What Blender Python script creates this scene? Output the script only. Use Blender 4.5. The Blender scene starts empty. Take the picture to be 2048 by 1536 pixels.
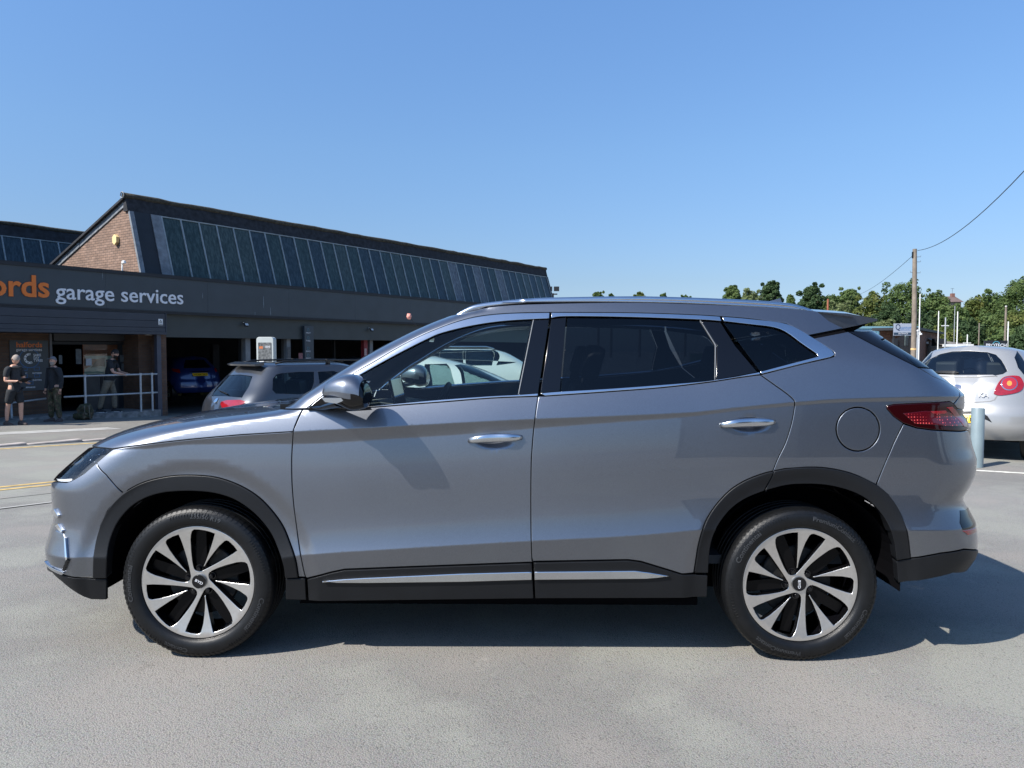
import bpy, bmesh, math, random
from math import sin, cos, pi, sqrt, atan2, radians, tan
from mathutils import Vector, Matrix, noise
from mathutils.geometry import delaunay_2d_cdt, tessellate_polygon
import numpy as np
random.seed(7)
SC = bpy.context.scene
COL = SC.collection

# ------------------------------------------------------------------ camera
F = 1490.0                      # focal length in pixels of the 2048 px wide photograph
EYE = 1.423
PITCH = math.atan(68.0 / F)
cam_d = bpy.data.cameras.new('camera')
cam_d.sensor_width = 36.0
cam_d.lens = 36.0 * F / 2048.0
cam_d.clip_end = 3000.0
cam_d.clip_start = 0.05
cam = bpy.data.objects.new('camera', cam_d)
cam.location = (0, 0, EYE)
cam.rotation_euler = (pi / 2 - PITCH, 0, 0)
COL.objects.link(cam)
SC.camera = cam

# ------------------------------------------------------------------ light
SUN = Vector((-0.83, -0.55, 1.0)).normalized()
SUN_EL = math.asin(SUN.z)
SUN_ROT = math.atan2(SUN.x, SUN.y)
world = bpy.data.worlds.new("World")
SC.world = world
world.use_nodes = True
wn = world.node_tree
wn.nodes.clear()
w_out = wn.nodes.new('ShaderNodeOutputWorld')
w_bg = wn.nodes.new('ShaderNodeBackground')
w_sky = wn.nodes.new('ShaderNodeTexSky')
w_sky.sky_type = 'NISHITA'
w_sky.sun_disc = False
w_sky.sun_elevation = SUN_EL
w_sky.sun_rotation = SUN_ROT
w_sky.altitude = 30
w_sky.air_density = 1.0
w_sky.dust_density = 0.7
w_sky.ozone_density = 3.0
w_bg.inputs['Strength'].default_value = 0.12
w_geo = wn.nodes.new('ShaderNodeTexCoord')
w_sep = wn.nodes.new('ShaderNodeSeparateXYZ')
w_rmp = wn.nodes.new('ShaderNodeValToRGB')     # hazier, bluer horizon than the clean-air model gives
w_mul = wn.nodes.new('ShaderNodeMixRGB'); w_mul.blend_type = 'MULTIPLY'; w_mul.inputs[0].default_value = 1.0
wn.links.new(w_geo.outputs['Generated'], w_sep.inputs[0])
wn.links.new(w_sep.outputs['Z'], w_rmp.inputs[0])
cr = w_rmp.color_ramp
cr.elements[0].position = 0.0; cr.elements[0].color = (0.43, 0.48, 0.66, 1)
cr.elements[1].position = 0.45; cr.elements[1].color = (0.70, 0.88, 1.03, 1)
for p_, c_ in ((0.09, (0.47, 0.515, 0.61, 1)), (0.25, (0.60, 0.71, 0.80, 1))):
    e_ = cr.elements.new(p_); e_.color = c_
wn.links.new(w_sky.outputs[0], w_mul.inputs[1]); wn.links.new(w_rmp.outputs[0], w_mul.inputs[2])
wn.links.new(w_mul.outputs[0], w_bg.inputs[0])
wn.links.new(w_bg.outputs[0], w_out.inputs[0])
sun_d = bpy.data.lights.new('sun', 'SUN')
sun_d.energy = 4.2
sun_d.angle = radians(0.53)
sun_d.color = (1.0, 0.95, 0.88)
sun = bpy.data.objects.new('sun', sun_d)
sun.rotation_euler = (-SUN).to_track_quat('-Z', 'Y').to_euler()
sun.location = SUN * 60
COL.objects.link(sun)
SC.view_settings.view_transform = 'Standard'
SC.view_settings.look = 'None'
SC.view_settings.exposure = 0.85
SC.view_settings.gamma = 1.0
SC.view_settings.use_curve_mapping = False
SC.render.engine = 'CYCLES'
SC.cycles.max_bounces = 8
SC.cycles.transparent_max_bounces = 24
SC.cycles.caustics_reflective = False
SC.cycles.caustics_refractive = False

# ------------------------------------------------------------------ helpers
def ray(px, py):
    """unit-depth ray of a photograph pixel, world axes"""
    dx = (px - 1024.0) / F
    dy = (py - 768.0) / F
    c, s = cos(PITCH), sin(PITCH)
    return Vector((dx, c - dy * s, -s - dy * c))
EYE_V = Vector((0, 0, EYE))
def at(px, py, Y):
    r = ray(px, py)
    return EYE_V + r * (Y / r.y)

def link(o, parent=None):
    COL.objects.link(o)
    if parent is not None:
        o.parent = parent
    return o

def tag(o, label=None, cat=None, group=None, kind=None):
    if label: o['label'] = label
    if cat: o['category'] = cat
    if group: o['group'] = group
    if kind: o['kind'] = kind
    return o

def empty(name, loc=(0, 0, 0), rz=0.0, label=None, cat=None, group=None, parent=None):
    o = bpy.data.objects.new(name, None)
    o.empty_display_size = 0.2
    o.location = loc
    o.rotation_euler = (0, 0, rz)
    link(o, parent)
    return tag(o, label, cat, group)

class MB:
    """collects polygons, links them as ONE mesh object"""
    def __init__(self):
        self.v = []; self.f = []; self.m = []
    def add(self, verts, faces, mi=0):
        b = len(self.v)
        self.v += [tuple(p) for p in verts]
        self.f += [tuple(b + i for i in f) for f in faces]
        self.m += [mi] * len(faces)
        return self
    def box(self, x0, x1, y0, y1, z0, z1, mi=0, M=None):
        vs = [(x0,y0,z0),(x1,y0,z0),(x1,y1,z0),(x0,y1,z0),(x0,y0,z1),(x1,y0,z1),(x1,y1,z1),(x0,y1,z1)]
        if M is not None: vs = [tuple(M @ Vector(p)) for p in vs]
        return self.add(vs, [(0,3,2,1),(4,5,6,7),(0,1,5,4),(1,2,6,5),(2,3,7,6),(3,0,4,7)], mi)
    def tube(self, pts, r, n=8, mi=0, cap=True, flat=None):
        """pts: list of points; r: radius or list; flat=(a,b) squashes the section"""
        pts = [Vector(p) for p in pts]
        rs = r if isinstance(r, (list, tuple)) else [r] * len(pts)
        rings = []
        up = Vector((0, 0, 1))
        for i, p in enumerate(pts):
            d = (pts[min(i + 1, len(pts) - 1)] - pts[max(i - 1, 0)])
            if d.length < 1e-9: d = Vector((0, 0, 1))
            d.normalize()
            u = up if abs(d.dot(up)) < 0.95 else Vector((1, 0, 0))
            a = d.cross(u).normalized(); b = a.cross(d).normalized()
            fa, fb = flat if flat else (1, 1)
            rings.append([p + a * (cos(2*pi*k/n) * rs[i] * fa) + b * (sin(2*pi*k/n) * rs[i] * fb) for k in range(n)])
        vs = [q for rg in rings for q in rg]
        fs = []
        for i in range(len(pts) - 1):
            for k in range(n):
                k2 = (k + 1) % n
                fs.append((i*n + k, (i+1)*n + k, (i+1)*n + k2, i*n + k2))
        if cap:
            fs.append(tuple(range(n))); fs.append(tuple((len(pts)-1)*n + k for k in reversed(range(n))))
        return self.add(vs, fs, mi)
    def lathe(self, prof, n=48, M=None, mi=0, closed=False):
        """prof: list of (r, h); revolves about local Z"""
        vs = []
        for k in range(n):
            a = 2*pi*k/n
            for r, h in prof: vs.append(Vector((r*cos(a), r*sin(a), h)))
        if M is not None: vs = [M @ p for p in vs]
        m = len(prof); fs = []
        for k in range(n):
            k2 = (k + 1) % n
            for i in range(m - (0 if closed else 1)):
                i2 = (i + 1) % m
                fs.append((k*m + i, k2*m + i, k2*m + i2, k*m + i2))
        return self.add(vs, fs, mi)
    def prism(self, poly, h0, h1, M=None, mi=0):
        """poly: 2D outline (x,y); extruded from h0 to h1 along z, then M"""
        n = len(poly)
        vs = [Vector((p[0], p[1], h0)) for p in poly] + [Vector((p[0], p[1], h1)) for p in poly]
        tri = tessellate_polygon([[Vector((p[0], p[1], 0)) for p in poly]])
        fs = [tuple(t) for t in tri] + [tuple(n + i for i in reversed(t)) for t in tri]
        fs += [(i, (i+1) % n, n + (i+1) % n, n + i) for i in range(n)]
        if M is not None: vs = [M @ p for p in vs]
        return self.add(vs, fs, mi)
    def mesh(self, name, mats, smooth=False):
        me = bpy.data.meshes.new(name)
        me.from_pydata([tuple(p) for p in self.v], [], self.f)
        for m in (mats if isinstance(mats, (list, tuple)) else [mats]): me.materials.append(m)
        if len(self.m) and max(self.m) > 0: me.polygons.foreach_set('material_index', self.m)
        bm = bmesh.new(); bm.from_mesh(me)
        bmesh.ops.recalc_face_normals(bm, faces=bm.faces)
        bm.to_mesh(me); bm.free()
        if smooth:
            me.polygons.foreach_set('use_smooth', [True] * len(me.polygons))
            if smooth is not True: me.set_sharp_from_angle(angle=radians(smooth))
        me.update()
        return me
    def build(self, name, mats, parent=None, smooth=False, loc=None, rz=None, bevel=0.0):
        me = self.mesh(name, mats, smooth)
        if bevel > 0:
            bm = bmesh.new(); bm.from_mesh(me)
            bmesh.ops.remove_doubles(bm, verts=bm.verts, dist=1e-6)
            es = [e for e in bm.edges if len(e.link_faces) == 2 and e.calc_face_angle(0) > radians(35)]
            bmesh.ops.bevel(bm, geom=es, offset=bevel, segments=2, affect='EDGES', profile=0.6)
            bm.to_mesh(me); bm.free()
        o = bpy.data.objects.new(name, me)
        if loc is not None: o.location = loc
        if rz is not None: o.rotation_euler = (0, 0, rz)
        return link(o, parent)

def copy_tree(o, parent=None):
    kids = [c for c in COL.objects if c.parent == o]
    c = o.copy(); link(c, parent)
    for k in kids: copy_tree(k, c)
    return c

# ------------------------------------------------------------------ materials
def new_mat(name):
    m = bpy.data.materials.new(name); m.use_nodes = True
    nt = m.node_tree
    return m, nt, nt.nodes['Principled BSDF']

def N(nt, typ, **kw):
    n = nt.nodes.new(typ)
    for k, v in kw.items():
        if k in n.inputs: n.inputs[k].default_value = v
        else: setattr(n, k, v)
    return n

def rgb(c): return (c[0], c[1], c[2], 1.0)

def mat(name, color, rough=0.6, metal=0.0, coat=0.0, var=0.0, vscale=3.0, bump=0.0, bscale=40.0, spec=0.5, emit=None, estr=0.0, coord='Object', detail=6.0):
    """plain procedural surface: base colour broken up by noise, optional noise relief"""
    m, nt, b = new_mat(name)
    b.inputs['Roughness'].default_value = rough
    b.inputs['Metallic'].default_value = metal
    b.inputs['Coat Weight'].default_value = coat
    b.inputs['Coat Roughness'].default_value = 0.04
    b.inputs['Specular IOR Level'].default_value = spec
    tc = N(nt, 'ShaderNodeTexCoord')
    if var > 0:
        nz = N(nt, 'ShaderNodeTexNoise'); nz.inputs['Scale'].default_value = vscale; nz.inputs['Detail'].default_value = detail
        nt.links.new(tc.outputs[coord], nz.inputs['Vector'])
        rp = N(nt, 'ShaderNodeValToRGB')
        rp.color_ramp.elements[0].position = 0.3; rp.color_ramp.elements[1].position = 0.7
        rp.color_ramp.elements[0].color = rgb([c * (1 - var) for c in color])
        rp.color_ramp.elements[1].color = rgb([min(1, c * (1 + var)) for c in color])
        nt.links.new(nz.outputs['Fac'], rp.inputs[0]); nt.links.new(rp.outputs[0], b.inputs['Base Color'])
    else:
        b.inputs['Base Color'].default_value = rgb(color)
    if bump > 0:
        n2 = N(nt, 'ShaderNodeTexNoise'); n2.inputs['Scale'].default_value = bscale; n2.inputs['Detail'].default_value = 5
        nt.links.new(tc.outputs[coord], n2.inputs['Vector'])
        bp = N(nt, 'ShaderNodeBump'); bp.inputs['Strength'].default_value = bump; bp.inputs['Distance'].default_value = 0.01
        nt.links.new(n2.outputs['Fac'], bp.inputs['Height']); nt.links.new(bp.outputs[0], b.inputs['Normal'])
    if emit:
        b.inputs['Emission Color'].default_value = rgb(emit); b.inputs['Emission Strength'].default_value = estr
    return m

def glass_mat(name, tint, ior=1.5, rough=0.0):
    m, nt, b = new_mat(name)
    nt.nodes.remove(b)
    out = nt.nodes['Material Output']
    tr = N(nt, 'ShaderNodeBsdfTransparent'); tr.inputs[0].default_value = rgb(tint)
    gl = N(nt, 'ShaderNodeBsdfGlossy'); gl.inputs['Roughness'].default_value = rough
    fr = N(nt, 'ShaderNodeFresnel'); fr.inputs['IOR'].default_value = ior
    mx = N(nt, 'ShaderNodeMixShader')
    nt.links.new(fr.outputs[0], mx.inputs[0]); nt.links.new(tr.outputs[0], mx.inputs[1]); nt.links.new(gl.outputs[0], mx.inputs[2])
    nt.links.new(mx.outputs[0], out.inputs[0])
    return m

def paint(name, color, metal=0.0, rough=0.4, flake=0.0, coat=1.0):
    m, nt, b = new_mat(name)
    b.inputs['Metallic'].default_value = metal
    b.inputs['Roughness'].default_value = rough
    b.inputs['Coat Weight'].default_value = coat
    b.inputs['Coat Roughness'].default_value = 0.02
    b.inputs['Coat IOR'].default_value = 1.65
    tc = N(nt, 'ShaderNodeTexCoord')
    nz = N(nt, 'ShaderNodeTexNoise'); nz.inputs['Scale'].default_value = 900.0; nz.inputs['Detail'].default_value = 2
    nt.links.new(tc.outputs['Object'], nz.inputs['Vector'])
    rp = N(nt, 'ShaderNodeValToRGB')
    rp.color_ramp.elements[0].position = 0.35; rp.color_ramp.elements[1].position = 0.68
    rp.color_ramp.elements[0].color = rgb([c * (1 - flake) for c in color])
    rp.color_ramp.elements[1].color = rgb([min(1, c * (1 + flake)) for c in color])
    nt.links.new(nz.outputs['Fac'], rp.inputs[0])
    # dust film: slightly lighter towards large soft patches
    nd = N(nt, 'ShaderNodeTexNoise'); nd.inputs['Scale'].default_value = 1.7; nd.inputs['Detail'].default_value = 8
    nt.links.new(tc.outputs['Object'], nd.inputs['Vector'])
    mx = N(nt, 'ShaderNodeMixRGB'); mx.inputs[2].default_value = rgb([min(1, c * 1.12 + 0.01) for c in color])
    mp = N(nt, 'ShaderNodeMapRange'); mp.inputs[1].default_value = 0.45; mp.inputs[2].default_value = 0.75; mp.inputs[4].default_value = 0.35
    nt.links.new(nd.outputs['Fac'], mp.inputs[0]); nt.links.new(mp.outputs[0], mx.inputs[0])
    nt.links.new(rp.outputs[0], mx.inputs[1]); nt.links.new(mx.outputs[0], b.inputs['Base Color'])
    return m

M = {}
M['rubber'] = mat('rubber', (0.005, 0.0054, 0.0062), 0.42, spec=0.35, var=0.25, vscale=30, bump=0.15, bscale=300)
M['rubber_text'] = mat('rubber_text', (0.030, 0.032, 0.035), 0.5)
M['black_plastic'] = mat('black_plastic', (0.0065, 0.0073, 0.009), 0.45, spec=0.32, bump=0.12, bscale=500, var=0.12, vscale=8)
M['gloss_black'] = mat('gloss_black', (0.003, 0.003, 0.004), 0.08)
M['dark'] = mat('dark_void', (0.004, 0.004, 0.005), 0.9, spec=0.02)
M['trim_dark'] = mat('trim_dark', (0.03, 0.032, 0.035), 0.7, var=0.2, vscale=10)
M['satin'] = mat('satin_metal', (0.62, 0.64, 0.67), 0.22, metal=1.0, var=0.03, vscale=20)
M['chrome'] = mat('chrome', (0.8, 0.81, 0.83), 0.08, metal=1.0)
M['alloy'] = mat('machined_alloy', (0.66, 0.64, 0.61), 0.3, metal=0.9, var=0.05, vscale=60, bump=0.03, bscale=400)
M['steel'] = mat('steel', (0.3, 0.3, 0.3), 0.4, metal=0.9, var=0.2, vscale=20)
M['disc'] = mat('brake_disc', (0.035, 0.034, 0.033), 0.5, metal=0.7, var=0.3, vscale=30)
M['spoke_black'] = mat('spoke_black', (0.003, 0.003, 0.0035), 0.25, spec=0.15)
M['galv'] = mat('galvanised_steel', (0.42, 0.44, 0.46), 0.5, metal=0.3, var=0.15, vscale=25, bump=0.1, bscale=80)
M['white'] = mat('white_paint', (0.75, 0.75, 0.73), 0.5, var=0.05)
M['suv_paint'] = paint('suv_metallic_grey', (0.168, 0.181, 0.208), metal=0.96, rough=0.40, flake=0.25)
M['white_car'] = paint('white_car_paint', (0.56, 0.57, 0.56), rough=0.4)
M['silver_car'] = paint('silver_white_car_paint', (0.33, 0.33, 0.325), rough=0.38, metal=0.35, flake=0.05)
M['grey_car'] = paint('grey_estate_paint', (0.045, 0.05, 0.06), metal=0.6, rough=0.4, flake=0.2)
M['blue_car'] = paint('blue_car_paint', (0.012, 0.032, 0.15), metal=0.3, rough=0.3, flake=0.2)
M['clear_glass'] = glass_mat('side_glass', (0.72, 0.83, 0.80))
M['privacy_glass'] = glass_mat('privacy_glass', (0.10, 0.12, 0.145))
M['car_glass'] = glass_mat('car_glass', (0.62, 0.73, 0.72))
M['lamp_glass'] = glass_mat('lamp_glass', (0.9, 0.93, 0.95))
M['red_lens'] = mat('red_lens', (0.26, 0.007, 0.012), 0.12, coat=1.0, var=0.2, vscale=25)
M['dark_red_lens'] = mat('dark_red_lens', (0.018, 0.0012, 0.002), 0.08)
M['amber'] = mat('amber_lens', (0.6, 0.25, 0.05), 0.2, coat=1.0)
M['plate_yellow'] = mat('plate_yellow', (0.75, 0.48, 0.02), 0.4)
M['seat'] = mat('seat_leather', (0.02, 0.022, 0.026), 0.5, bump=0.1, bscale=200, var=0.1)
M['dash'] = mat('dashboard_plastic', (0.15, 0.165, 0.165), 0.6, bump=0.1, bscale=400, var=0.1)
M['screen'] = mat('screen_glass', (0.02, 0.025, 0.03), 0.05, coat=1.0)
M['orange'] = mat('orange_letter', (0.72, 0.17, 0.02), 0.5)
M['letter_white'] = mat('white_letter', (0.72, 0.73, 0.76), 0.5)
M['blue_print'] = mat('blue_print', (0.03, 0.14, 0.35), 0.5)

# pchip interpolation -----------------------------------------------------------------
class Pchip:
    def __init__(self, pts):
        pts = sorted(pts)
        self.x = [p[0] for p in pts]; self.y = [p[1] for p in pts]
        n = len(pts); x, y = self.x, self.y
        h = [x[i+1]-x[i] for i in range(n-1)]; d = [(y[i+1]-y[i])/h[i] for i in range(n-1)]
        m = [0.0]*n
        if n == 2: m = [d[0], d[0]]
        else:
            for i in range(1, n-1):
                if d[i-1]*d[i] > 0:
                    w1 = 2*h[i]+h[i-1]; w2 = h[i]+2*h[i-1]
                    m[i] = (w1+w2)/(w1/d[i-1]+w2/d[i])
            m[0] = d[0]; m[-1] = d[-1]
        self.m = m
    def __call__(self, t):
        x, y, m = self.x, self.y, self.m
        if t <= x[0]: return y[0]
        if t >= x[-1]: return y[-1]
        lo, hi = 0, len(x)-1
        while hi-lo > 1:
            k = (lo+hi)//2
            if x[k] <= t: lo = k
            else: hi = k
        h = x[hi]-x[lo]; s = (t-x[lo])/h
        s2 = s*s; s3 = s2*s
        return y[lo]*(2*s3-3*s2+1)+m[lo]*h*(s3-2*s2+s)+y[hi]*(-2*s3+3*s2)+m[hi]*h*(s3-s2)

def sstep(a, b, t):
    t = max(0.0, min(1.0, (t-a)/(b-a)))
    return t*t*(3-2*t)

def spline(pts, n=6):
    """Catmull-Rom through pts (Vectors or tuples); a point with a trailing 'c' is a corner"""
    P = []; C = []
    for p in pts:
        if p[-1] == 'c': P.append(Vector(p[:-1])); C.append(True)
        else: P.append(Vector(p)); C.append(False)
    out = []
    m = len(P)
    for i in range(m-1):
        p1, p2 = P[i], P[i+1]
        p0 = P[i-1] if i > 0 and not C[i] else p1*2-p2
        p3 = P[i+2] if i+2 < m and not C[i+1] else p2*2-p1
        for k in range(n):
            t = k/n
            out.append(0.5*((2*p1)+(p2-p0)*t+(2*p0-5*p1+4*p2-p3)*t*t+(3*p1-p0-3*p2+p3)*t*t*t))
    out.append(P[-1])
    return out

# lettering ---------------------------------------------------------------------------
def text_mesh(s, size=1.0, ext=0.0, bold=0.0, align='LEFT'):
    cu = bpy.data.curves.new('lettering', 'FONT')
    cu.body = s; cu.size = size; cu.extrude = ext; cu.offset = bold*size; cu.align_x = align
    cu.resolution_u = 3
    ob = bpy.data.objects.new('lettering', cu)
    COL.objects.link(ob)
    dg = bpy.context.evaluated_depsgraph_get(); dg.update()
    me = bpy.data.meshes.new_from_object(ob.evaluated_get(dg))
    bpy.data.objects.remove(ob); bpy.data.curves.remove(cu)
    return me

def text_obj(name, s, size, M4, material, parent=None, ext=0.0, bold=0.0, align='LEFT', width=None):
    """lettering as one flat or thin mesh; M4 maps text plane (x right, y up) to the parent space"""
    me = text_mesh(s, size, ext, bold, align)
    co = np.empty(len(me.vertices)*3); me.vertices.foreach_get('co', co); co = co.reshape(-1, 3)
    if width:
        co[:, 0] *= width/max(1e-6, (co[:, 0].max()-co[:, 0].min()))
    R = np.array(M4.to_3x3()); co = co @ R.T + np.array(M4.translation)
    me.vertices.foreach_set('co', co.ravel()); me.update()
    me.materials.clear(); me.materials.append(material)
    o = bpy.data.objects.new(name, me)
    return link(o, parent)

def frame4(o, xa, ya, za=None):
    xa = Vector(xa).normalized(); ya = Vector(ya).normalized()
    za = xa.cross(ya)
    return Matrix(((xa.x, ya.x, za.x, o[0]), (xa.y, ya.y, za.y, o[1]), (xa.z, ya.z, za.z, o[2]), (0, 0, 0, 1)))
# ====================================================================== ground
U = Vector((0.5555, 0.8315, 0.0))        # direction of the street and of the garage front
VV = Vector((-0.8315, 0.5555, 0.0))      # away from the car park, across the street
def tilt(X, Y):
    s = VV.x*X + VV.y*(Y-3.4); t = U.x*X + U.y*(Y-3.4)
    return s, t
def gz(X, Y):
    s, t = tilt(X, Y)
    w = sstep(2.2, 6.2, s)
    if w <= 0: return 0.0
    t = max(-14.0, min(22.0, t)); s = min(s, 40.0)
    return -w*(0.040*t + 0.0072*s)
def ground_hit(px, py):
    r = ray(px, py); z = 0.0
    for _ in range(30):
        t = (z-EYE)/r.z; p = EYE_V + r*t
        z = 0.5*z+0.5*gz(p.x, p.y)
    return Vector((p.x, p.y, gz(p.x, p.y)))

def asphalt(name, c1, c2, scale=1.0, seed=0.0, bump=0.6):
    m, nt, b = new_mat(name)
    b.inputs['Roughness'].default_value = 0.92
    b.inputs['Specular IOR Level'].default_value = 0.3
    geo = N(nt, 'ShaderNodeNewGeometry')
    mp = N(nt, 'ShaderNodeMapping'); mp.inputs['Location'].default_value = (seed, seed*1.7, 0)
    nt.links.new(geo.outputs['Position'], mp.inputs[0])
    def noise_(s, d, r=0.5):
        n = N(nt, 'ShaderNodeTexNoise'); n.inputs['Scale'].default_value = s; n.inputs['Detail'].default_value = d; n.inputs['Roughness'].default_value = r
        nt.links.new(mp.outputs[0], n.inputs['Vector']); return n
    vo = N(nt, 'ShaderNodeTexVoronoi'); vo.inputs['Scale'].default_value = 150*scale; nt.links.new(mp.outputs[0], vo.inputs['Vector'])
    fine = noise_(210*scale, 3, 0.7); mid = noise_(22, 5, 0.65); big = noise_(0.55, 6, 0.6); hue = noise_(1.1, 4)
    def mix(a, b_, fac, typ='MIX'):
        n = N(nt, 'ShaderNodeMixRGB'); n.blend_type = typ
        for k, v in ((0, fac), (1, a), (2, b_)):
            if isinstance(v, (int, float)): n.inputs[k].default_value = v
            elif isinstance(v, tuple): n.inputs[k].default_value = rgb(v)
            else: nt.links.new(v, n.inputs[k])
        return n.outputs[0]
    def ramp(src, p0, p1, v0=0.0, v1=1.0):
        n = N(nt, 'ShaderNodeMapRange'); n.inputs[1].default_value = p0; n.inputs[2].default_value = p1; n.inputs[3].default_value = v0; n.inputs[4].default_value = v1
        nt.links.new(src, n.inputs[0]); return n.outputs[0]
    base = mix(c1, c2, ramp(fine.outputs['Fac'], 0.36, 0.62))
    base = mix(base, vo.outputs['Color'], 0.05, 'OVERLAY')
    base = mix(base, (c1[0]*0.62, c1[1]*0.62, c1[2]*0.62), ramp(big.outputs['Fac'], 0.42, 0.70, 0.0, 0.5))
    base = mix(base, (c2[0]*1.0, c2[1]*0.93, c2[2]*0.90), ramp(hue.outputs['Fac'], 0.5, 0.62, 0.0, 0.35))
    base = mix(base, (c2[0]*0.92, c2[1]*0.97, c2[2]*0.88), ramp(hue.outputs['Fac'], 0.5, 0.38, 0.0, 0.35))
    base = mix(base, (0.03, 0.03, 0.03), ramp(mid.outputs['Fac'], 0.64, 0.76, 0.0, 0.3))
    st = noise_(2.6, 7, 0.7)
    base = mix(base, (0.07, 0.062, 0.052), ramp(st.outputs['Fac'], 0.64, 0.74, 0.0, 0.45))
    base = mix(base, (0.42, 0.40, 0.36), ramp(st.outputs['Fac'], 0.36, 0.26, 0.0, 0.3))
    # pits between the chippings stay dark
    base = mix(base, (0.05, 0.048, 0.045), ramp(vo.outputs['Distance'], 0.6, 1.0, 0.0, 0.55))
    # cracks
    wv = N(nt, 'ShaderNodeTexVoronoi'); wv.feature = 'DISTANCE_TO_EDGE'; wv.inputs['Scale'].default_value = 0.33
    dist = noise_(1.7, 5, 0.6); mm = N(nt, 'ShaderNodeMixRGB'); mm.inputs[0].default_value = 0.35
    nt.links.new(mp.outputs[0], mm.inputs[1]); nt.links.new(dist.outputs['Color'], mm.inputs[2]); nt.links.new(mm.outputs[0], wv.inputs['Vector'])
    base = mix(base, (0.06, 0.055, 0.05), ramp(wv.outputs['Distance'], 0.0010, 0.0, 0.0, 0.06))
    nt.links.new(base, b.inputs['Base Color'])
    bp = N(nt, 'ShaderNodeBump'); bp.inputs['Strength'].default_value = bump; bp.inputs['Distance'].default_value = 0.004
    mh = N(nt, 'ShaderNodeMath'); mh.operation = 'SUBTRACT'
    nt.links.new(fine.outputs['Fac'], mh.inputs[0]); nt.links.new(vo.outputs['Distance'], mh.inputs[1])
    nt.links.new(mh.outputs[0], bp.inputs['Height']); nt.links.new(bp.outputs[0], b.inputs['Normal'])
    return m
M['asphalt'] = asphalt('car_park_asphalt', (0.135, 0.130, 0.117), (0.325, 0.313, 0.286))
M['road'] = asphalt('street_asphalt', (0.215, 0.21, 0.185), (0.325, 0.315, 0.28), 1.2, 5.0)
M['pavement'] = asphalt('pavement_asphalt', (0.17, 0.162, 0.145), (0.28, 0.265, 0.235), 1.2, 9.0)
M['concrete'] = mat('pale_concrete', (0.36, 0.35, 0.32), 0.9, var=0.2, vscale=4, bump=0.3, bscale=60)
M['kerb'] = mat('kerb_stone', (0.40, 0.35, 0.31), 0.85, var=0.25, vscale=5, bump=0.4, bscale=70)
M['yellow_line'] = mat('yellow_line_paint', (0.52, 0.36, 0.13), 0.8, var=0.3, vscale=12, bump=0.3, bscale=100)
M['pale_line'] = mat('pale_line_paint', (0.62, 0.60, 0.52), 0.8, var=0.25, vscale=14, bump=0.3, bscale=100)

def axis_pts():
    a = [0.0]; v = 0.0; st = 0.8
    while v < 900:
        v += st; a.append(v)
        if v > 40: st *= 1.25
    return [-q for q in reversed(a[1:])]+a
def build_ground():
    s_ = axis_pts(); t_ = axis_pts()
    V = []; Fc = []
    O = Vector((0, 3.4, 0))
    for s in s_:
        for t in t_:
            p = O + U*t + VV*s; V.append((p.x, p.y, gz(p.x, p.y)))
    n = len(t_)
    for i in range(len(s_)-1):
        for j in range(n-1):
            a = i*n+j; Fc.append((a, a+1, a+n+1, a+n))
    mb = MB(); mb.add(V, Fc)
    tag(mb.build('ground', M['asphalt'], smooth=True), kind='structure')
build_ground()

def strip(name, s0, s1, t0, t1, lift_, material, step=1.0, kind='structure', thick=0.0):
    """sheet between two lines parallel to the street, following the fall of the ground"""
    O = Vector((0, 3.4, 0)); mb = MB(); V = []; Fc = []
    n = max(1, int((t1-t0)/step)); m = max(1, int(abs(s1-s0)/0.8))
    for j in range(m+1):
        s = s0+(s1-s0)*j/m
        for i in range(n+1):
            t = t0+(t1-t0)*i/n; p = O+U*t+VV*s
            V.append((p.x, p.y, gz(p.x, p.y)+lift_))
    for j in range(m):
        for i in range(n):
            a = j*(n+1)+i; Fc.append((a, a+1, a+n+2, a+n+1))
    mb.add(V, Fc)
    if thick:
        b = len(mb.v)
        for j, si in ((0, s0), (m, s1)):
            base = len(mb.v)
            for i in range(n+1):
                q = V[j*(n+1)+i]; mb.v.append((q[0], q[1], q[2])); mb.v.append((q[0], q[1], q[2]-thick))
            for i in range(n): mb.f.append((base+2*i, base+2*i+1, base+2*i+3, base+2*i+2)); mb.m.append(0)
    o = mb.build(name, material, smooth=False)
    return tag(o, kind=kind)
def s_of(px, py): 
    p = ground_hit(px, py); return tilt(p.x, p.y)
S_yel = s_of(50, 972)[0]; S_kerb = s_of(60, 891)[0]; S_pale = s_of(50, 1013)[0]; S_shade = s_of(100, 851)[0]
S_band = s_of(60, 866)[0]
strip('road', S_yel-0.75, S_kerb, -60, 130, 0.004, M['road'])
strip('gutter_channel', S_pale-0.0, S_pale+0.05, -60, 60, 0.009, M['concrete'])
strip('yellow_line', S_yel-0.20, S_yel-0.11, -60, 90, 0.008, M['yellow_line'])
strip('yellow_line', S_yel+0.02, S_yel+0.11, -60, 90, 0.008, M['yellow_line'])
strip('yellow_line', S_kerb-0.42, S_kerb-0.30, -60, 90, 0.008, M['yellow_line'])
strip('pavement', S_kerb+0.16, S_kerb+26, -60, 90, 0.03, M['pavement'])
strip('pavement_patch', S_band-0.5, S_band+0.15, -60, 6.0, 0.034, M['concrete'])
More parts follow.
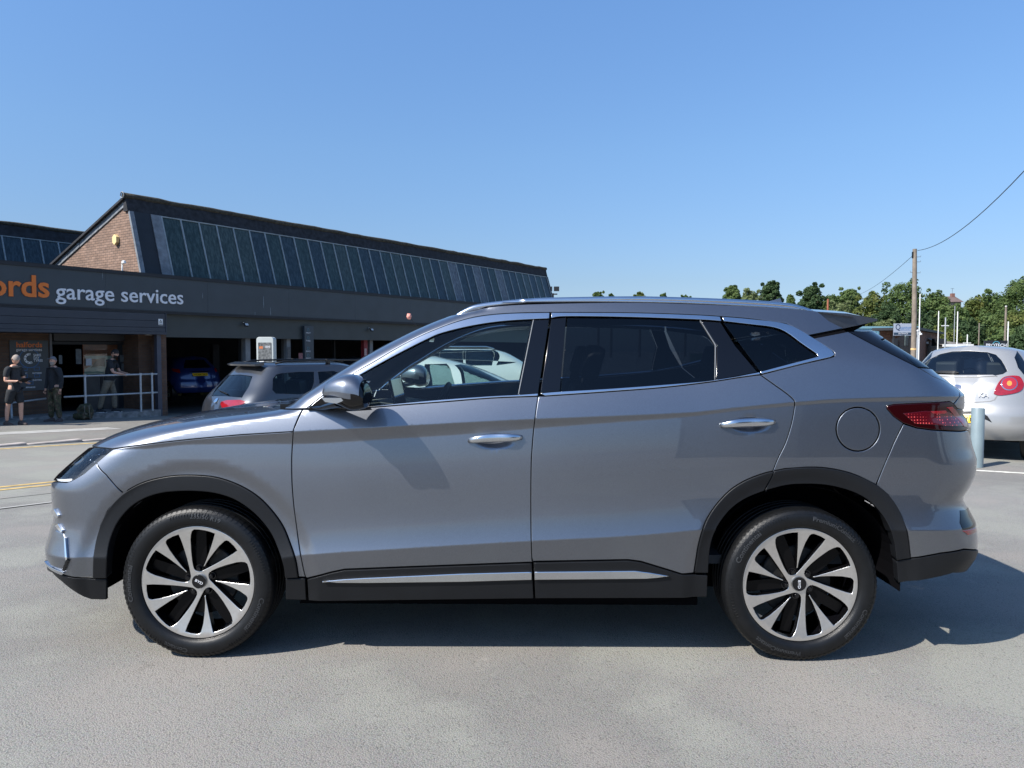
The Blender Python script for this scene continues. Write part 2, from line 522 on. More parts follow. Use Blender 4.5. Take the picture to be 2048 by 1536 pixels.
def kerbs():
    O = Vector((0, 3.4, 0)); root = empty('kerb', O+VV*S_kerb, 0.0); root['kind'] = 'structure'
    rz = atan2(U.y, U.x); mesh = None
    t = -30.0; i = 0
    while t < 45:
        L = 0.91; p = O+U*(t+L/2)+VV*(S_kerb+0.08); z = gz(p.x, p.y)
        if mesh is None:
            b = MB(); b.box(-0.452, 0.452, -0.078, 0.078, -0.1, 0.042)
            mesh = b.mesh('kerb_stone', [M['kerb']])
            bm = bmesh.new(); bm.from_mesh(mesh); bmesh.ops.bevel(bm, geom=list(bm.edges), offset=0.012, segments=1, affect='EDGES'); bm.to_mesh(mesh); bm.free()
        o = bpy.data.objects.new('kerb_stone', mesh); link(o, root)
        o.location = (p.x-root.location.x, p.y-root.location.y, z+random.uniform(-0.006, 0.006)-root.location.z+0.0)
        o.rotation_euler = (0, 0.04*0, rz+random.uniform(-0.006, 0.006))
        t += 0.92; i += 1
kerbs()
# bay line beside the bollard on the right
a = ground_hit(1885, 937.5); b_ = ground_hit(2100, 950)
d = (b_-a).normalized(); nrm = Vector((-d.y, d.x, 0))
mb = MB(); q0 = a-d*0.2; q1 = b_+d*2.5
mb.add([q0-nrm*0.05+Vector((0,0,.004)), q1-nrm*0.05+Vector((0,0,.004)), q1+nrm*0.05+Vector((0,0,.004)), q0+nrm*0.05+Vector((0,0,.004))], [(0,1,2,3)])
tag(mb.build('parking_line', M['pale_line']), kind='structure')
# ====================================================================== grey SUV (the main subject)
SUV_LOC = Vector((-0.055, 4.275, 0.0)); SUV_A = 0.013
suv = empty('parked_suv', SUV_LOC, -SUV_A,
            'grey metallic five door SUV parked side on in the foreground, facing left, tinted rear windows', 'car')
_Rinv = Matrix.Rotation(SUV_A, 3, 'Z')
SUV_O = _Rinv @ (EYE_V - SUV_LOC)
def sray(px, py): return _Rinv @ ray(px, py)
def unproj(px, py, W):
    r = sray(px, py); t = (-W - SUV_O.y) / r.y
    p = SUV_O + r * t
    return p.x, p.z
def curve_xz(pts, W=0.91): return Pchip([unproj(px, py, W) for px, py in pts])

BW = 0.942
c2 = curve_xz([(560,1118),(637,1108),(760,1100),(1063,1082),(1260,1072),(1400,1060)], 0.94)
c5 = curve_xz([(150,905),(226,901),(300,897),(380,889),(480,888),(587,888),(760,879),(960,866),(1065,857),(1250,843),(1383,833),(1480,821),(1588,812),(1690,805),(1880,802)], 0.9)
c6 = curve_xz([(150,906),(226,897),(380,879),(480,870),(587,864),(760,855),(960,844),(1090,838),(1250,832),(1383,826),(1480,816),(1588,806),(1690,799),(1880,794)], 0.92)
c7 = curve_xz([(150,880),(300,856),(450,836),(606,819),(752,813),(1075,792),(1324,775),(1471,756),(1560,738),(1661,728),(1800,745),(1900,770)], 0.88)
zroof = Pchip([(-1.4,1.655),(-0.35,1.648),(-0.05,1.658),(0.4,1.664),(0.8,1.658),(1.2,1.64),(1.45,1.622),(1.75,1.585),(2.1,1.56)])

f_low = Pchip([(0.15,-1.99),(0.18,-2.07),(0.213,-2.167),(0.287,-2.253),(0.36,-2.307),(0.45,-2.312),(0.55,-2.295),(0.62,-2.278),(0.68,-2.285),(0.77,-2.29),(0.80,-2.275),(0.83,-2.245),(0.866,-2.205),(0.90,-2.165),(0.95,-2.10),(1.0,-2.0),(1.04,-1.87),(1.075,-1.70),(1.11,-1.48),(1.14,-1.27),(1.16,-1.12)])
_wp = [(590,803),(599.5,795),(629,774.7),(687,737),(745.5,702),(792,677),(839,654),(880,637),(909,627),(945,618)]
_ws = [unproj(a, b, 0.71 - 0.1*i/9) for i, (a, b) in enumerate(_wp)]
f_scr = Pchip([(z, x - 0.03) for x, z in _ws] + [(1.12, _ws[0][0]-0.10)] )
r_low = Pchip([(0.2,1.9),(0.275,2.03),(0.30,2.21),(0.349,2.31),(0.41,2.374),(0.472,2.403),(0.52,2.403),(0.583,2.39),(0.656,2.36),(0.718,2.333),(0.78,2.368),(0.84,2.392),(0.89,2.396),(0.977,2.372),(1.03,2.362),(1.087,2.35),(1.12,2.33),(1.174,2.34),(1.2,2.34),(1.228,2.31),(1.26,2.25),(1.31,2.155),(1.38,2.075),(1.45,1.985),(1.52,1.90),(1.60,1.82),(1.7,1.66)])

HUBS = ((-1.3825, 0.35), (1.3825, 0.35))
DISH = []      # door handle scoops (x, z, rx, rz, depth)

def hermite(z, za, wa, sa, zb, wb, sb):
    h = zb - za; t = (z - za)/h; t2 = t*t; t3 = t2*t
    return wa*(2*t3-3*t2+1)+sa*h*(t3-2*t2+t)+wb*(-2*t3+3*t2)+sb*h*(t3-t2)

def w_section(x, z):
    z2 = c2(x); z5 = c5(x); z6 = c6(x)
    d56 = z6 - z5
    z3 = z2 + 0.155; z4 = 0.5*(z3 + z5) + 0.02
    z7 = max(c7(x), z6 + 0.05)
    w5 = BW - 0.049 + 0.0*x; w6 = w5 + 0.27*d56 + 0.001; w7 = w6 - 0.36*(z7 - z6)
    if z < 0.30: return hermite(max(z, 0.1), 0.1, BW-0.075, 0.3, 0.30, BW-0.03, 0.12)
    if z < z2: return hermite(z, 0.30, BW-0.03, 0.12, z2, BW, 0.14)
    if z < z3: return hermite(z, z2, BW, -0.30, z3, BW-0.026, -0.06)
    if z < z4: return hermite(z, z3, BW-0.026, -0.06, z4, BW-0.0335, -0.065)
    if z < z5: return hermite(z, z4, BW-0.0335, -0.065, z5, w5, -0.13)
    if z < z6: return hermite(z, z5, w5, 0.10 if d56 > 0.02 else 0.0, z6, w6, 0.32)
    if z < z7: return hermite(z, z6, w6, -0.30, z7, w7, -0.42)
    zr = zroof(x); zr = max(zr, z7+0.1)
    wr = 0.645
    if z < zr: return hermite(z, z7, w7, -0.42, zr, wr, -0.75)
    t = (z - zr)/0.035
    return wr*sqrt(max(0.0, 1 - t*t)) if t < 1 else 0.0

def E(t, p):
    if t <= 0: return 0.0
    if t >= 1: return 1.0
    return (1-(1-t)**p)**(1/p)

def ends(z):
    k = sstep(1.10, 1.17, z)
    f = f_low(z)*(1-k) + f_scr(z)*k
    Lf = 0.46*(1-k) + 0.22*k; pf = 2.6*(1-k) + 4.0*k
    r = r_low(z); kr = sstep(1.2, 1.35, z)
    Lr = 0.46*(1-kr) + 0.30*kr; pr = 2.6*(1-kr)+3.4*kr
    if z > zroof(f+0.3): f += 0
    return f, Lf, pf, r, Lr, pr

def ef_er(x, z):
    f, Lf, pf, r, Lr, pr = ends(z)
    return E((x-f)/Lf, pf), E((r-x)/Lr, pr)

def W(x, z):
    a, b = ef_er(x, z)
    if a <= 0 or b <= 0: return 0.0
    w = w_section(x, z)
    for hx, hz in HUBS:
        rr = sqrt((x-hx)**2 + (z-hz)**2)
        if rr < 0.60:
            hr = 0.575 if hx < 0 else 0.545
            w -= 0.014*sstep(hr, hr-0.07, rr)
    for dx, dz, rx, rz, dd in DISH:
        q = ((x-dx)/rx)**2 + ((z-dz)/rz)**2
        if q < 1: w -= dd*(1-q)**1.5*1.0 if q > 0.0 else dd
    return w*a*b

def hit(px, py):
    r = sray(px, py)
    t0 = (-1.02 - SUV_O.y)/r.y; t1 = (0.0 - SUV_O.y)/r.y
    best = None; n = 70; pv = None
    for i in range(n+1):
        t = t0 + (t1-t0)*i/n
        p = SUV_O + r*t
        g = -p.y - W(p.x, p.z)
        if g < 0 and pv is not None:
            a, b = pv, t
            for _ in range(14):
                m = 0.5*(a+b); q = SUV_O + r*m
                if -q.y - W(q.x, q.z) < 0: b = m
                else: a = m
            q = SUV_O + r*b
            return q.x, q.z
        if best is None or g < best[0]: best = (g, p.x, p.z)
        pv = t
    return best[1], best[2]

def to_q(x, z):
    a, b = ef_er(x, z)
    return x - 0.9*(1-a) + 0.9*(1-b)
def from_q(q, z):
    f, Lf, pf, r, Lr, pr = ends(z)
    a, b = f, r
    for _ in range(26):
        m = 0.5*(a+b)
        if m - 0.9*(1-E((m-f)/Lf, pf)) + 0.9*(1-E((r-m)/Lr, pr)) < q: a = m
        else: b = m
    return 0.5*(a+b)

def surf(q, z, off=0.0):
    x = from_q(q, z); w = W(x, z)
    e = 0.0025
    wx = (W(x+e, z)-W(x-e, z))/(2*e); wz = (W(x, z+e)-W(x, z-e))/(2*e)
    n = Vector((-wx, -1.0, -wz)); n.normalize()
    if w < 0.02: n = Vector((n.x, 0 if w < 1e-3 else n.y, n.z)).normalized()
    p = Vector((x, -w, z)) + n*off
    if p.y > 0: p.y = 0
    return p, n

def dom(pt):
    """traced point -> (q, z) domain.  ('F', z)/('R', z) = centre line at the nose/tail; ('X', x, z) = car coordinates"""
    if pt[0] == 'F': return Vector((-0.9 + ends(pt[1])[0], pt[1]))
    if pt[0] == 'R': return Vector((0.9 + ends(pt[1])[3], pt[1]))
    if pt[0] == 'X': return Vector((to_q(pt[1], pt[2]), pt[2]))
    x, z = hit(pt[0], pt[1])
    return Vector((to_q(x, z), z))

def resample(P, step):
    out = []
    n = len(P)
    for i in range(n):
        a, b = P[i], P[(i+1) % n]
        L = (b-a).length
        k = max(1, int(math.ceil(L/step)))
        for j in range(k): out.append(a + (b-a)*(j/k))
    # drop near duplicates
    res = []
    for p in out:
        if not res or (p-res[-1]).length > 1e-4: res.append(p)
    if (res[0]-res[-1]).length < 1e-4: res.pop()
    return res

def area2(P): return 0.5*sum(P[i].x*P[(i+1) % len(P)].y - P[(i+1) % len(P)].x*P[i].y for i in range(len(P)))

def inset(P, d):
    """P counter-clockwise; moves the outline inwards by d"""
    n = len(P); out = []
    for i in range(n):
        a, b, c = P[i-1], P[i], P[(i+1) % n]
        u = (b-a).normalized(); v = (c-b).normalized()
        n1 = Vector((-u.y, u.x)); n2 = Vector((-v.y, v.x))
        m = n1 + n2
        if m.length < 0.2: m = n1
        m.normalize()
        k = max(0.35, m.dot(n1))
        out.append(b + m*(d/k))
    return out

def inside_many(P, X):
    """even-odd test of many points at once"""
    a = np.array([(p.x, p.y) for p in P]); b = np.roll(a, 1, axis=0)
    out = np.zeros(len(X), bool)
    for k0 in range(0, len(X), 4096):
        x = X[k0:k0+4096, 0:1]; y = X[k0:k0+4096, 1:2]
        c = (a[:, 1] > y) != (b[:, 1] > y)
        with np.errstate(divide='ignore', invalid='ignore'):
            xi = (b[:, 0]-a[:, 0])*(y-a[:, 1])/(b[:, 1]-a[:, 1])+a[:, 0]
        out[k0:k0+4096] = (np.sum(c & (x < xi), axis=1) % 2) == 1
    return out
def inside(P, x, y):
    c = False; n = len(P); j = n-1
    for i in range(n):
        yi, yj = P[i].y, P[j].y
        if (yi > y) != (yj > y) and x < (P[j].x-P[i].x)*(y-yi)/(yj-yi)+P[i].x: c = not c
        j = i
    return c

def lift(loops, grid, surf_fn, centre_clip=True, thick=0.014, bevel=0.0025, off=0.0, gap=0.002, fine=()):
    """outline (+holes) in the domain -> vertices, normals, faces of a gently edge-rounded shell"""
    L0 = []
    for k, lp in enumerate(loops):
        P = resample(lp, min(grid, 0.016))
        if (area2(P) > 0) != (k == 0): P.reverse()
        P = inset(P, gap)
        L0.append(P)
    L1 = [inset(P, bevel) for P in L0]
    pts = []; edges = []
    for P in L1:
        b = len(pts); n = len(P); pts += P
        edges += [(b+i, b+(i+1) % n) for i in range(n)]
    x0 = min(p.x for p in L1[0]); x1 = max(p.x for p in L1[0]); y0 = min(p.y for p in L1[0]); y1 = max(p.y for p in L1[0])
    def ok_many(X):
        if len(X) == 0: return np.zeros(0, bool)
        X = np.asarray(X, float); m = inside_many(L1[0], X)
        for h in L1[1:]: m &= ~inside_many(h, X)
        return m
    nx = int((x1-x0)/grid)+1; ny = int((y1-y0)/grid)+1
    cand = [(x0 + (i+0.5+0.25*(j % 2))*grid, y0 + (j+0.5)*grid) for i in range(nx) for j in range(ny)]
    # creases get rows of their own
    if abs(off) < 0.05 and centre_clip:
        for i in range(int((x1-x0)/0.015)+1):
            qx = x0 + i*0.015
            for cf in (c2, c5, c6):
                z = cf(qx)
                xx = from_q(qx, z) if abs(qx) > 1.4 else qx
                for dz in (-0.004, 0.0, 0.004):
                    z = cf(xx)+dz
                    if y0 < z < y1: cand.append((qx, z))
    for (fx, fy, rx, ry, st) in fine:
        cand += [(fx+i*st, fy+j*st) for i in range(int(-rx/st), int(rx/st)+1) for j in range(int(-ry/st), int(ry/st)+1)]
    for c, k in zip(cand, ok_many(cand)):
        if k: pts.append(Vector(c))
    vo, eo, fo, _, _, _ = delaunay_2d_cdt(pts, edges, [], 0, 1e-5)
    V = []; Nn = []; Fc = []
    cen = [((vo[f[0]].x+vo[f[1]].x+vo[f[2]].x)/3, (vo[f[0]].y+vo[f[1]].y+vo[f[2]].y)/3) for f in fo]
    keep = [f for f, k in zip(fo, ok_many(cen)) if k]
    used = sorted(set(i for f in keep for i in f)); mp = {}
    for i in used:
        p, n = surf_fn(vo[i].x, vo[i].y, off)
        mp[i] = len(V); V.append(p); Nn.append(n)
    for f in keep: Fc.append(tuple(mp[i] for i in f))
    for P1, P0 in zip(L1, L0):
        n = len(P1); b = len(V)
        a1 = [surf_fn(p.x, p.y, off) for p in P1]; a0 = [surf_fn(p.x, p.y, off-bevel*0.8) for p in P0]
        for k in range(n):
            d = (a0[k][0]-a1[k][0]); d -= a1[k][1]*d.dot(a1[k][1])
            d = d.normalized() if d.length > 1e-9 else Vector((0, 0, 0))
            nn = (a1[k][1] + d*0.9).normalized()
            V += [a1[k][0], a0[k][0], a0[k][0], a0[k][0]-a0[k][1]*thick]
            Nn += [a1[k][1], nn, d if d.length > 0 else nn, d if d.length > 0 else nn]
        for k in range(n):
            k2 = (k+1) % n
            Fc.append((b+4*k, b+4*k+1, b+4*k2+1, b+4*k2))
            Fc.append((b+4*k+2, b+4*k+3, b+4*k2+3, b+4*k2+2))
    return V, Nn, Fc

def link_shell(name, V, Nn, Fc, material, parent, centre=Vector((0,0,0.7))):
    me = bpy.data.meshes.new(name)
    me.from_pydata([tuple(v) for v in V], [], Fc)
    me.materials.append(material)
    # orient faces with the analytic normals
    flip = []
    for p in me.polygons:
        s = Vector((0, 0, 0))
        for i in p.vertices: s += Nn[i]
        if p.normal.dot(s) < 0: flip.append(p.index)
    if flip:
        bm = bmesh.new(); bm.from_mesh(me); bm.faces.ensure_lookup_table()
        bmesh.ops.reverse_faces(bm, faces=[bm.faces[i] for i in flip]); bm.to_mesh(me); bm.free()
    me.polygons.foreach_set('use_smooth', [True]*len(me.polygons))
    me.normals_split_custom_set_from_vertices([tuple(n) for n in Nn])
    o = bpy.data.objects.new(name, me)
    return link(o, parent)

def mirror_y(V, Nn): return [Vector((v.x, -v.y, v.z)) for v in V], [Vector((n.x, -n.y, n.z)) for n in Nn]

def panel(name, outline, material, holes=(), grid=0.024, off=0.0, gap=0.002, bevel=0.0025, thick=0.014, central=False, both=True, label=None, fine=(), parent=None, smooth=0):
    loops = []
    for lp in [outline]+list(holes):
        D = [dom(p) for p in lp]
        if smooth: D = chaikin(D, smooth)
        loops.append(D)
    V, Nn, Fc = lift(loops, grid, surf, off=off, gap=gap, bevel=bevel, thick=thick, fine=fine)
    par = parent if parent is not None else suv
    if central:
        V2, N2 = mirror_y(V, Nn); b = len(V)
        o = link_shell(name, V+V2, Nn+N2, Fc+[tuple(b+i for i in reversed(f)) for f in Fc], material, par)
        if label: o['label'] = label
        return o
    o = link_shell(name, V, Nn, Fc, material, par)
    if label: o['label'] = label
    if both:
        V2, N2 = mirror_y(V, Nn)
        o2 = link_shell(name, V2, N2, [tuple(reversed(f)) for f in Fc], material, par if parent is None else parent.get('_twin_obj', par) if False else par)
        return o, o2
    return o

def chaikin(D, n):
    for _ in range(n):
        out = []
        m = len(D)
        for i in range(m):
            a, b = D[i], D[(i+1) % m]
            out += [a*0.75+b*0.25, a*0.25+b*0.75]
        D = out
    return D

# ---------------------------------------------------------------- traced seams (photograph pixels)
A_WD = [(606,818.6),(599,832),(590.6,851),(586.4,863),(584.7,891),(583.3,920),(584,967),(587.7,1014),(593.6,1060.6),(600.6,1107.5),(607.6,1142.6),(611,1154.4)]
A_FR = [(1076.8,792.4),(1072.3,820),(1067.6,858.7),(1064,902),(1062.3,937),(1061.8,1000),(1062.5,1080),(1064,1124)]
A_RQ = [(1521,749.5),(1547,768),(1573.5,787),(1586.6,798.8),(1589.6,806),(1588,823.7),(1582,853),(1570.5,888),(1556,917.5),(1546,942)]
ARF_O = [(187,1155.5),(187.7,1119),(192.8,1084),(202,1051),(216,1020.8),(232.7,999.7),(253.7,982),(281.9,966.9),(312,957.5),(347.5,951.6),(385,950.5),(422.5,953),(455,961),(488,975),(518.6,995),(544,1021),(565.5,1051),(579.5,1084),(591,1119),(597,1154)]
ARF_I = [(214.4,1155.5),(215.8,1119),(219.8,1088.7),(229,1060.6),(242,1037),(263,1013.7),(291,996),(324,985.6),(359,982),(394,982),(429.5,985.6),(464.7,996),(495,1013.7),(521,1037),(544,1067.6),(558,1100.5),(567.8,1131),(570.6,1155.5)]
ARR_O = [(1388,1145),(1391.6,1122.6),(1397.5,1087.5),(1410.4,1045),(1430,1012.5),(1458.4,982),(1489,962),(1524,948),(1547.5,942),(1571,937.5),(1606,934.7),(1641,935),(1676.4,940),(1711.5,950),(1751.4,969),(1777,990),(1796,1017),(1810,1050),(1817,1083),(1820.5,1115.6)]
ARR_I = [(1415.8,1145),(1417.4,1111),(1423,1078),(1437,1047.6),(1461,1017),(1491,996),(1527.6,981),(1571,970),(1606,967.5),(1641,968.4),(1676,974),(1711.5,985.5),(1739.7,1003),(1763,1029),(1779.5,1059),(1787.7,1087.5),(1791,1120)]
LAMP = [(226.8,898),(207.4,895.8),(185.5,893),(167.9,894.5),(157,898.5),(146.8,906.4),(136,919.5),(129,931),(118,940.6),(109,948),(108.6,953),(110.8,960.8),(117.8,964),(132.7,964.4),(141.5,961.7),(154.7,954.7),(167.9,946.8),(193,925)]
A_WB = [(193,925.7),(211.8,949.4),(231,972),(246,986.5)]
TLAMP = [(1773.4,812.5),(1787.5,808.8),(1843.8,806),(1900,802.8),(1907.5,807.8),(1915,818),(1930,829.4),(1935.6,844.4),(1935.6,859.4),(1918.8,862),(1862.5,859.4),(1834.4,855.6),(1806,846),(1787.5,833),(1774.5,818)]
A_QB = [(1807,847),(1787.5,887.5),(1768.8,930.6),(1752.8,968)]
BELT_O1 = [(752.5,814),(807,809.5),(885,803.7),(983,796),(1075.7,792.3)]         # chrome lower edge
BELT_I1 = [(737,812.5),(807,806),(885,799),(983,792),(1035.7,789.4),(1076.7,786.5)]
BELT_O2 = [(1090,792),(1207,784),(1324,775),(1412,765),(1471,756),(1520.7,749)]
BELT_I2 = [(1079,786.4),(1119,783),(1207,778),(1324,769.5),(1430,760),(1519,744)]
BELT_O3 = [(1523,748.6),(1602.7,728.5),(1661,715),(1668.7,709.4),(1664,700.6)]
TOP_O1 = [(614,817.6),(648,790),(680,768),(709.5,746.4),(748.6,724),(787.7,700.5),(826.7,679),(865.8,661.5),(914.6,643.5),(962,632.5),(1020.6,627),(1099.5,625.3)]
TOP_I1 = [(719.3,751),(758,729),(807,702.5),(856,678),(885,666),(944,651.7),(1002.5,643),(1061,639),(1098.5,637.5)]
TOP_O2 = [(1102.5,625.2),(1266,626),(1383,629.7),(1440,633)]
TOP_I2 = [(1102,636.5),(1134,633),(1266,634.7),(1400.6,639.7),(1443,642.7)]
TOP_O3 = [(1443.5,633.2),(1500,638),(1573.5,648),(1626,675.7),(1664,700.6)]

def sp(pts, n=4): return [tuple(p) for p in spline(pts, n)]

DISH.append((*unproj(990, 883, 0.9), 0.095, 0.036, 0.016))
DISH.append((*unproj(1500, 850, 0.9), 0.095, 0.036, 0.016))

P = M['suv_paint']
# front wing, doors, quarter ------------------------------------------------------------
panel('front_wing', sp([(226.8,898),(300,888.5),(380,879.5),(480,870.5),(586,864)]) + sp(A_WD[3:]) + [(597,1154)] + sp(ARF_O[::-1][:-4])[:-1] + [(253.7,982),(247.9,986.8)] + A_WB[::-1][1:], P)
fx, fz = unproj(990, 883, 0.9)
fdoor = panel('front_door', sp(A_WD) + [(614,1156.5),(637,1151),(663,1144),(689,1138.6),(818,1133.5),(1064,1124.5)] + sp(A_FR[::-1]) + sp(BELT_O1[::-1])[1:] + [(700,817),(650,819)], P,
      fine=((fx, fz, 0.10, 0.04, 0.006),))
fx2, fz2 = unproj(1500, 850, 0.9)
rdoor = panel('rear_door', sp(A_FR)[:-1] + [(1065,1123),(1256,1119.5),(1282,1123),(1325,1136),(1363.6,1148),(1388,1146)] + sp(ARR_O[:9])[1:-1] + sp(A_RQ[::-1]) + sp(BELT_O2[::-1])[1:], P,
      fine=((fx2, fz2, 0.10, 0.04, 0.006),))
cap_c = [(1716+44.0*cos(2*pi*k/32), 858.5+44.5*sin(2*pi*k/32)) for k in range(32)]
QTR = sp(A_RQ) + [(1546,942.3),(1571,937.5)] + sp(ARR_O[10:15])[1:] + sp(A_QB[::-1]) + [(1806,846),(1787.5,833),(1774.5,818),(1773.4,812.5),(1787.5,808.8),(1843.8,806),(1900,802.8),(1907.5,807.8),(1916.7,797),(1918.7,785),(1906,773),(1885.4,760.8),(1864.6,751.5),(1835.4,734.3),(1807,720),(1781,706.7),(1750,691),(1696,662.5),(1624,676.5)] + sp([(1626,677.5),(1664,700.6),(1668.7,709.4),(1661,715),(1602.7,728.5),(1523,748.8)])
panel('rear_quarter', QTR, P, holes=(cap_c,))
cap_d = [(1716+42.8*cos(2*pi*k/32), 858.5+43.3*sin(2*pi*k/32)) for k in range(32)]
panel('fuel_flap', cap_d, P, both=False)
panel('bonnet', [(226.8,897),(300,887.7),(380,878.7),(480,869.7),(586,863.3),(590,851),(598,832),(605.5,818.4),(585,818),(567,816.5),(550,812),('X',-1.20,1.135),('F',1.142),('F',1.12),('F',1.09),('F',1.05),('F',1.0),('F',0.95),('F',0.92),('F',0.895),(146.8,905.5),(157,897.6),(167.9,893.6),(185.5,892),(207.4,895)], P, grid=0.014, central=True)
panel('front_bumper', A_WB + [(232.7,999.7),(216,1020.8),(202,1051),(192.8,1084),(187.7,1119),(187,1155.5),(150,1155),(128,1150),(102,1135),(92,1120),('F',0.36),('F',0.45),('F',0.55),('F',0.62),('F',0.7),('F',0.785),(109,955),(117.8,964),(132.7,964.8),(141.5,962.2),(154.7,955.2),(167.9,947.2)], P, central=True)
panel('grille_panel', [(109,948),(118,940.6),(129,931),(136,919.5),(146.8,906.4),('F',0.893),('F',0.86),('F',0.83),('F',0.79),(109,954)], M['gloss_black'], central=True, off=-0.004)
panel('lower_front_valance', [(92,1121),(102,1136),(128,1151),(150,1156),(188,1157.5),(213.6,1158.5),(213.6,1199.7),(182.5,1199),(168,1194),(146,1180.7),(124,1163),(105,1145.5),('F',0.30),('F',0.355)], M['black_plastic'], central=True, off=0.002)
panel('front_arch_trim', sp(ARF_O) + sp(ARF_I[::-1]), M['black_plastic'], off=0.010, thick=0.05, grid=0.02, gap=0.001, bevel=0.004)
panel('rear_arch_trim', sp([(1547.5,942)]+ARR_O[9:]) + [(1791.5,1120.5)] + sp(ARR_I[::-1][1:-6]) + [(1529.5,980)], M['black_plastic'], off=0.010, thick=0.05, grid=0.02, gap=0.001, bevel=0.004)
panel('door_arch_trim', sp(ARR_O[:9]) + [(1527.6,981)] + sp(ARR_I[:7][::-1])[1:], M['black_plastic'], off=0.010, thick=0.05, grid=0.02, gap=0.001, bevel=0.004)
panel('sill_end', [(571,1157),(611,1156),(613,1200),(571,1199)], M['black_plastic'], off=0.004, thick=0.05)
panel('front_door_cladding', [(615,1158),(637,1152),(663,1145),(689,1139.6),(818,1134.5),(1064,1125.5),(1067.5,1196),(618,1200)], M['black_plastic'], off=0.008, thick=0.06)
panel('rear_door_cladding', [(1066.5,1124.5),(1256,1120.5),(1282,1124),(1325,1137),(1363.6,1149),(1415,1149.5),(1413.5,1193),(1070,1196)], M['black_plastic'], off=0.008, thick=0.06)
panel('sill_strip', [(646,1159.5),(690,1155.5),(732,1153),(925,1144.5),(1063,1141),(1063,1157),(925,1161),(732,1163.2),(676,1162.8)], M['satin'], off=0.019, grid=0.02, bevel=0.004, gap=0.0005)
panel('sill_strip', [(1069,1141),(1269,1139),(1300,1143),(1338,1149.6),(1315,1153),(1290.6,1155),(1069,1157)], M['satin'], off=0.019, grid=0.02, bevel=0.004, gap=0.0005)
panel('rear_bumper', [(1807,848),(1834.4,856.6),(1862.5,860.4),(1918.8,863),(1935.6,861),(1941,872),('R',0.985),('R',0.93),('R',0.87),('R',0.8),('R',0.72),('R',0.65),('R',0.58),('R',0.5),('R',0.44),(1957,1085),(1928,1098),(1882,1106),(1820.8,1116),(1820.5,1115),(1817,1083),(1810,1050),(1796,1017),(1777,990),(1753,970),(1768.8,930.6),(1787.5,887.5)], P, central=True)
panel('rear_lower_valance', [(1820.8,1117),(1882,1107),(1928,1099),(1957,1086),('R',0.435),('R',0.36),('R',0.31),(1905,1146),(1871,1155),(1795.7,1166),(1792.3,1122)], M['black_plastic'], central=True, off=0.003, thick=0.04)
panel('tailgate', [(1836,735),(1864.6,752),(1885.4,761.3),(1906,773.5),(1919,785.5),(1917,797),(1908,808),(1915.5,817.5),(1930.5,829),(1936,844),(1937,860),(1942,871),('R',0.99),('R',1.03),('R',1.08),('R',1.12),('R',1.17),('R',1.2),('R',1.25),('R',1.30)], P, central=True)
panel('rear_window_glass', [(1741.6,657),(1762.5,678.5),(1786.5,690),(1812.5,713),(1835,733),('R',1.31),('R',1.38),('R',1.45),('R',1.52),('R',1.555)], M['privacy_glass'], central=True, off=-0.004)
panel('pillar_garnish', [(1697,662),(1741,652),(1741.6,657),(1762.5,678.5),(1786.5,690),(1812.5,713),(1834,733),(1807,719.3),(1781,706),(1750,690.3)], M['gloss_black'], off=-0.002)
# cant rail + windscreen pillar: one long pressing
SIL_A = [(567,816.5),(580,809),(599.5,795),(629,774.7),(666,750),(712,722),(745.5,702),(792,677),(839,654),(880,637),(909,629.5),(927,625.5),(962,616.5),(1020.6,609.5),(1120,606),(1266,604),(1383,607),(1500,611.5),(1573,616),(1626,620.5),(1637,623.5)]
panel('roof_side', sp(SIL_A) + [(1659,641.6),(1687,656),(1616.6,670.2)] + sp([(1573.5,647),(1500,637),(1443,632.4),(1383,628.9),(1266,625.2),(1099,624.5),(1020.6,626.2),(962,631.7),(914.6,642.7),(865.8,660.7),(826.7,678.2),(787.7,699.6),(748.6,723.2),(709.5,745.6),(648,789),(613,817)]), P, grid=0.02)
# chrome window surrounds
CH = dict(off=0.003, grid=0.018, gap=0.0016, bevel=0.002, thick=0.02)
panel('window_trim', sp(TOP_O1) + sp(TOP_I1[::-1]) + [(690,768),(650,801),(622,817)], M['satin'], **CH)
panel('window_trim', sp(TOP_O2) + sp(TOP_I2[::-1]), M['satin'], **CH)
panel('window_trim', sp(TOP_O3)[:-1] + sp([(1664,700.6,'c'),(1668.7,709.4),(1661,715,'c'),(1602.7,728.5),(1523,748.6)]) + [(1519.5,743.6)] + sp([(1519.5,743.6),(1570.5,730),(1636,713)])[1:] + sp([(1632,707),(1602.7,687),(1573.5,665.5),(1547,655),(1500,649),(1447,642.8)]), M['satin'], **CH)
panel('window_trim', sp(BELT_O1[::-1]) + [(700,817.5),(640,819),(640,816),(737,812.5)] + sp(BELT_I1)[1:], M['satin'], **CH)
panel('window_trim', sp(BELT_O2) + sp(BELT_I2[::-1]), M['satin'], **CH)
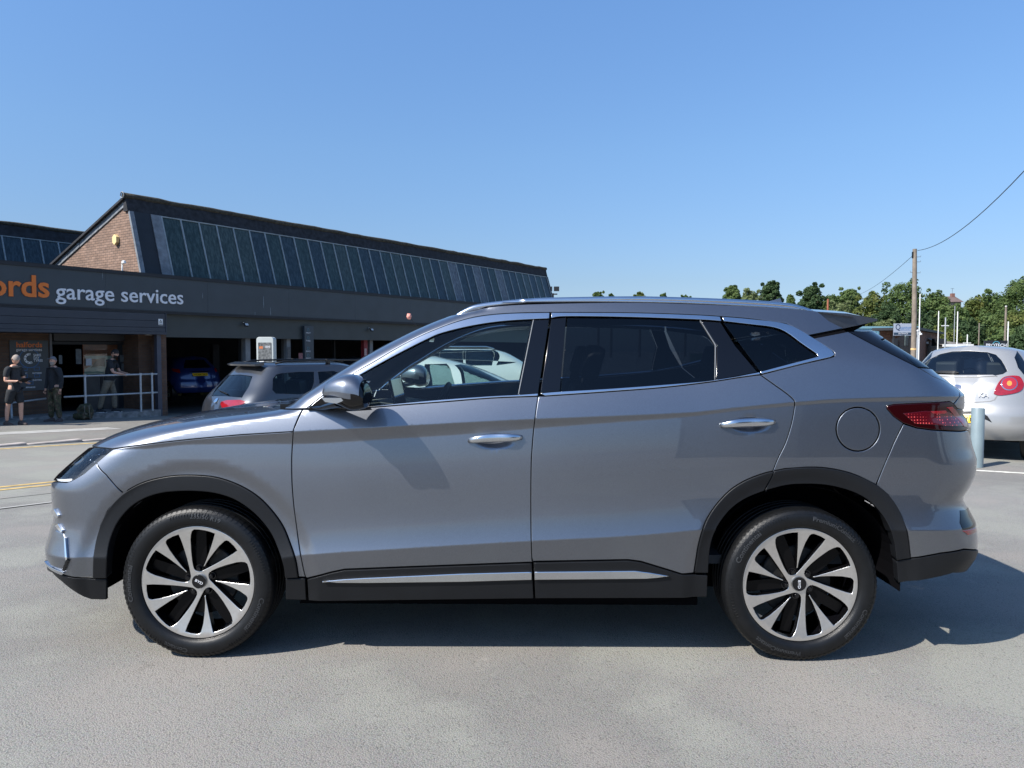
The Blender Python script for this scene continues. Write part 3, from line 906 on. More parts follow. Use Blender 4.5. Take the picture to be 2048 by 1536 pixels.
# glass and pillars
M['strip'] = mat('weather_strip', (0.16, 0.17, 0.18), 0.5, metal=0.5)
panel('window_glass', sp([(719.3,751),(758,729),(807,702.5),(856,678),(885,666),(944,651.7),(1002.5,643),(1066,638.7)]) + [(1037,789.2)] + sp(BELT_I1[::-1][1:]) + [(650,814),(660,798),(690,768)], M['clear_glass'], off=-0.008, grid=0.04, thick=0.004, bevel=0.001)
panel('door_pillar', [(1067,638.5),(1098.8,637.3),(1076.5,786.8),(1036.5,789.2)], M['gloss_black'], off=-0.003, grid=0.04)
panel('pillar_strip', [(1066,639.5),(1068,639.2),(1037.8,789),(1035.8,789.2)], M['strip'], off=0.001, gap=0.0, bevel=0.001)
panel('rear_door_pillar', [(1102,636.5),(1133,633.3),(1120.5,782.6),(1080,786)], M['gloss_black'], off=-0.003, grid=0.04)
panel('window_glass', [(1134,633.5),(1266,635),(1400,639.9),(1431,689),(1430,760),(1324,769.5),(1207,778),(1121,782.8)], M['privacy_glass'], off=-0.008, grid=0.04, thick=0.004, bevel=0.001)
panel('pillar_strip', [(1400,640),(1401.6,640),(1432,688.5),(1430.8,760),(1429.2,760),(1430.2,689.3)], M['strip'], off=-0.002, gap=0.0, bevel=0.0008)
panel('quarter_pillar', [(1402.5,640.3),(1442,643),(1471,690),(1516.5,744.2),(1431.8,760),(1433,689)], M['gloss_black'], off=-0.004, grid=0.04)
panel('quarter_glass', [(1446,643.3),(1500,649),(1547,655.5),(1573.5,666),(1602.7,687.5),(1632,708),(1635,712),(1570.5,729.7),(1521,743)], M['privacy_glass'], off=-0.006, grid=0.04, thick=0.004, bevel=0.001)
panel('windscreen', [(580,809),(599.5,795),(629,774.7),(687,737),(745.5,702),(792,677),(839,654),(880,637),('X',-0.28,1.625),('F',1.64),('F',1.58),('F',1.5),('F',1.4),('F',1.3),('F',1.2),('F',1.165)], M['clear_glass'], central=True, off=-0.004, grid=0.05, bevel=0.001, gap=-0.002)
# lamps
panel('headlamp_bowl', LAMP, mat('lamp_bowl', (0.10,0.105,0.115), 0.25, metal=0.8), off=-0.05, gap=0.004, bevel=0.001, grid=0.02)
hl = panel('headlamp_lens', LAMP, M['lamp_glass'], off=-0.001, gap=0.0015, bevel=0.002, grid=0.015, thick=0.05)
panel('headlamp_reflector', [(136,926),(150,905),(168,899),(190,899),(170,912),(164,930),(150,937),(137,937)], M['chrome'], off=-0.03, grid=0.01, gap=0.0)
panel('headlamp_fin', [(196,905),(220,901),(180,930),(150,951),(140,955),(152,942),(170,925)], M['satin'], off=-0.022, grid=0.01, gap=0.0)
panel('daytime_lamp', [(111.6,955.5),(127,957),(141.5,956.4),(142.4,959.5),(137,962.4),(120,962),(112.5,960)], mat('daytime_strip', (0.85, 0.86, 0.88), 0.2, coat=1.0), off=-0.004, gap=0.0, grid=0.012)
panel('tail_lamp', TLAMP, M['dark_red_lens'], off=0.001, gap=0.001, bevel=0.003, grid=0.015)
tlred = mat('tail_lamp_red', (0.30, 0.006, 0.012), 0.15, coat=1.0)
_nt = tlred.node_tree; _tc = N(_nt, 'ShaderNodeTexCoord'); _vo = N(_nt, 'ShaderNodeTexVoronoi'); _vo.inputs['Scale'].default_value = 75; _vo.inputs['Randomness'].default_value = 0.12
_rp = N(_nt, 'ShaderNodeValToRGB'); _rp.color_ramp.elements[0].position = 0.12; _rp.color_ramp.elements[0].color = (0.8, 0.1, 0.1, 1); _rp.color_ramp.elements[1].position = 0.3; _rp.color_ramp.elements[1].color = (0.07, 0.002, 0.006, 1)
_nt.links.new(_tc.outputs['Object'], _vo.inputs['Vector']); _nt.links.new(_vo.outputs['Distance'], _rp.inputs[0]); _nt.links.new(_rp.outputs[0], _nt.nodes['Principled BSDF'].inputs['Base Color'])
panel('tail_lamp_grid', [(1806,827),(1850,822),(1896,824),(1920,838),(1928,852),(1900,852),(1850,849),(1830,847)], tlred, off=0.0035, gap=0.0, bevel=0.001, grid=0.015, thick=0.003)
panel('tail_lamp_bar', [(1861,822.5),(1890,821),(1893,824.5),(1888,827.5),(1864,827)], M['red_lens'], off=0.005, gap=0.0, bevel=0.001, grid=0.012, thick=0.003)
panel('tail_lamp_bar', [(1893,815),(1903,813.5),(1932,845),(1933,855),(1926,853),(1913,838)], M['red_lens'], off=0.005, gap=0.0, bevel=0.001, grid=0.012, thick=0.003)
panel('rear_reflector', [(1925.6,1062),(1950.7,1055),(1953,1063),(1945,1067),(1934.7,1070)], M['red_lens'], off=0.004, gap=0.0, bevel=0.001, grid=0.012)
panel('rear_bumper_slot', [(1932.4,986),(1939,1000),(1948,1030),(1951,1053),(1925,1060),(1919,1045),(1919,1020.8)], M['gloss_black'], off=0.002, gap=0.0, grid=0.012)
# front bumper corner details
panel('bumper_vent', [(113,1060),(128,1066),(133,1078),(135,1118),(128,1138),(104,1130),(96,1112),(100,1085)], M['suv_paint'], off=0.006, gap=0.0, bevel=0.005, grid=0.012)
panel('vent_blade', [(132,1074),(134.5,1074),(138,1117),(135,1119)], M['chrome'], off=0.012, gap=0.0, bevel=0.001, grid=0.01)
panel('vent_shadow', [(135,1119),(140.5,1119),(131,1141),(127,1139.5)], M['gloss_black'], off=0.009, gap=0.0, bevel=0.001, grid=0.01)
panel('lower_lip', [(93,1121),(104,1132),(128,1142),(131,1145),(126,1148.5),(108,1140),(95,1127)], M['satin'], off=0.010, gap=0.0, bevel=0.002, grid=0.01)
for k, (dx, dy) in enumerate(((0, 0), (8, 30))):
    panel('bumper_fin', [(106+dx,1021+dy),(113+dx,1017+dy),(117+dx,1024+dy),(121+dx,1031+dy),(119+dx,1036+dy),(112+dx,1029+dy)], M['chrome'], off=0.012, gap=0.0, bevel=0.002, grid=0.01)

# inner dark body: closes the seams and wheel houses
def inner_shell():
    mb = MB(); nx, nz = 150, 22
    for s in (-1, 1):
        idx = {}
        for j in range(nz+1):
            z = 0.26 + (1.10-0.26)*j/nz
            f, _, _, r, _, _ = ends(z)
            for i in range(nx+1):
                x = f+0.06 + (r-f-0.12)*i/nx
                idx[i, j] = len(mb.v); mb.v.append((x, s*max(0.0, min(W(x, z), 0.93)-0.035), z))
        for j in range(nz):
            for i in range(nx):
                c = [mb.v[idx[i+a, j+b]] for a, b in ((0,0),(1,0),(1,1),(0,1))]
                if min(q[0] for q in c) < -1.72 and max(q[2] for q in c) > 0.70: continue
                if max(abs(q[0]) for q in c) > 1.8 and min(q[2] for q in c) < 0.40: continue
                if any(min(sqrt((p[0]-h[0])**2+(p[2]-h[1])**2) for h in HUBS) < 0.47 for p in c): continue
                mb.f.append((idx[i,j], idx[i+1,j], idx[i+1,j+1], idx[i,j+1])); mb.m.append(0)
    mb.box(-0.93, 0.93, -0.84, 0.84, 0.235, 0.27)
    mb.box(-1.9, 1.95, -0.50, 0.50, 0.27, 0.60)
    for hx, hz in HUBS:      # wheel house liners
        for s in (-1, 1):
            n = 28; vs = []
            for k in range(n+1):
                a = -0.06 + (pi+0.16)*k/n
                vs += [(hx+0.455*cos(a), s*0.90, hz+0.455*sin(a)), (hx+0.455*cos(a), s*0.50, hz+0.455*sin(a))]
            mb.add(vs, [(2*k, 2*k+1, 2*k+3, 2*k+2) for k in range(n)])
            mb.add([(hx-0.45, s*0.52, 0.22),(hx+0.45, s*0.52, 0.22),(hx+0.45, s*0.52, 0.85),(hx-0.45, s*0.52, 0.85)], [(0,1,2,3)])
    return mb.build('underbody', M['dark'], suv)
inner_shell()

# roof skin ---------------------------------------------------------------------------
def roof():
    mb = MB(); nx, ny = 40, 20
    xs = [0.02 + (1.72-0.02)*i/nx for i in range(nx+1)]
    for x in xs:
        zr = zroof(x)
        for j in range(ny+1):
            s = -1 + 2*j/ny
            lead = 0.24*(1-abs(s)**5)*max(0, 1-(x-0.02)/0.5)
            mb.v.append((x-lead, 0.648*s, zr-0.006 + (0.022*sqrt(max(0, 1-abs(s)**2.2)))*sstep(-0.3, 0.4, x-lead) - 0.085*(1-sstep(-0.3, 0.45, x-lead))*(1-abs(s)**6)))
    for i in range(nx):
        for j in range(ny):
            a = i*(ny+1)+j; mb.f.append((a, a+ny+1, a+ny+2, a+1)); mb.m.append(0)
    mb.build('roof', P, suv, smooth=True)
    g = MB(); g.add([(-0.30,-0.5,zroof(-0.3)+0.03),(0.9,-0.5,zroof(0.9)+0.03),(0.9,0.5,zroof(0.9)+0.03),(-0.3,0.5,zroof(-0.3)+0.03)], [(0,1,2,3)])
    hd = MB(); hd.box(0.0, 1.5, -0.60, 0.60, 1.585, 1.60)
    hd.build('headliner', M['trim_dark'], suv)
roof()
def rail(s):
    top = sp([(909,630),(938.6,613.8),(962,607),(1009,601),(1067.5,596.3),(1120,594.4),(1266,592.3),(1383,594.8),(1500,599.8),(1573.5,605.6),(1605,612.5),(1626,620)])
    pts = []
    for px, py in top:
        x, z = unproj(px, py, 0.635); pts.append((x, z-0.014))
    mb = MB()
    P3 = [(x, s*0.625, z) for x, z in pts]
    r = [0.006]+[0.015]*(len(P3)-2)+[0.006]
    mb.tube(P3, r, 12, flat=(1.0, 0.95))
    low = [(x, s*0.628, zroof(x)-0.002) for x, z in pts[14:-4]]
    mb.tube(low, 0.013, 8)
    mb.build('roof_rail', M['satin'], suv, smooth=True)
rail(-1); rail(1)
fin = MB()
fx0, fz0 = unproj(1535, 606, 0.0)
fin.add([(1.40,-0.02,1.655),(1.40,0.02,1.655),(1.60,-0.03,1.64),(1.60,0.03,1.64),(1.58,-0.004,1.717),(1.58,0.004,1.717),(1.50,-0.004,1.695),(1.50,0.004,1.695)],
        [(0,2,4,6),(1,7,5,3),(0,6,7,1),(6,4,5,7),(4,2,3,5)])
fin.build('shark_fin_aerial', P, suv, smooth=40)
# spoiler
def spoiler():
    mb = MB(); n = 14; top = []; bot = []; V = []
    xa, za = unproj(1690, 656.5, 0.66); xt, zt = unproj(1755.6, 637.7, 0.62); xg, zg = unproj(1638, 623.6, 0.64)
    for j in range(n+1):
        s = -1+2*j/n; k = 1-abs(s)**4
        y = 0.635*s
        V.append([(xg-0.02+0.03*k, y, zg+0.002+0.03*sqrt(max(0,1-abs(s)**2.2))), (xg+0.14+0.05*k, y, zg-0.008+0.028*k), (xt+0.03*k, y*0.97, zt+0.012*k),(xt+0.03*k, y*0.97, zt-0.010), (xa-0.02+0.03*k, y, za-0.006), (xa-0.14, y, za+0.01)])
    vs = [p for r_ in V for p in r_]; m = 6
    fs = [(j*m+i, (j+1)*m+i, (j+1)*m+(i+1)%m, j*m+(i+1)%m) for j in range(n) for i in range(m)]
    fs += [tuple(range(m)), tuple(n*m+i for i in reversed(range(m)))]
    mb.add(vs, fs)
    mb.build('rear_spoiler', P, suv, smooth=35)
    b2 = MB()
    x1, z1 = unproj(1617, 672, 0.68)
    b2.add([(x1,-0.62,z1-0.01),(xa+0.02,-0.62,za-0.008),(xt-0.02,-0.58,zt-0.016),(xa+0.0,-0.60,za-0.05),(x1+0.02,-0.62,z1-0.03),
            (x1,0.62,z1-0.01),(xa+0.02,0.62,za-0.008),(xt-0.02,0.58,zt-0.016),(xa,0.60,za-0.05),(x1+0.02,0.62,z1-0.03)],
           [(0,1,2,3,4),(9,8,7,6,5),(0,5,6,1),(1,6,7,2),(2,7,8,3),(3,8,9,4)])
    b2.build('spoiler_underside', M['gloss_black'], suv)
spoiler()
panel('gap_filler', [(1616,671),(1690,656.5),(1697,661.5),(1625,676)], M['dark'], off=-0.012, gap=-0.002)

# cowl and wiper
cw = MB(); cw.box(-1.22, -1.02, -0.72, 0.72, 1.07, 1.125)
cw.build('cowl', M['black_plastic'], suv)
x, z = unproj(575, 812, 0.5)
wp = MB(); wp.tube([(x-0.02,-0.55,z-0.02),(x+0.02,-0.52,z+0.012),(x+0.16,-0.35,z+0.07),(x+0.2,0.05,z+0.10)], 0.008, 6)
wp.box(x-0.015, x+0.03, -0.57, -0.52, z-0.02, z+0.015)
wp.build('wiper', M['black_plastic'], suv)

# door mirrors ---------------------------------------------------------------------------
def mirror(s):
    dW = 1.045
    def zx(px, py): return unproj(px, py, dW)
    top = [(646,785),(652,770),(663,760),(680,752),(700,748.3),(713,749.5),(724,756),(731,766),(735.5,780),(736,795)]
    bot = [(646,786),(650,796),(657,802),(670,806),(690,814),(705,820),(715,820),(725,818),(733,815),(736,806)]
    T = spline([zx(*p) for p in top], 3); B = spline([zx(*p) for p in bot], 3)
    tz = Pchip(sorted({round(p.x,4): p.y for p in T}.items())); bz = Pchip(sorted({round(p.x,4): p.y for p in B}.items()))
    x0 = T[0].x; x1 = T[-1].x
    split = zx(690, 790)[1]
    sec = []; n = 26; m = 28
    for i in range(n+1):
        u = i/n; u = 0.5-0.5*cos(pi*u)
        x = x0+(x1-x0)*u
        zt, zb = tz(x), bz(x)
        if zt-zb < 0.004: zt += .002; zb -= .002
        d = 0.105*min(1.0, sqrt(max(0.0, min(1, (x-x0)/(0.6*(x1-x0)))))*0.9+0.12)
        if u > 0.93: d *= 0.97
        sec.append((x, zt, zb, d))
    def ring(x, zt, zb, d, a0, a1, m, grow=0.0):
        out = []
        zc = 0.5*(zt+zb); h = 0.5*(zt-zb)
        for k in range(m+1):
            a = a0+(a1-a0)*k/m
            cy = abs(cos(a))**0.8*(1 if cos(a) >= 0 else -1); sz = abs(sin(a))**0.8*(1 if sin(a) >= 0 else -1)
            out.append((x, s*(dW+(d+grow)*cy-0.0), zc+(h+grow)*sz))
        return out
    def body(name, material, cond):
        mb = MB(); full = [ring(*q, 0, 2*pi, m) for q in sec]
        vs = [p for r_ in full for p in r_]
        fs = []
        for i in range(n):
            for k in range(m):
                f = (i*(m+1)+k, (i+1)*(m+1)+k, (i+1)*(m+1)+k+1, i*(m+1)+k+1)
                zc = sum(vs[j][2] for j in f)/4; xc = sum(vs[j][0] for j in f)/4
                if cond(xc, zc): fs.append(f)
        mb.add(vs, fs)
        if name == 'mirror_base': mb.add(full[-1], [tuple(range(m+1))])
        return mb
    xe = zx(729, 780)[0]
    cap = body('mirror_cap', None, lambda x, z: z > split and x < xe).build('mirror_cap', M['suv_paint'] if False else M['mirror_paint'], suv, smooth=True)
    base = body('mirror_base', None, lambda x, z: not (z > split and x < xe)).build('mirror_base', M['gloss_black'], suv, smooth=45)
    # indicator lens
    mb = MB()
    pts = [zx(*p) for p in [(655,793),(704,793),(694,800),(684,804),(662,801)]]
    mb.add([(x, s*(dW+0.098), z) for x, z in pts]+[(x+0.004, s*(dW+0.02), z) for x, z in pts], [(0,1,2,3,4),(0,5,6,1),(1,6,7,2),(2,7,8,3),(3,8,9,4),(4,9,5,0)])
    mb.build('mirror_indicator', M['satin'], suv)
    # arm and door foot
    mb = MB()
    a = unproj(622, 816, 0.90); b = unproj(690, 812, 0.98)
    mb.tube([(a[0]+0.0, s*0.86, a[1]+0.0), (a[0]+0.07, s*0.90, a[1]+0.004), (b[0], s*1.0, b[1]+0.015)], [0.018, 0.026, 0.035], 10, flat=(1.5, 0.55))
    q = [unproj(px, py, 0.885) for px, py in [(614,818.5),(650,790),(672,775),(690,812),(740,815),(700,818.5)]]
    mb.add([(x, s*0.888, z) for x, z in q]+[(x, s*0.86, z) for x, z in q], [(0,1,2,3,4,5),(0,6,7,1),(1,7,8,2),(2,8,9,3),(3,9,10,4),(4,10,11,5),(5,11,6,0)])
    mb.build('mirror_arm', M['gloss_black'], suv, smooth=40)
M['mirror_paint'] = M['suv_paint']
mirror(-1); mirror(1)

# door handles ------------------------------------------------------------------------
def handle(px, py, door, s):
    x0, z0 = unproj(px, py, 0.93)
    w = 0.122
    mb = MB()
    cs = []
    for i in range(15):
        u = -1+2*i/14
        x = x0+u*w; z = z0+0.010 + 0.004*u + (-0.012*abs(u)**3 if u < 0 else -0.003*abs(u)**3)
        y = W(x, z)+0.030-0.026*abs(u)**3
        cs.append((x, s*y, z))
    r = [0.010+0.010*(1-abs(-1+2*i/14)**2.5) for i in range(15)]
    mb.tube(cs, r, 12, flat=(0.6, 1.0))
    mb.build('door_handle', M['satin'], door, smooth=True)
    # pivot cover behind the bar's rear end
    mb = MB()
    pl = []
    for k in range(24):
        a = 2*pi*k/24; ca, sa = cos(a), sin(a)
        x = x0+0.004+ca*w*0.98; z = z0+0.010+(0.026 if sa > 0 else 0.014)*sa
        if x < x0+0.02 and sa > 0: pass
        pl.append((x, z))
    pl = [q for q in pl if q[0] > x0+0.03]
    pl.sort(key=lambda q: atan2(q[1]-z0-0.01, q[0]-x0-0.07))
    V = [(x, s*(W(x, z)+0.016), z) for x, z in pl]+[(x, s*(W(x, z)-0.01), z) for x, z in pl]; n = len(pl)
    mb.add(V, [tuple(range(n))]+[(i, (i+1)%n, n+(i+1)%n, n+i) for i in range(n)])
    mb.build('handle_cover', P, door, smooth=40)
for d, (px, py) in ((fdoor, (990, 881)), (rdoor, (1499, 850))):
    handle(px, py, d[0], -1); handle(px, py, d[1], 1)

# wheels ------------------------------------------------------------------------------
HOLE = [(-25,-497),(20,-496),(75,-488),(125,-475),(168,-458),(150,-405),(118,-320),(80,-230),(55,-170),(38,-140),(48,-140),(78,-190),(108,-230),(148,-280),(200,-340),(232,-368),(255,-388),(275,-394),(295,-388),(340,-345),(373,-300),(330,-268),(260,-225),(170,-172),(75,-120),(20,-93),(2,-90),(-18,-92),(-38,-100),(-52,-118),(-60,-150),(-66,-200),(-69,-290),(-66,-400),(-58,-445),(-45,-480)]
RIMR = 0.2615
def rim_mesh():
    K = RIMR/525.0
    holes = []
    for k in range(5):
        a = 2*pi*k/5
        # image (x right, y down) -> (x, z up); viewed from the near side
        pts = [(p[0]*K, -p[1]*K) for p in HOLE]
        holes.append([Vector((x*cos(a)-z*sin(a), x*sin(a)+z*cos(a))) for x, z in pts])
    outer = [Vector((RIMR*cos(2*pi*k/96), RIMR*sin(2*pi*k/96))) for k in range(96)]
    def sf(x, z, off):
        r = sqrt(x*x+z*z)
        d = 0.0 if r > 0.245 else 0.024*(1-(r/0.245)**2)
        lip = 0.0 if r < 0.252 else (r-0.252)*0.3
        dd = 0.024*2*r/0.245**2 if 1e-5 < r < 0.245 else 0
        n = Vector((-x/r*dd, -1, -z/r*dd)).normalized() if r > 1e-5 else Vector((0,-1,0))
        return Vector((x, d-off+lip, z)), n
    V, Nn, Fc = lift([outer]+holes, 0.02, sf, centre_clip=False, thick=0.035, bevel=0.0018, gap=0.0)
    return V, Nn, Fc
_rv = rim_mesh()
def split_rim(parent):
    V, Nn, Fc = _rv
    me = bpy.data.meshes.new('rim'); me.from_pydata([tuple(v) for v in V], [], Fc)
    me.materials.append(M['alloy']); me.materials.append(M['spoke_black'])
    flip = []
    for p in me.polygons:
        s = Vector((0,0,0))
        for i in p.vertices: s += Nn[i]
        if p.normal.dot(s) < 0: flip.append(p.index)
        if abs(s.y) < 1.5 or len(p.vertices) == 4 and max(V[i].y for i in p.vertices)-min(V[i].y for i in p.vertices) > 0.02: p.material_index = 1
    bm = bmesh.new(); bm.from_mesh(me); bm.faces.ensure_lookup_table(); bmesh.ops.reverse_faces(bm, faces=[bm.faces[i] for i in flip]); bm.to_mesh(me); bm.free()
    me.polygons.foreach_set('use_smooth', [True]*len(me.polygons))
    me.normals_split_custom_set_from_vertices([tuple(n) for n in Nn])
    return me
rim_me = split_rim(None)
YROT = Matrix.Rotation(pi/2, 4, 'X')      # lathe axis z -> -y
def ring_text(s, size, r, ang0, name, wheel, mt, inward=False, spacing=1.0, reverse=False):
    """letters set round the sidewall; ang0 = start angle seen from the near side (ccw from +x)"""
    me = text_mesh(s, size, 0.0006, 0.015)
    co = np.empty(len(me.vertices)*3); me.vertices.foreach_get('co', co); co = co.reshape(-1, 3)
    out = []
    for x, y, z in co:
        x *= spacing
        if not reverse: a = ang0 - x/r; rr = r+y
        else: a = ang0 + x/r; rr = r-y
        t = max(0, min(1, (rr-0.262)/0.085))
        bulge = 0.006+0.012*sin(pi*min(1, t*1.05))
        out.append((rr*cos(a), -(bulge+0.0015+z), rr*sin(a)))
    me.vertices.foreach_set('co', np.array(out).ravel()); me.update(); me.materials.clear(); me.materials.append(mt)
    o = bpy.data.objects.new(name, me); link(o, wheel); return o
_w_parts = {}
def make_wheel(hx, s, rot, front):
    # hub and disc = the part itself
    mb = MB()
    mb.lathe([(0.0, -0.045),(0.07, -0.045),(0.075, -0.06),(0.16, -0.065),(0.165, -0.07),(0.165, -0.09),(0.08, -0.095),(0.0,-0.10)], 40, YROT)
    o = mb.build('wheel', M['disc'], suv, smooth=30)
    o.location = (hx, s*0.905, 0.352)
    if s > 0: o.rotation_euler = (0, 0, pi)
    spin = Matrix.Rotation(-rot, 4, 'Y')
    if 'rim' not in _w_parts:
        _w_parts['rim'] = rim_me
        b = MB()
        b.lathe([(0.2615,-0.004),(0.264,-0.008),(0.264,-0.014),(0.250,-0.022),(0.244,-0.06),(0.238,-0.19)], 72, YROT, 0)
        _w_parts['barrel'] = b.mesh('rim_barrel', [M['gloss_black']], 30)
        b = MB()
        for k in range(5):
            a = 2*pi*k/5+radians(90)
            Mx = Matrix.Rotation(-a, 4, 'Y')
            b.box(0.05, 0.235, 0.040, 0.062, -0.028, 0.020, 0, Mx)
        _w_parts['arms'] = b.mesh('inner_spokes', [M['spoke_black']])
        b = MB()
        prof = [(0.262, -0.010),(0.265, 0.000),(0.270, 0.007),(0.277, 0.013),(0.295, 0.018),(0.315, 0.018),(0.332, 0.013),(0.343, 0.004),(0.3495,-0.010),(0.3515,-0.030)]
        # grooves in the tread
        for c in (-0.055, -0.095, -0.140, -0.180):
            prof += [(0.352, c+0.006),(0.345, c+0.005),(0.345, c-0.005),(0.352, c-0.006)]
        prof += [(0.3515,-0.205),(0.3495,-0.225),(0.343,-0.239),(0.315,-0.253),(0.275,-0.248),(0.256,-0.237)]
        b.lathe(prof, 96, YROT, 0)
        _w_parts['tyre'] = b.mesh('tyre', [M['rubber']], 50)
        b = MB()
        for k in range(88):
            a = 2*pi*k/88; Mx = Matrix.Rotation(-a, 4, 'Y')
            b.add([tuple(Mx @ Vector(p)) for p in [(0.331,-0.0150,-0.0065),(0.3435,-0.0062,-0.0065),(0.3505,0.010,-0.0065),(0.3530,0.030,-0.0065),(0.331,-0.0150,0.0065),(0.3435,-0.0062,0.0065),(0.3505,0.010,0.0065),(0.3530,0.030,0.0065)]],
                  [(0,1,5,4),(1,2,6,5),(2,3,7,6)])
        # fine radial ribs (rim-guard decoration)
        for k in range(150):
            a = 2*pi*k/150; 
            if not (0.1 < (k/150*5) % 1 < 0.55): continue
            Mx = Matrix.Rotation(-a, 4, 'Y')
            b.add([tuple(Mx @ Vector(p)) for p in [(0.312,-0.0192,-0.0012),(0.330,-0.0148,-0.0012),(0.330,-0.0148,0.0012),(0.312,-0.0192,0.0012),(0.321,-0.0200,0)]], [(0,1,4),(1,2,4),(2,3,4),(3,0,4)])
        _w_parts['blocks'] = b.mesh('tread_blocks', [M['rubber']])
        b = MB(); b.lathe([(0.0,-0.008),(0.030,-0.008),(0.031,-0.010)], 32, Matrix.Translation((0,0.022,0)) @ YROT @ Matrix.Scale(-1,4,(0,0,1)))
        _w_parts['cap'] = b.mesh('centre_cap', [M['gloss_black']], 30)
        b = MB(); b.lathe([(0.030,0.0),(0.034,0.0),(0.034,0.012),(0.030,0.010)], 32, Matrix.Translation((0,0.016,0)) @ Matrix.Rotation(-pi/2,4,'X'), closed=True)
        _w_parts['capring'] = b.mesh('cap_ring', [M['steel']], 30)
        b = MB(); b.lathe([(0.0,-0.012),(0.009,-0.012),(0.0115,-0.008),(0.012,0.012)], 8, Matrix.Rotation(-pi/2,4,'X'))
        b.lathe([(0.013,0.004),(0.018,0.004),(0.019,0.012)], 16, Matrix.Rotation(-pi/2,4,'X'))
        _w_parts['nut'] = b.mesh('wheel_nut', [M['gloss_black']], 40)
    def sub(name, key, spinning=True):
        c = bpy.data.objects.new(name, _w_parts[key]); link(c, o)
        if spinning: c.matrix_local = spin
        return c
    sub('rim', 'rim'); sub('rim_barrel', 'barrel'); sub('inner_spokes', 'arms'); sub('tyre', 'tyre'); tag(sub('tread_blocks', 'blocks'), kind='stuff')
    sub('centre_cap', 'cap'); sub('cap_ring', 'capring')
    for k in range(5):
        a = radians(94)+2*pi*k/5+rot
        c = bpy.data.objects.new('wheel_nut', _w_parts['nut']); link(c, o); c.location = (0.058*cos(a), 0.03, 0.058*sin(a))
    if s < 0:
        th = radians(-28) if front else radians(-90)
        F4 = frame4((0, 0.0128, 0), (cos(th), 0, sin(th)), (-sin(th), 0, cos(th)))
        t = text_obj('cap_lettering', 'BYD', 0.017, F4 @ Matrix.Translation((-0.019, -0.006, 0)), M['letter_white'], o, width=0.038, bold=0.01)
        tz = radians
        if front:
            ring_text('Continental', 0.032, 0.300, tz(196), 'tyre_lettering', o, M['rubber_text'], spacing=1.1)
            ring_text('235/50 R19', 0.026, 0.303, tz(94), 'tyre_lettering', o, M['rubber_text'], spacing=1.15)
            ring_text('Contact', 0.030, 0.305, tz(262), 'tyre_lettering', o, M['rubber_text'], spacing=1.1, reverse=False)
            ring_text('Continental', 0.032, 0.300, tz(348), 'tyre_lettering', o, M['rubber_text'], spacing=1.1)
        else:
            ring_text('Continental', 0.032, 0.300, tz(160), 'tyre_lettering', o, M['rubber_text'], spacing=1.1)
            ring_text('PremiumContact', 0.028, 0.303, tz(82), 'tyre_lettering', o, M['rubber_text'], spacing=1.1)
            ring_text('Continental', 0.030, 0.300, tz(340), 'tyre_lettering', o, M['rubber_text'], spacing=1.1)
            ring_text('PremiumContact', 0.028, 0.303, tz(270), 'tyre_lettering', o, M['rubber_text'], spacing=1.1)
    return o
make_wheel(-1.3825, -1, 0.0, True); make_wheel(1.3825, -1, radians(23.6), False)
make_wheel(-1.3825, 1, 0.4, True); make_wheel(1.3825, 1, 0.9, False)

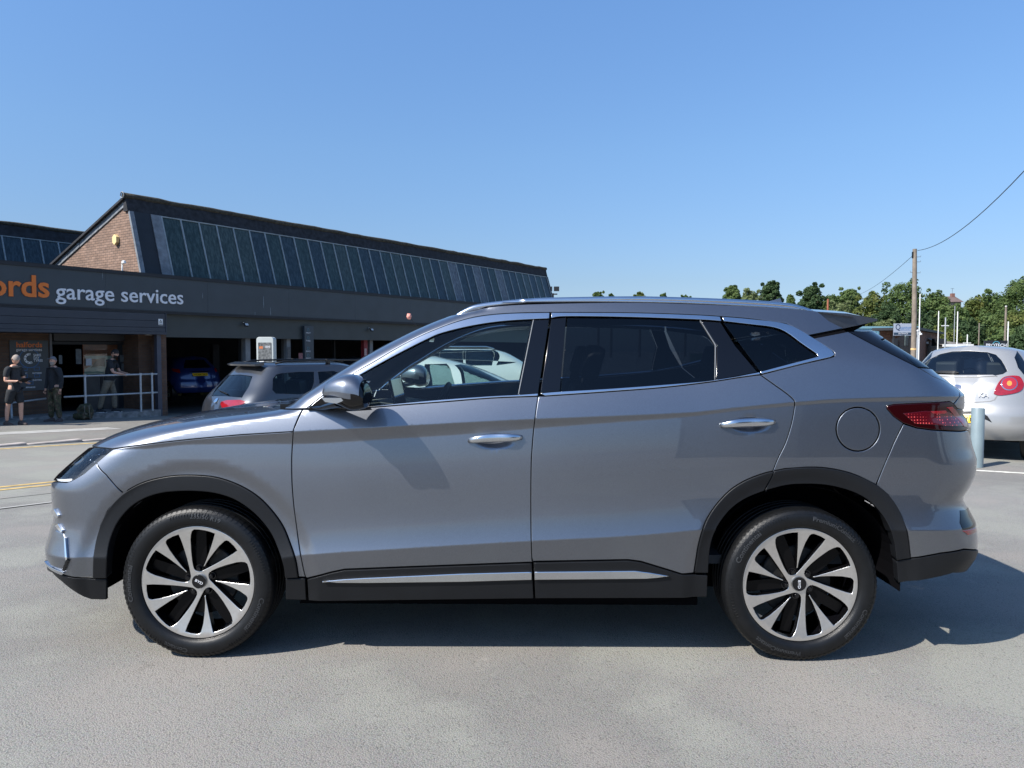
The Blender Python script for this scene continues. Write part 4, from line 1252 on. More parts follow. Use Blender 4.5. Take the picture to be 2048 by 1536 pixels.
# cabin -------------------------------------------------------------------------------
def cabin():
    mb = MB()
    mb.box(-1.0, 1.75, -0.80, 0.80, 0.42, 0.46)
    mb.build('cabin_floor', M['trim_dark'], suv)
    # dashboard: a curved slab under the windscreen
    mb = MB(); n = 14
    prof = [(-1.12,1.06),(-0.95,1.10),(-0.72,1.115),(-0.56,1.09),(-0.52,1.03),(-0.58,0.90),(-0.62,0.70),(-1.1,0.70)]
    m = len(prof); V = []
    for j in range(n+1):
        s = -1+2*j/n
        for (x, z) in prof: V.append((x+0.06*s*s, s*0.78, z-0.012*s*s))
    mb.add(V, [(j*m+i, (j+1)*m+i, (j+1)*m+(i+1)%m, j*m+(i+1)%m) for j in range(n) for i in range(m)]+[tuple(range(m)), tuple(n*m+i for i in range(m))])
    mb.build('dashboard', M['dash'], suv, smooth=40)
    mb = MB()     # central screen standing on the dash
    mb.box(-0.17, 0.17, -0.008, 0.008, -0.10, 0.10, 0, Matrix.Translation((-0.60, 0.0, 1.16)) @ Matrix.Rotation(radians(90), 4, 'Z') @ Matrix.Rotation(radians(-12), 4, 'X'))
    mb.build('centre_screen', M['screen'], suv, bevel=0.004)
    # steering wheel on the far side
    mb = MB(); c = Vector((-0.42, 0.37, 1.04)); R4 = Matrix.Translation(c) @ Matrix.Rotation(radians(-66), 4, 'Y')
    ring = [R4 @ Vector((0.185*cos(2*pi*k/32), 0.185*sin(2*pi*k/32), 0)) for k in range(33)]
    mb.tube(ring, 0.016, 10, cap=False)
    for a in (0.0, pi, -pi/2):
        mb.tube([R4 @ Vector((0.04*cos(a), 0.04*sin(a), 0)), R4 @ Vector((0.18*cos(a), 0.18*sin(a), 0))], 0.014, 6)
    mb.lathe([(0, 0.02),(0.05,0.02),(0.06,0),(0.05,-0.03),(0,-0.03)], 16, R4)
    mb.tube([R4 @ Vector((0,0,-0.02)), R4 @ Vector((0,0,-0.25))], 0.03, 8)
    mb.build('steering_wheel', M['seat'], suv, smooth=40)
    mb = MB(); mb.box(-0.02, 0.02, -0.11, 0.11, -0.03, 0.03, 0, Matrix.Translation((-0.42, 0.0, 1.50)) @ Matrix.Rotation(0.2, 4, 'Y'))
    mb.build('rear_view_mirror', M['gloss_black'], suv, bevel=0.01)
    def seat(x, y, w, name='front_seat'):
        mb = MB()
        mb.box(-0.24, 0.26, -w, w, -0.08, 0.08, 0, Matrix.Translation((x, y, 0.62)))
        Bk = Matrix.Translation((x+0.24, y, 0.66)) @ Matrix.Rotation(radians(16), 4, 'Y')
        mb.box(-0.05, 0.07, -w, w, 0.0, 0.60, 0, Bk)
        for yy in ((0,) if w < 0.4 else (-0.42, 0.42)):
            mb.box(-0.03, 0.06, yy-0.13, yy+0.13, 0.64, 0.82, 0, Bk)
            mb.tube([Bk @ Vector((0.01, yy-0.05, 0.58)), Bk @ Vector((0.01, yy-0.05, 0.68))], 0.008, 6)
            mb.tube([Bk @ Vector((0.01, yy+0.05, 0.58)), Bk @ Vector((0.01, yy+0.05, 0.68))], 0.008, 6)
        mb.build(name, M['seat'], suv, bevel=0.03, smooth=60)
    seat(0.02, -0.38, 0.25); seat(0.02, 0.38, 0.25); seat(0.85, 0.0, 0.62, 'rear_seat')
cabin()
# ====================================================================== other vehicles
M['side_glass_pale'] = glass_mat('pale_car_glass', (0.80, 0.88, 0.86), 1.95)
class Shell:
    """car body as one implicit skin: half width(x, z) between a tail profile r(z) and a nose profile f(z); local x runs forward"""
    def __init__(s, loc, heading, tail, nose, width, zr, h, Lr=0.5, Lf=0.7, pr=2.6, pf=2.6, z0=0.22):
        s.loc = Vector(loc); s.head = heading      # heading: angle of local +x in the world
        s.r = Pchip(tail); s.f = Pchip(nose); s.w = Pchip(width); s.zr = zr; s.h = h
        s.Lr, s.Lf, s.pr, s.pf, s.z0 = Lr, Lf, pr, pf, z0
        s.R = Matrix.Rotation(-heading, 3, 'Z'); s.O = s.R @ (EYE_V - s.loc)
    def width(s, z):
        w = s.w(z)
        if z > s.zr:
            t = (z-s.zr)/s.h; w *= sqrt(max(0.0, 1-t*t)) if t < 1 else 0.0
        return w
    def W(s, x, z):
        if z > s.zr+s.h or z < 0.05: return 0.0
        return s.width(z)*E((x-s.r(z))/s.Lr, s.pr)*E((s.f(z)-x)/s.Lf, s.pf)
    def hit(s, px, py):
        d = s.R @ ray(px, py)
        c = Vector((s.r(0.6)*0.5+s.f(0.6)*0.5, 0, 0.7))
        t0 = (c-s.O).dot(d)/d.dot(d)
        span = 3.4/d.length
        best = None; prev = None; n = 260
        for i in range(n+1):
            t = t0-span+2*span*i/n; p = s.O+d*t
            g = abs(p.y)-s.W(p.x, p.z)
            if g < 0 and prev is not None:
                a, b = prev, t
                for _ in range(14):
                    m = 0.5*(a+b); q = s.O+d*m
                    if abs(q.y)-s.W(q.x, q.z) < 0: b = m
                    else: a = m
                p = s.O+d*b; return p
            if best is None or g < best[0]: best = (g, p.copy())
            prev = t
        return best[1]
    def p_of(s, x, z):
        k = 0.9
        return (x-s.r(z)) + k*E((x-s.r(z))/s.Lr, s.pr) + k*(1-E((s.f(z)-x)/s.Lf, s.pf))
    def pmax(s, z): return (s.f(z)-s.r(z))+1.8
    def x_of(s, p, z):
        a, b = s.r(z), s.f(z)
        for _ in range(20):
            m = 0.5*(a+b)
            if s.p_of(m, z) < p: a = m
            else: b = m
        return 0.5*(a+b)
    def dom(s, px, py):
        p = s.hit(px, py)
        x = max(s.r(p.z)+1e-4, min(s.f(p.z)-1e-4, p.x))
        q = s.p_of(x, p.z)
        return Vector((q if p.y > 0 else -q, p.z))
    def local(s, x, z, side):
        return Vector((side*s.p_of(max(s.r(z)+1e-4, min(s.f(z)-1e-4, x)), z), z))
    def surf(s, Q, z, off=0.0):
        sd = 1 if Q >= 0 else -1
        x = s.x_of(min(abs(Q), s.pmax(z)), z); w = s.W(x, z); e = 0.004
        wx = (s.W(x+e, z)-s.W(x-e, z))/(2*e); wz = (s.W(x, z+e)-s.W(x, z-e))/(2*e)
        n = Vector((-wx, 1.0*sd, -wz)); 
        if w < 0.03: n.y *= w/0.03
        n.normalize()
        return Vector((x, w*sd, z))+n*off, n
    def panel(s, name, loops, material, parent, grid=0.05, off=0.0, gap=0.002, bevel=0.003, thick=0.02, mirror=False, label=None):
        V, Nn, Fc = lift(loops, grid, s.surf, centre_clip=False, off=off, gap=gap, bevel=bevel, thick=thick)
        o = link_shell(name, V, Nn, Fc, material, parent)
        if label: o['label'] = label
        if mirror:
            V2, N2 = mirror_y(V, Nn)
            link_shell(name, V2, N2, [tuple(reversed(f)) for f in Fc], material, parent)
        return o
    def outline(s, z0, z1, n=16):
        L = []
        zs = [z0+(z1-z0)*i/n for i in range(n+1)]
        for i in range(n+1): L.append(Vector((-s.pmax(z0)+2*s.pmax(z0)*i/n, z0)))
        for z in zs[1:]: L.append(Vector((s.pmax(z), z)))
        for i in range(1, n+1): L.append(Vector((s.pmax(z1)-2*s.pmax(z1)*i/n, z1)))
        for z in zs[::-1][1:-1]: L.append(Vector((-s.pmax(z), z)))
        return L

def mirror_loop(L): return [Vector((-p.x, p.y)) for p in L]

_simple_wheel = None
def simple_wheel(parent, x, y, z, r, side):
    global _simple_wheel
    if _simple_wheel is None:
        b = MB(); b.lathe([(0.19,0.0),(0.215,-0.004),(0.24,0.012),(0.28,0.014),(0.305,0.0),(0.312,-0.03),(0.312,-0.17),(0.29,-0.2),(0.2,-0.2)], 40, YROT)
        ty = b.mesh('tyre', [M['rubber']], 40)
        b = MB(); b.lathe([(0.0,-0.02),(0.03,-0.02),(0.035,-0.03)], 20, YROT)
        for k in range(5):
            a = 2*pi*k/5; Mx = Matrix.Rotation(-a, 4, 'Y')
            b.box(0.02, 0.19, 0.012, 0.035, -0.026, 0.026, 0, Mx)
        b.lathe([(0.18,-0.002),(0.196,0.0),(0.196,-0.05),(0.18,-0.05)], 36, YROT)
        rm = b.mesh('rim', [M['alloy']], 30)
        b = MB(); b.lathe([(0,-0.07),(0.19,-0.07)], 24, YROT); hb = b.mesh('wheel', [M['dark']])
        _simple_wheel = (ty, rm, hb)
    o = bpy.data.objects.new('wheel', _simple_wheel[2]); link(o, parent)
    o.location = (x, y, z); o.scale = (r/0.312,)*3
    if side > 0: o.rotation_euler = (0, 0, pi)
    for nm, me in (('tyre', _simple_wheel[0]), ('rim', _simple_wheel[1])):
        c = bpy.data.objects.new(nm, me); link(c, o)
    return o

def seats_lite(root, x, y, z, n=2, col='seat'):
    for k in range(n):
        yy = y*(1 if k else -1)
        mb = MB()
        mb.box(-0.07, 0.07, -0.24, 0.24, 0, 0.55, 0, Matrix.Translation((x, yy, z)) @ Matrix.Rotation(-0.2, 4, 'Y'))
        mb.box(-0.05, 0.05, -0.13, 0.13, 0.6, 0.78, 0, Matrix.Translation((x, yy, z)) @ Matrix.Rotation(-0.2, 4, 'Y'))
        mb.build('car_seat', M[col], root, bevel=0.03)

def car(name, loc, heading_px, spec, paint_mat, label, group=None, windows=(), wheels=None, wr=0.31, z_top=None, mirror_windows=True, glass='car_glass', extra=None, heading=None, screen=False):
    sh = Shell(loc, heading, **spec)
    root = empty(name, loc, heading, label, 'car', group)
    zt = sh.zr+sh.h*0.998
    loops = [sh.outline(sh.z0, zt)]
    wl = []
    for w in windows:
        L = [sh.dom(*p) if len(p) == 2 else sh.local(*p) for p in w]
        wl.append(L)
        if mirror_windows and abs(sum(q.x for q in L)/len(L)) > 0.95: wl.append(mirror_loop(L))
    if screen:
        for sd in (-1, 1):
            zs_ = [1.00+0.34*i/5 for i in range(6)]
            wl.append([Vector((sd*(sh.pmax(z)-0.02), z)) for z in zs_]+[Vector((sd*(sh.pmax(z)-0.60), z)) for z in zs_[::-1]])
    holes = list(wl)
    for wx in wheels or ():
        for sd in (-1, 1):
            Lp = []
            for k in range(28):
                a = 2*pi*k/28
                zz = wr+ (wr+0.05)*sin(a); zz = max(sh.z0+0.012, zz)
                Lp.append(sh.local(wx+(wr+0.055)*cos(a), zz, sd))
            # drop stacked duplicates along the sill
            Lq = [p for i, p in enumerate(Lp) if i == 0 or (p-Lp[i-1]).length > 0.01]
            holes.append(Lq)
    sh.panel('body', loops+holes, paint_mat, root, grid=0.055, gap=0.0)
    for L in wl: sh.panel('window_glass', [L], M[glass], root, off=-0.004, thick=0.006, grid=0.08)
    # underside and cabin block
    mb = MB(); mb.box(sh.r(0.4)+0.25, sh.f(0.4)-0.25, -sh.w(0.4)+0.22, sh.w(0.4)-0.22, sh.z0-0.02, 0.78)
    mb.build('underbody', M['dark'], root)
    for wx in wheels or ():
        for sd in (-1, 1): simple_wheel(root, wx, sd*(sh.w(0.4)-0.03), wr, wr, sd)
    return root, sh

HU = atan2(U.y, U.x)
def place(px, Y, z=None):
    p = at(px, 700, Y); g = gz(p.x, p.y)
    return Vector((p.x, p.y, g if z is None else z))

# ---- grey estate beyond the bonnet
e_head = radians(45)
e_loc = place(424, 11.9); e_loc.z = -0.27
estate_spec = dict(tail=[(0.2,0.12),(0.4,0.0),(0.62,0.0),(0.86,0.05),(0.95,0.11),(1.12,0.27),(1.3,0.43),(1.44,0.56),(1.52,0.62)],
                   nose=[(0.2,4.55),(0.5,4.7),(0.7,4.62),(0.82,4.3),(0.92,3.85),(1.0,3.5),(1.15,3.15),(1.3,2.8),(1.42,2.4),(1.5,2.1)],
                   width=[(0.2,0.84),(0.5,0.91),(0.75,0.91),(0.95,0.875),(1.2,0.765),(1.42,0.655),(1.5,0.63)], zr=1.44, h=0.055, Lr=0.42, Lf=0.6)
WIN_E = [
    [(546,757),(553,749),(562,746.5),(600,743.5),(628,743.5),(628,765),(620,785),(600,788.5),(552,787),(545,780)],
    [(636,743.5),(668,742),(676,745),(672,760),(664,776),(640,781)],
    [(1.6+0.55,0.99,-1),(1.62+0.55,1.36,-1),(2.38,1.36,-1),(2.95,1.0,-1)],
    [(454,751),(480,749),(505,752),(498,772),(484,795),(452,792),(424,792),(437,770)],
]
estate, esh = car('parked_estate_car', e_loc, None, estate_spec, M['grey_car'],
                  'dark grey estate car with black roof rails parked beyond the bonnet of the SUV', windows=WIN_E[:2]+WIN_E[3:], wheels=(0.95, 3.75), wr=0.32, heading=e_head)
seats_lite(estate, 1.35, 0.38, 0.65); seats_lite(estate, 2.2, 0.38, 0.6)
for sd in (-1, 1):
    mb = MB(); pts = []
    for i in range(13):
        u = i/12; x = 0.78+2.0*u
        zz = 1.485+0.035*sin(pi*u)**0.35 if 0 < u < 1 else 1.475
        pts.append((x, sd*(0.585), zz-0.0))
    mb.tube(pts, 0.015, 8); mb.box(1.7, 1.78, sd*0.585-0.012, sd*0.585+0.012, 1.45, 1.54)
    mb.build('roof_rail', M['black_plastic'], estate, smooth=True)
esh.panel('tail_lamp', [[esh.dom(*p) for p in [(441,808),(443,803),(455,800),(480,799.5),(494,803),(488,808),(470,813),(445,818)]]], M['red_lens'], estate, off=0.006, grid=0.04)
# tailgate spoiler
mb = MB()
sp_v = []
for j in range(11):
    s_ = -1+2*j/10; y = 0.52*s_; k = 1-abs(s_)**3
    sp_v += [(0.62, y, 1.497+0.0*k), (0.47-0.05*k, y*0.97, 1.462), (0.48-0.05*k, y*0.97, 1.435), (0.62, y, 1.44)]
mb.add(sp_v, [(j*4+i, (j+1)*4+i, (j+1)*4+(i+1)%4, j*4+(i+1)%4) for j in range(10) for i in range(4)]+[(0,1,2,3),(40,43,42,41)])
mb.build('rear_spoiler', M['grey_car'], estate, smooth=40)
p0, n0 = esh.surf(-0.25, 0.985, 0.012); p1, n1 = esh.surf(0.22, 1.03, 0.02)
mb = MB(); mb.tube([p0, p1], [0.012, 0.006], 6); mb.build('rear_wiper', M['black_plastic'], estate)
p0, n0 = esh.surf(0.0, 0.88, 0.006)
mb = MB(); mb.lathe([(0,0.006),(0.045,0.006),(0.05,0)], 20, Matrix.Translation(p0) @ Vector((0,0,1)).rotation_difference(n0).to_matrix().to_4x4()); mb.build('badge', M['chrome'], estate)

# ---- white hatchback and white van seen through the SUV's front window
hb_spec = dict(tail=[(0.2,0.1),(0.5,0.0),(0.85,0.05),(1.0,0.2),(1.3,0.5),(1.5,0.8)],
               nose=[(0.2,3.95),(0.5,4.05),(0.68,3.95),(0.85,3.6),(0.95,3.3),(1.05,2.98),(1.2,2.62),(1.35,2.2),(1.44,1.85),(1.5,1.6)],
               width=[(0.2,0.82),(0.5,0.87),(0.9,0.85),(1.2,0.73),(1.42,0.60),(1.5,0.58)], zr=1.42, h=0.07, Lr=0.4, Lf=0.6)
h_loc = Vector((-3.0, 13.0, -0.17))
hatch, hsh = car('parked_hatchback', h_loc, None, hb_spec, M['white_car'],
    'white hatchback with sloping windscreen seen through the front side window of the SUV', heading=radians(2),
    windows=[[(909,730),(920.5,728),(942,732),(973,746.5),(1020,768),(925,775.5)], [(850,728),(893,727),(911,776.5),(850,780)]], wheels=(0.75, 3.25), wr=0.3)
mb = MB(); mb.box(-0.02, 0.02, -0.10, 0.10, -0.03, 0.03, 0, Matrix.Translation((2.3, 0, 1.28))); mb.build('rear_view_mirror', M['black_plastic'], hatch, bevel=0.01)
_hR = Matrix.Rotation(-radians(2), 3, 'Z'); _a0 = _hR @ (at(882,712,13.0)-h_loc); _a1 = _hR @ (at(818,633,13.0)-h_loc)
mb = MB(); mb.tube([_a0, _a1], 0.005, 5); mb.build('aerial', M['black_plastic'], hatch)
mb = MB(); mb.lathe([(0.0,-0.05),(0.03,-0.045),(0.045,0),(0.03,0.05),(0,0.055)], 10, Matrix.Translation(_a1)); 
ball = mb.build('aerial_topper', mat('topper_red_white', (0.6, 0.25, 0.2), 0.6, var=0.6, vscale=30), hatch, smooth=True)
ball['label'] = 'red and white topper on the aerial'
vn_spec = dict(tail=[(0.25,0.08),(0.6,0.0),(1.0,0.02),(1.6,0.12),(1.8,0.2)],
               nose=[(0.25,4.6),(0.6,4.75),(0.85,4.65),(1.0,4.2),(1.1,3.75),(1.25,3.5),(1.5,3.1),(1.65,2.8),(1.75,2.4)],
               width=[(0.25,0.86),(0.6,0.92),(1.0,0.9),(1.4,0.82),(1.68,0.74),(1.76,0.7)], zr=1.67, h=0.07, Lr=0.3, Lf=0.6)
v_loc = Vector((-3.0, 20.3, -0.28))
van, vsh = car('parked_people_carrier', v_loc, None, vn_spec, M['white_car'],
    'white people carrier with roof bars parked behind the white hatchback', heading=radians(3),
    windows=[[(985,699),(1003,698.5),(1034,724),(992,731)], [(932,699),(978,698.5),(984,731),(932,731)], [(880,700),(927,699),(927,731),(880,731)]], wheels=(0.9, 3.7), wr=0.32)
for sd in (-1, 1):
    mb = MB(); mb.tube([(0.9,sd*0.66,1.73),(1.05,sd*0.66,1.79),(2.3,sd*0.66,1.79),(2.5,sd*0.66,1.73)], 0.02, 8); mb.build('roof_rail', M['satin'], van, smooth=True)
    mb = MB(); mb.box(-0.05, 0.05, -0.1, 0.1, -0.09, 0.09, 0, Matrix.Translation((3.3, sd*1.02, 1.16))); mb.build('door_mirror', M['white_car'], van, bevel=0.03)

# ---- small silver-white hatchback on the right, tail towards us
k_head = radians(49)
k_loc = place(1927, 9.62); k_loc.z = 0.0
ka_spec = dict(tail=[(0.2,0.16),(0.32,0.05),(0.45,0.0),(0.60,0.015),(0.72,0.06),(0.85,0.09),(0.98,0.13),(1.08,0.20),(1.25,0.33),(1.4,0.46),(1.5,0.60)],
               nose=[(0.2,3.5),(0.5,3.62),(0.7,3.5),(0.85,3.1),(1.0,2.75),(1.2,2.35),(1.35,1.95),(1.5,1.5)],
               width=[(0.2,0.76),(0.4,0.815),(0.65,0.83),(0.85,0.80),(1.0,0.755),(1.2,0.675),(1.38,0.565),(1.44,0.53),(1.5,0.5)], zr=1.40, h=0.085, Lr=0.55, Lf=0.6, pr=2.5, z0=0.27)
W_K = [[(1836,742),(1842,733),(1856,720),(1880,708),(1905,702.5),(1940,701.5),(1975,704),(1992,709),(2003,720),(2011,733),(2015,742),(2006,748),(1985,751.5),(1930,752),(1880,751),(1850,748)],
       [(2033,701),(2045,715),(2060,745),(2075,760),(2050,752),(2036,735),(2029,715)]]
ka, ksh = car('parked_hatchback', k_loc, None, ka_spec, M['silver_car'],
    'small silver white hatchback at the right edge, its round red lamps facing the camera', windows=W_K, wheels=(0.62, 2.9), wr=0.30, heading=k_head, glass='side_glass_pale', screen=True)
def kp(name, pts, m, off=0.005, **k): return ksh.panel(name, [[ksh.dom(*p) for p in pts]], m, ka, off=off, grid=0.03, **k)
LK = [(1987,788),(1990,778),(1997,765),(2007,755),(2022,751.5),(2038,753),(2045,762),(2047,772),(2040,783),(2020,789),(1998,791.5)]
kp('tail_lamp', sp(LK+LK[:1], 3)[:-1], M['red_lens'], off=0.012)
cx_, cy_ = 2018, 768
kp('tail_lamp_ring', [(cx_+16.5*cos(a/24*2*pi), cy_+13.5*sin(a/24*2*pi)) for a in range(24)], M['satin'], off=0.016, gap=0)
kp('tail_lamp_disc', [(cx_+14.5*cos(a/24*2*pi), cy_+11.8*sin(a/24*2*pi)) for a in range(24)], mat('ka_lamp_red', (0.35,0.02,0.03), 0.15, coat=1.0), off=0.019, gap=0)
kp('tail_lamp_bulb', [(cx_+5*cos(a/16*2*pi), cy_+5*sin(a/16*2*pi)) for a in range(16)], M['amber'], off=0.022, gap=0)
kp('oval_badge', [(1913+13*cos(a/20*2*pi), 775+5.5*sin(a/20*2*pi)) for a in range(20)], M['chrome'], off=0.008, gap=0)
kp('badge_field', [(1913+10.5*cos(a/20*2*pi), 775+4*sin(a/20*2*pi)) for a in range(20)], mat('badge_blue', (0.05,0.08,0.16), 0.3), off=0.011, gap=0)
kp('number_plate', [(1905,830),(1942,829),(1942,846),(1905,847)], M['plate_yellow'], off=0.012, gap=0)
kp('plate_recess', [(1895,823),(1960,823),(1975,832),(1984,845),(1960,834),(1945,827.5),(1900,828)], M['black_plastic'], off=0.006, gap=0)
kp('rear_wiper', [(1862,746),(1885,743.5),(1912,744),(1919,748),(1910,749.5),(1880,748)], M['black_plastic'], off=0.03, gap=0)
kp('tailgate_seam', [(1905,803.5),(1950,804),(1980,802),(1988,799),(1994,790),(1996,791),(1990,800.5),(1981,803.5),(1950,805.5),(1905,805)], mat('seam_grey', (0.2,0.2,0.2), 0.8), off=0.002, gap=0, bevel=0.0005)
kp('wash_wipe_shelf', [(1866,748.5),(1920,750.5),(1985,750),(1995,752.5),(1960,754.5),(1900,754.5),(1868,752)], M['silver_car'], off=0.012)
M4 = frame4(k_loc+Vector((0,0,0)), (1,0,0), (0,0,1))
bp, bn = ksh.surf(ksh.dom(1966,790).x, ksh.dom(1966,790).y, 0.012)
xa = Vector((0,0,1)).cross(bn).normalized()
text_obj('badge_lettering', 'KA', 0.085, frame4(bp, xa, bn.cross(xa)) @ Matrix.Translation((-0.05,-0.03,0)), M['steel'], ka, ext=0.003, bold=0.01)
bp, bn = ksh.surf(ksh.dom(1931,838).x, ksh.dom(1931,838).y, 0.019)
xa = Vector((0,0,1)).cross(bn).normalized()
text_obj('plate_lettering', '7Y', 0.085, frame4(bp, xa, bn.cross(xa)) @ Matrix.Translation((-0.01,-0.03,0)), M['dark'], ka, bold=0.01)
seats_lite(ka, 1.35, 0.33, 0.55); seats_lite(ka, 0.75, 0.3, 0.5)
mb = MB(); mb.box(2.35, 2.9, -0.6, 0.6, 0.7, 0.93); mb.build('dashboard', M['dash'], ka, bevel=0.03)
mb = MB(); mb.tube([Vector((2.2,0.3,0.98))+Vector((0.06*cos(a),0.17*sin(a),0.16*cos(a))) for a in [2*pi*k/20 for k in range(21)]], 0.014, 6, cap=False); mb.build('steering_wheel', M['seat'], ka)

# ---- white van roof behind the telegraph pole
wv_spec = {k: v for k, v in vn_spec.items()}; wv_spec['zr'] = 1.37; wv_spec['h'] = 0.06
for k in ('tail', 'nose', 'width'): wv_spec[k] = [(z*0.82, x) for z, x in vn_spec[k]]
wv_loc = place(1862, 24.0)+Vector((-4.72*cos(radians(12)), -4.72*sin(radians(12)), 0)); wv_loc.z = 0.0
wv, wvsh = car('parked_white_van', wv_loc, None, wv_spec, M['white_car'], 'white van with dark side window partly behind the telegraph pole', heading=radians(12),
    windows=[[(2.95,0.90,-1),(2.95,1.28,-1),(3.05,1.28,-1),(3.5,0.92,-1)], [(1.3,0.90,-1),(1.3,1.26,-1),(2.5,1.28,-1),(2.6,0.90,-1)]], wheels=(0.9, 3.7), wr=0.32)
# ====================================================================== garage building
GP = Vector((-11.0, 19.9, 0.0))
def gpt(u, v, z): return Vector((GP.x+U.x*u+VV.x*v, GP.y+U.y*u+VV.y*v, z))
GROT = HU
def plane_hit(px, py, v):
    r = ray(px, py); n = VV
    o = GP+VV*v
    t = (o-EYE_V).dot(n)/r.dot(n)
    p = EYE_V+r*t
    return (p-GP).dot(U), p.z
garage = empty('garage_building', GP, GROT, 'dark grey garage with brick gable, sloping glazed roof and halfords garage services fascia', 'building')
def L(u, v, z): return (u, v, z)     # garage local axes: x along the front, y inwards
M['fascia'] = mat('fascia_grey', (0.036, 0.046, 0.055), 0.45, var=0.12, vscale=1.5, bump=0.03, bscale=6)
M['fascia_dark'] = mat('fascia_dark', (0.012, 0.014, 0.018), 0.6, var=0.2, vscale=4)
M['cladding'] = mat('cladding_board', (0.028, 0.034, 0.048), 0.5, var=0.12, vscale=3, bump=0.04, bscale=30)
M['lead'] = mat('lead_flashing', (0.17, 0.185, 0.20), 0.6, var=0.3, vscale=6, bump=0.2, bscale=20)
M['ridge'] = mat('weathered_ridge', (0.017, 0.018, 0.022), 0.85, var=0.6, vscale=7, bump=0.5, bscale=25)
M['moss'] = mat('ridge_moss', (0.05, 0.045, 0.033), 0.95, var=0.5, vscale=14, bump=0.8, bscale=40)
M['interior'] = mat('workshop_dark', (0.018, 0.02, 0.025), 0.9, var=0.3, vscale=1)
M['column'] = mat('grey_column', (0.16, 0.17, 0.18), 0.6, var=0.15, vscale=5)
M['notice'] = mat('paper_notice', (0.6, 0.62, 0.66), 0.7, var=0.15, vscale=20)

def brick_mat(name, ca, cb, mortar):
    m, nt, b = new_mat(name); b.inputs['Roughness'].default_value = 0.9
    tc = N(nt, 'ShaderNodeTexCoord'); mp = N(nt, 'ShaderNodeMapping')
    nt.links.new(tc.outputs['UV'], mp.inputs[0])
    br = N(nt, 'ShaderNodeTexBrick')
    br.inputs['Color1'].default_value = rgb(ca); br.inputs['Color2'].default_value = rgb(cb); br.inputs['Mortar'].default_value = rgb(mortar)
    br.inputs['Scale'].default_value = 1.0; br.inputs['Mortar Size'].default_value = 0.006; br.inputs['Brick Width'].default_value = 0.225; br.inputs['Row Height'].default_value = 0.075; br.inputs['Bias'].default_value = -0.1
    nt.links.new(mp.outputs[0], br.inputs['Vector'])
    nz = N(nt, 'ShaderNodeTexNoise'); nz.inputs['Scale'].default_value = 3; nz.inputs['Detail'].default_value = 8; nt.links.new(tc.outputs['UV'], nz.inputs['Vector'])
    mx = N(nt, 'ShaderNodeMixRGB'); mx.blend_type = 'MULTIPLY'; mx.inputs[0].default_value = 0.6
    cr = N(nt, 'ShaderNodeValToRGB'); cr.color_ramp.elements[0].color = (0.55,0.55,0.55,1); cr.color_ramp.elements[1].color = (1.15,1.1,1.05,1); cr.color_ramp.elements[0].position = 0.3; cr.color_ramp.elements[1].position = 0.7
    nt.links.new(nz.outputs['Fac'], cr.inputs[0]); nt.links.new(br.outputs['Color'], mx.inputs[1]); nt.links.new(cr.outputs[0], mx.inputs[2]); nt.links.new(mx.outputs[0], b.inputs['Base Color'])
    bp = N(nt, 'ShaderNodeBump'); bp.inputs['Strength'].default_value = 0.8; bp.inputs['Distance'].default_value = 0.012; bp.invert = True
    nt.links.new(br.outputs['Fac'], bp.inputs['Height']); nt.links.new(bp.outputs[0], b.inputs['Normal'])
    return m
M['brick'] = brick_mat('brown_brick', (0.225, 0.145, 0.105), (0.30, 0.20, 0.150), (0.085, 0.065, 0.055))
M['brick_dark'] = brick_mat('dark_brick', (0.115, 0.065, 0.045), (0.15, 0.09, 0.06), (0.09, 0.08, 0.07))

def uv_box(o):
    """box-projected UVs in metres"""
    me = o.data; uv = me.uv_layers.new(name='UVMap')
    for p in me.polygons:
        n = p.normal; ax = max(range(3), key=lambda i: abs(n[i]))
        for li in p.loop_indices:
            c = me.vertices[me.loops[li].vertex_index].co
            uv.data[li].uv = (c.y, c.z) if ax == 0 else ((c.x, c.z) if ax == 1 else (c.x, c.y))
    return o

uL, zFB = plane_hit(0, 611, 0)
_, zFT = plane_hit(0, 528, 0)
_, zCB = plane_hit(0, 659, -0.03)
uC, _ = plane_hit(331, 650, -0.03)
u_end = 24.2
# fascia in long sheets
uu = -12.0; k = 0
while uu < u_end:
    w = min(3.05, u_end-uu)
    mb = MB(); mb.box(uu+0.002, uu+w-0.002, 0.0, 0.12, zFB+0.05, zFT)
    mb.build('fascia_panel', M['fascia'], garage); uu += 3.05
mb = MB(); mb.box(-12, u_end+0.02, -0.03, 0.20, zFT+0.0, zFT+0.085); mb.box(-12, u_end+0.01, -0.012, 0.20, zFT+0.085, zFT+0.10)
mb.build('coping', M['fascia_dark'], garage)
mb = MB(); mb.box(-12, u_end, -0.02, 0.12, zFB+0.012, zFB+0.05); mb.box(-12, u_end, -0.012, 0.1, zFB-0.03, zFB+0.008)
mb.build('fascia_trim', M['fascia_dark'], garage)
# canopy boards
zs = [zFB-0.03-0.004]; 
for py in (631, 647, 657.5): zs.append(plane_hit(0, py, -0.03)[1])
for i in range(3):
    mb = MB(); mb.box(-12, uC, -0.03, 0.1, zs[i+1]+0.006, zs[i]-0.003)
    mb.build('cladding_board', M['cladding'], garage)
mb = MB(); mb.box(-12, uC+0.03, -0.05, 1.5, zCB-0.05, zs[3]+0.002); mb.box(uC-0.002, uC+0.03, -0.045, 0.3, zCB, zFB-0.02)
mb.build('soffit', M['cladding'], garage)
# bay lintel
vL = 0.18
zl = plane_hit(450, 676, vL)[1]
mb = MB(); mb.box(uC+0.03, u_end, vL, vL+0.12, zl, zFB-0.01); mb.build('bay_lintel', mat('lintel_green_grey', (0.035, 0.042, 0.042), 0.5, var=0.15, vscale=2), garage)
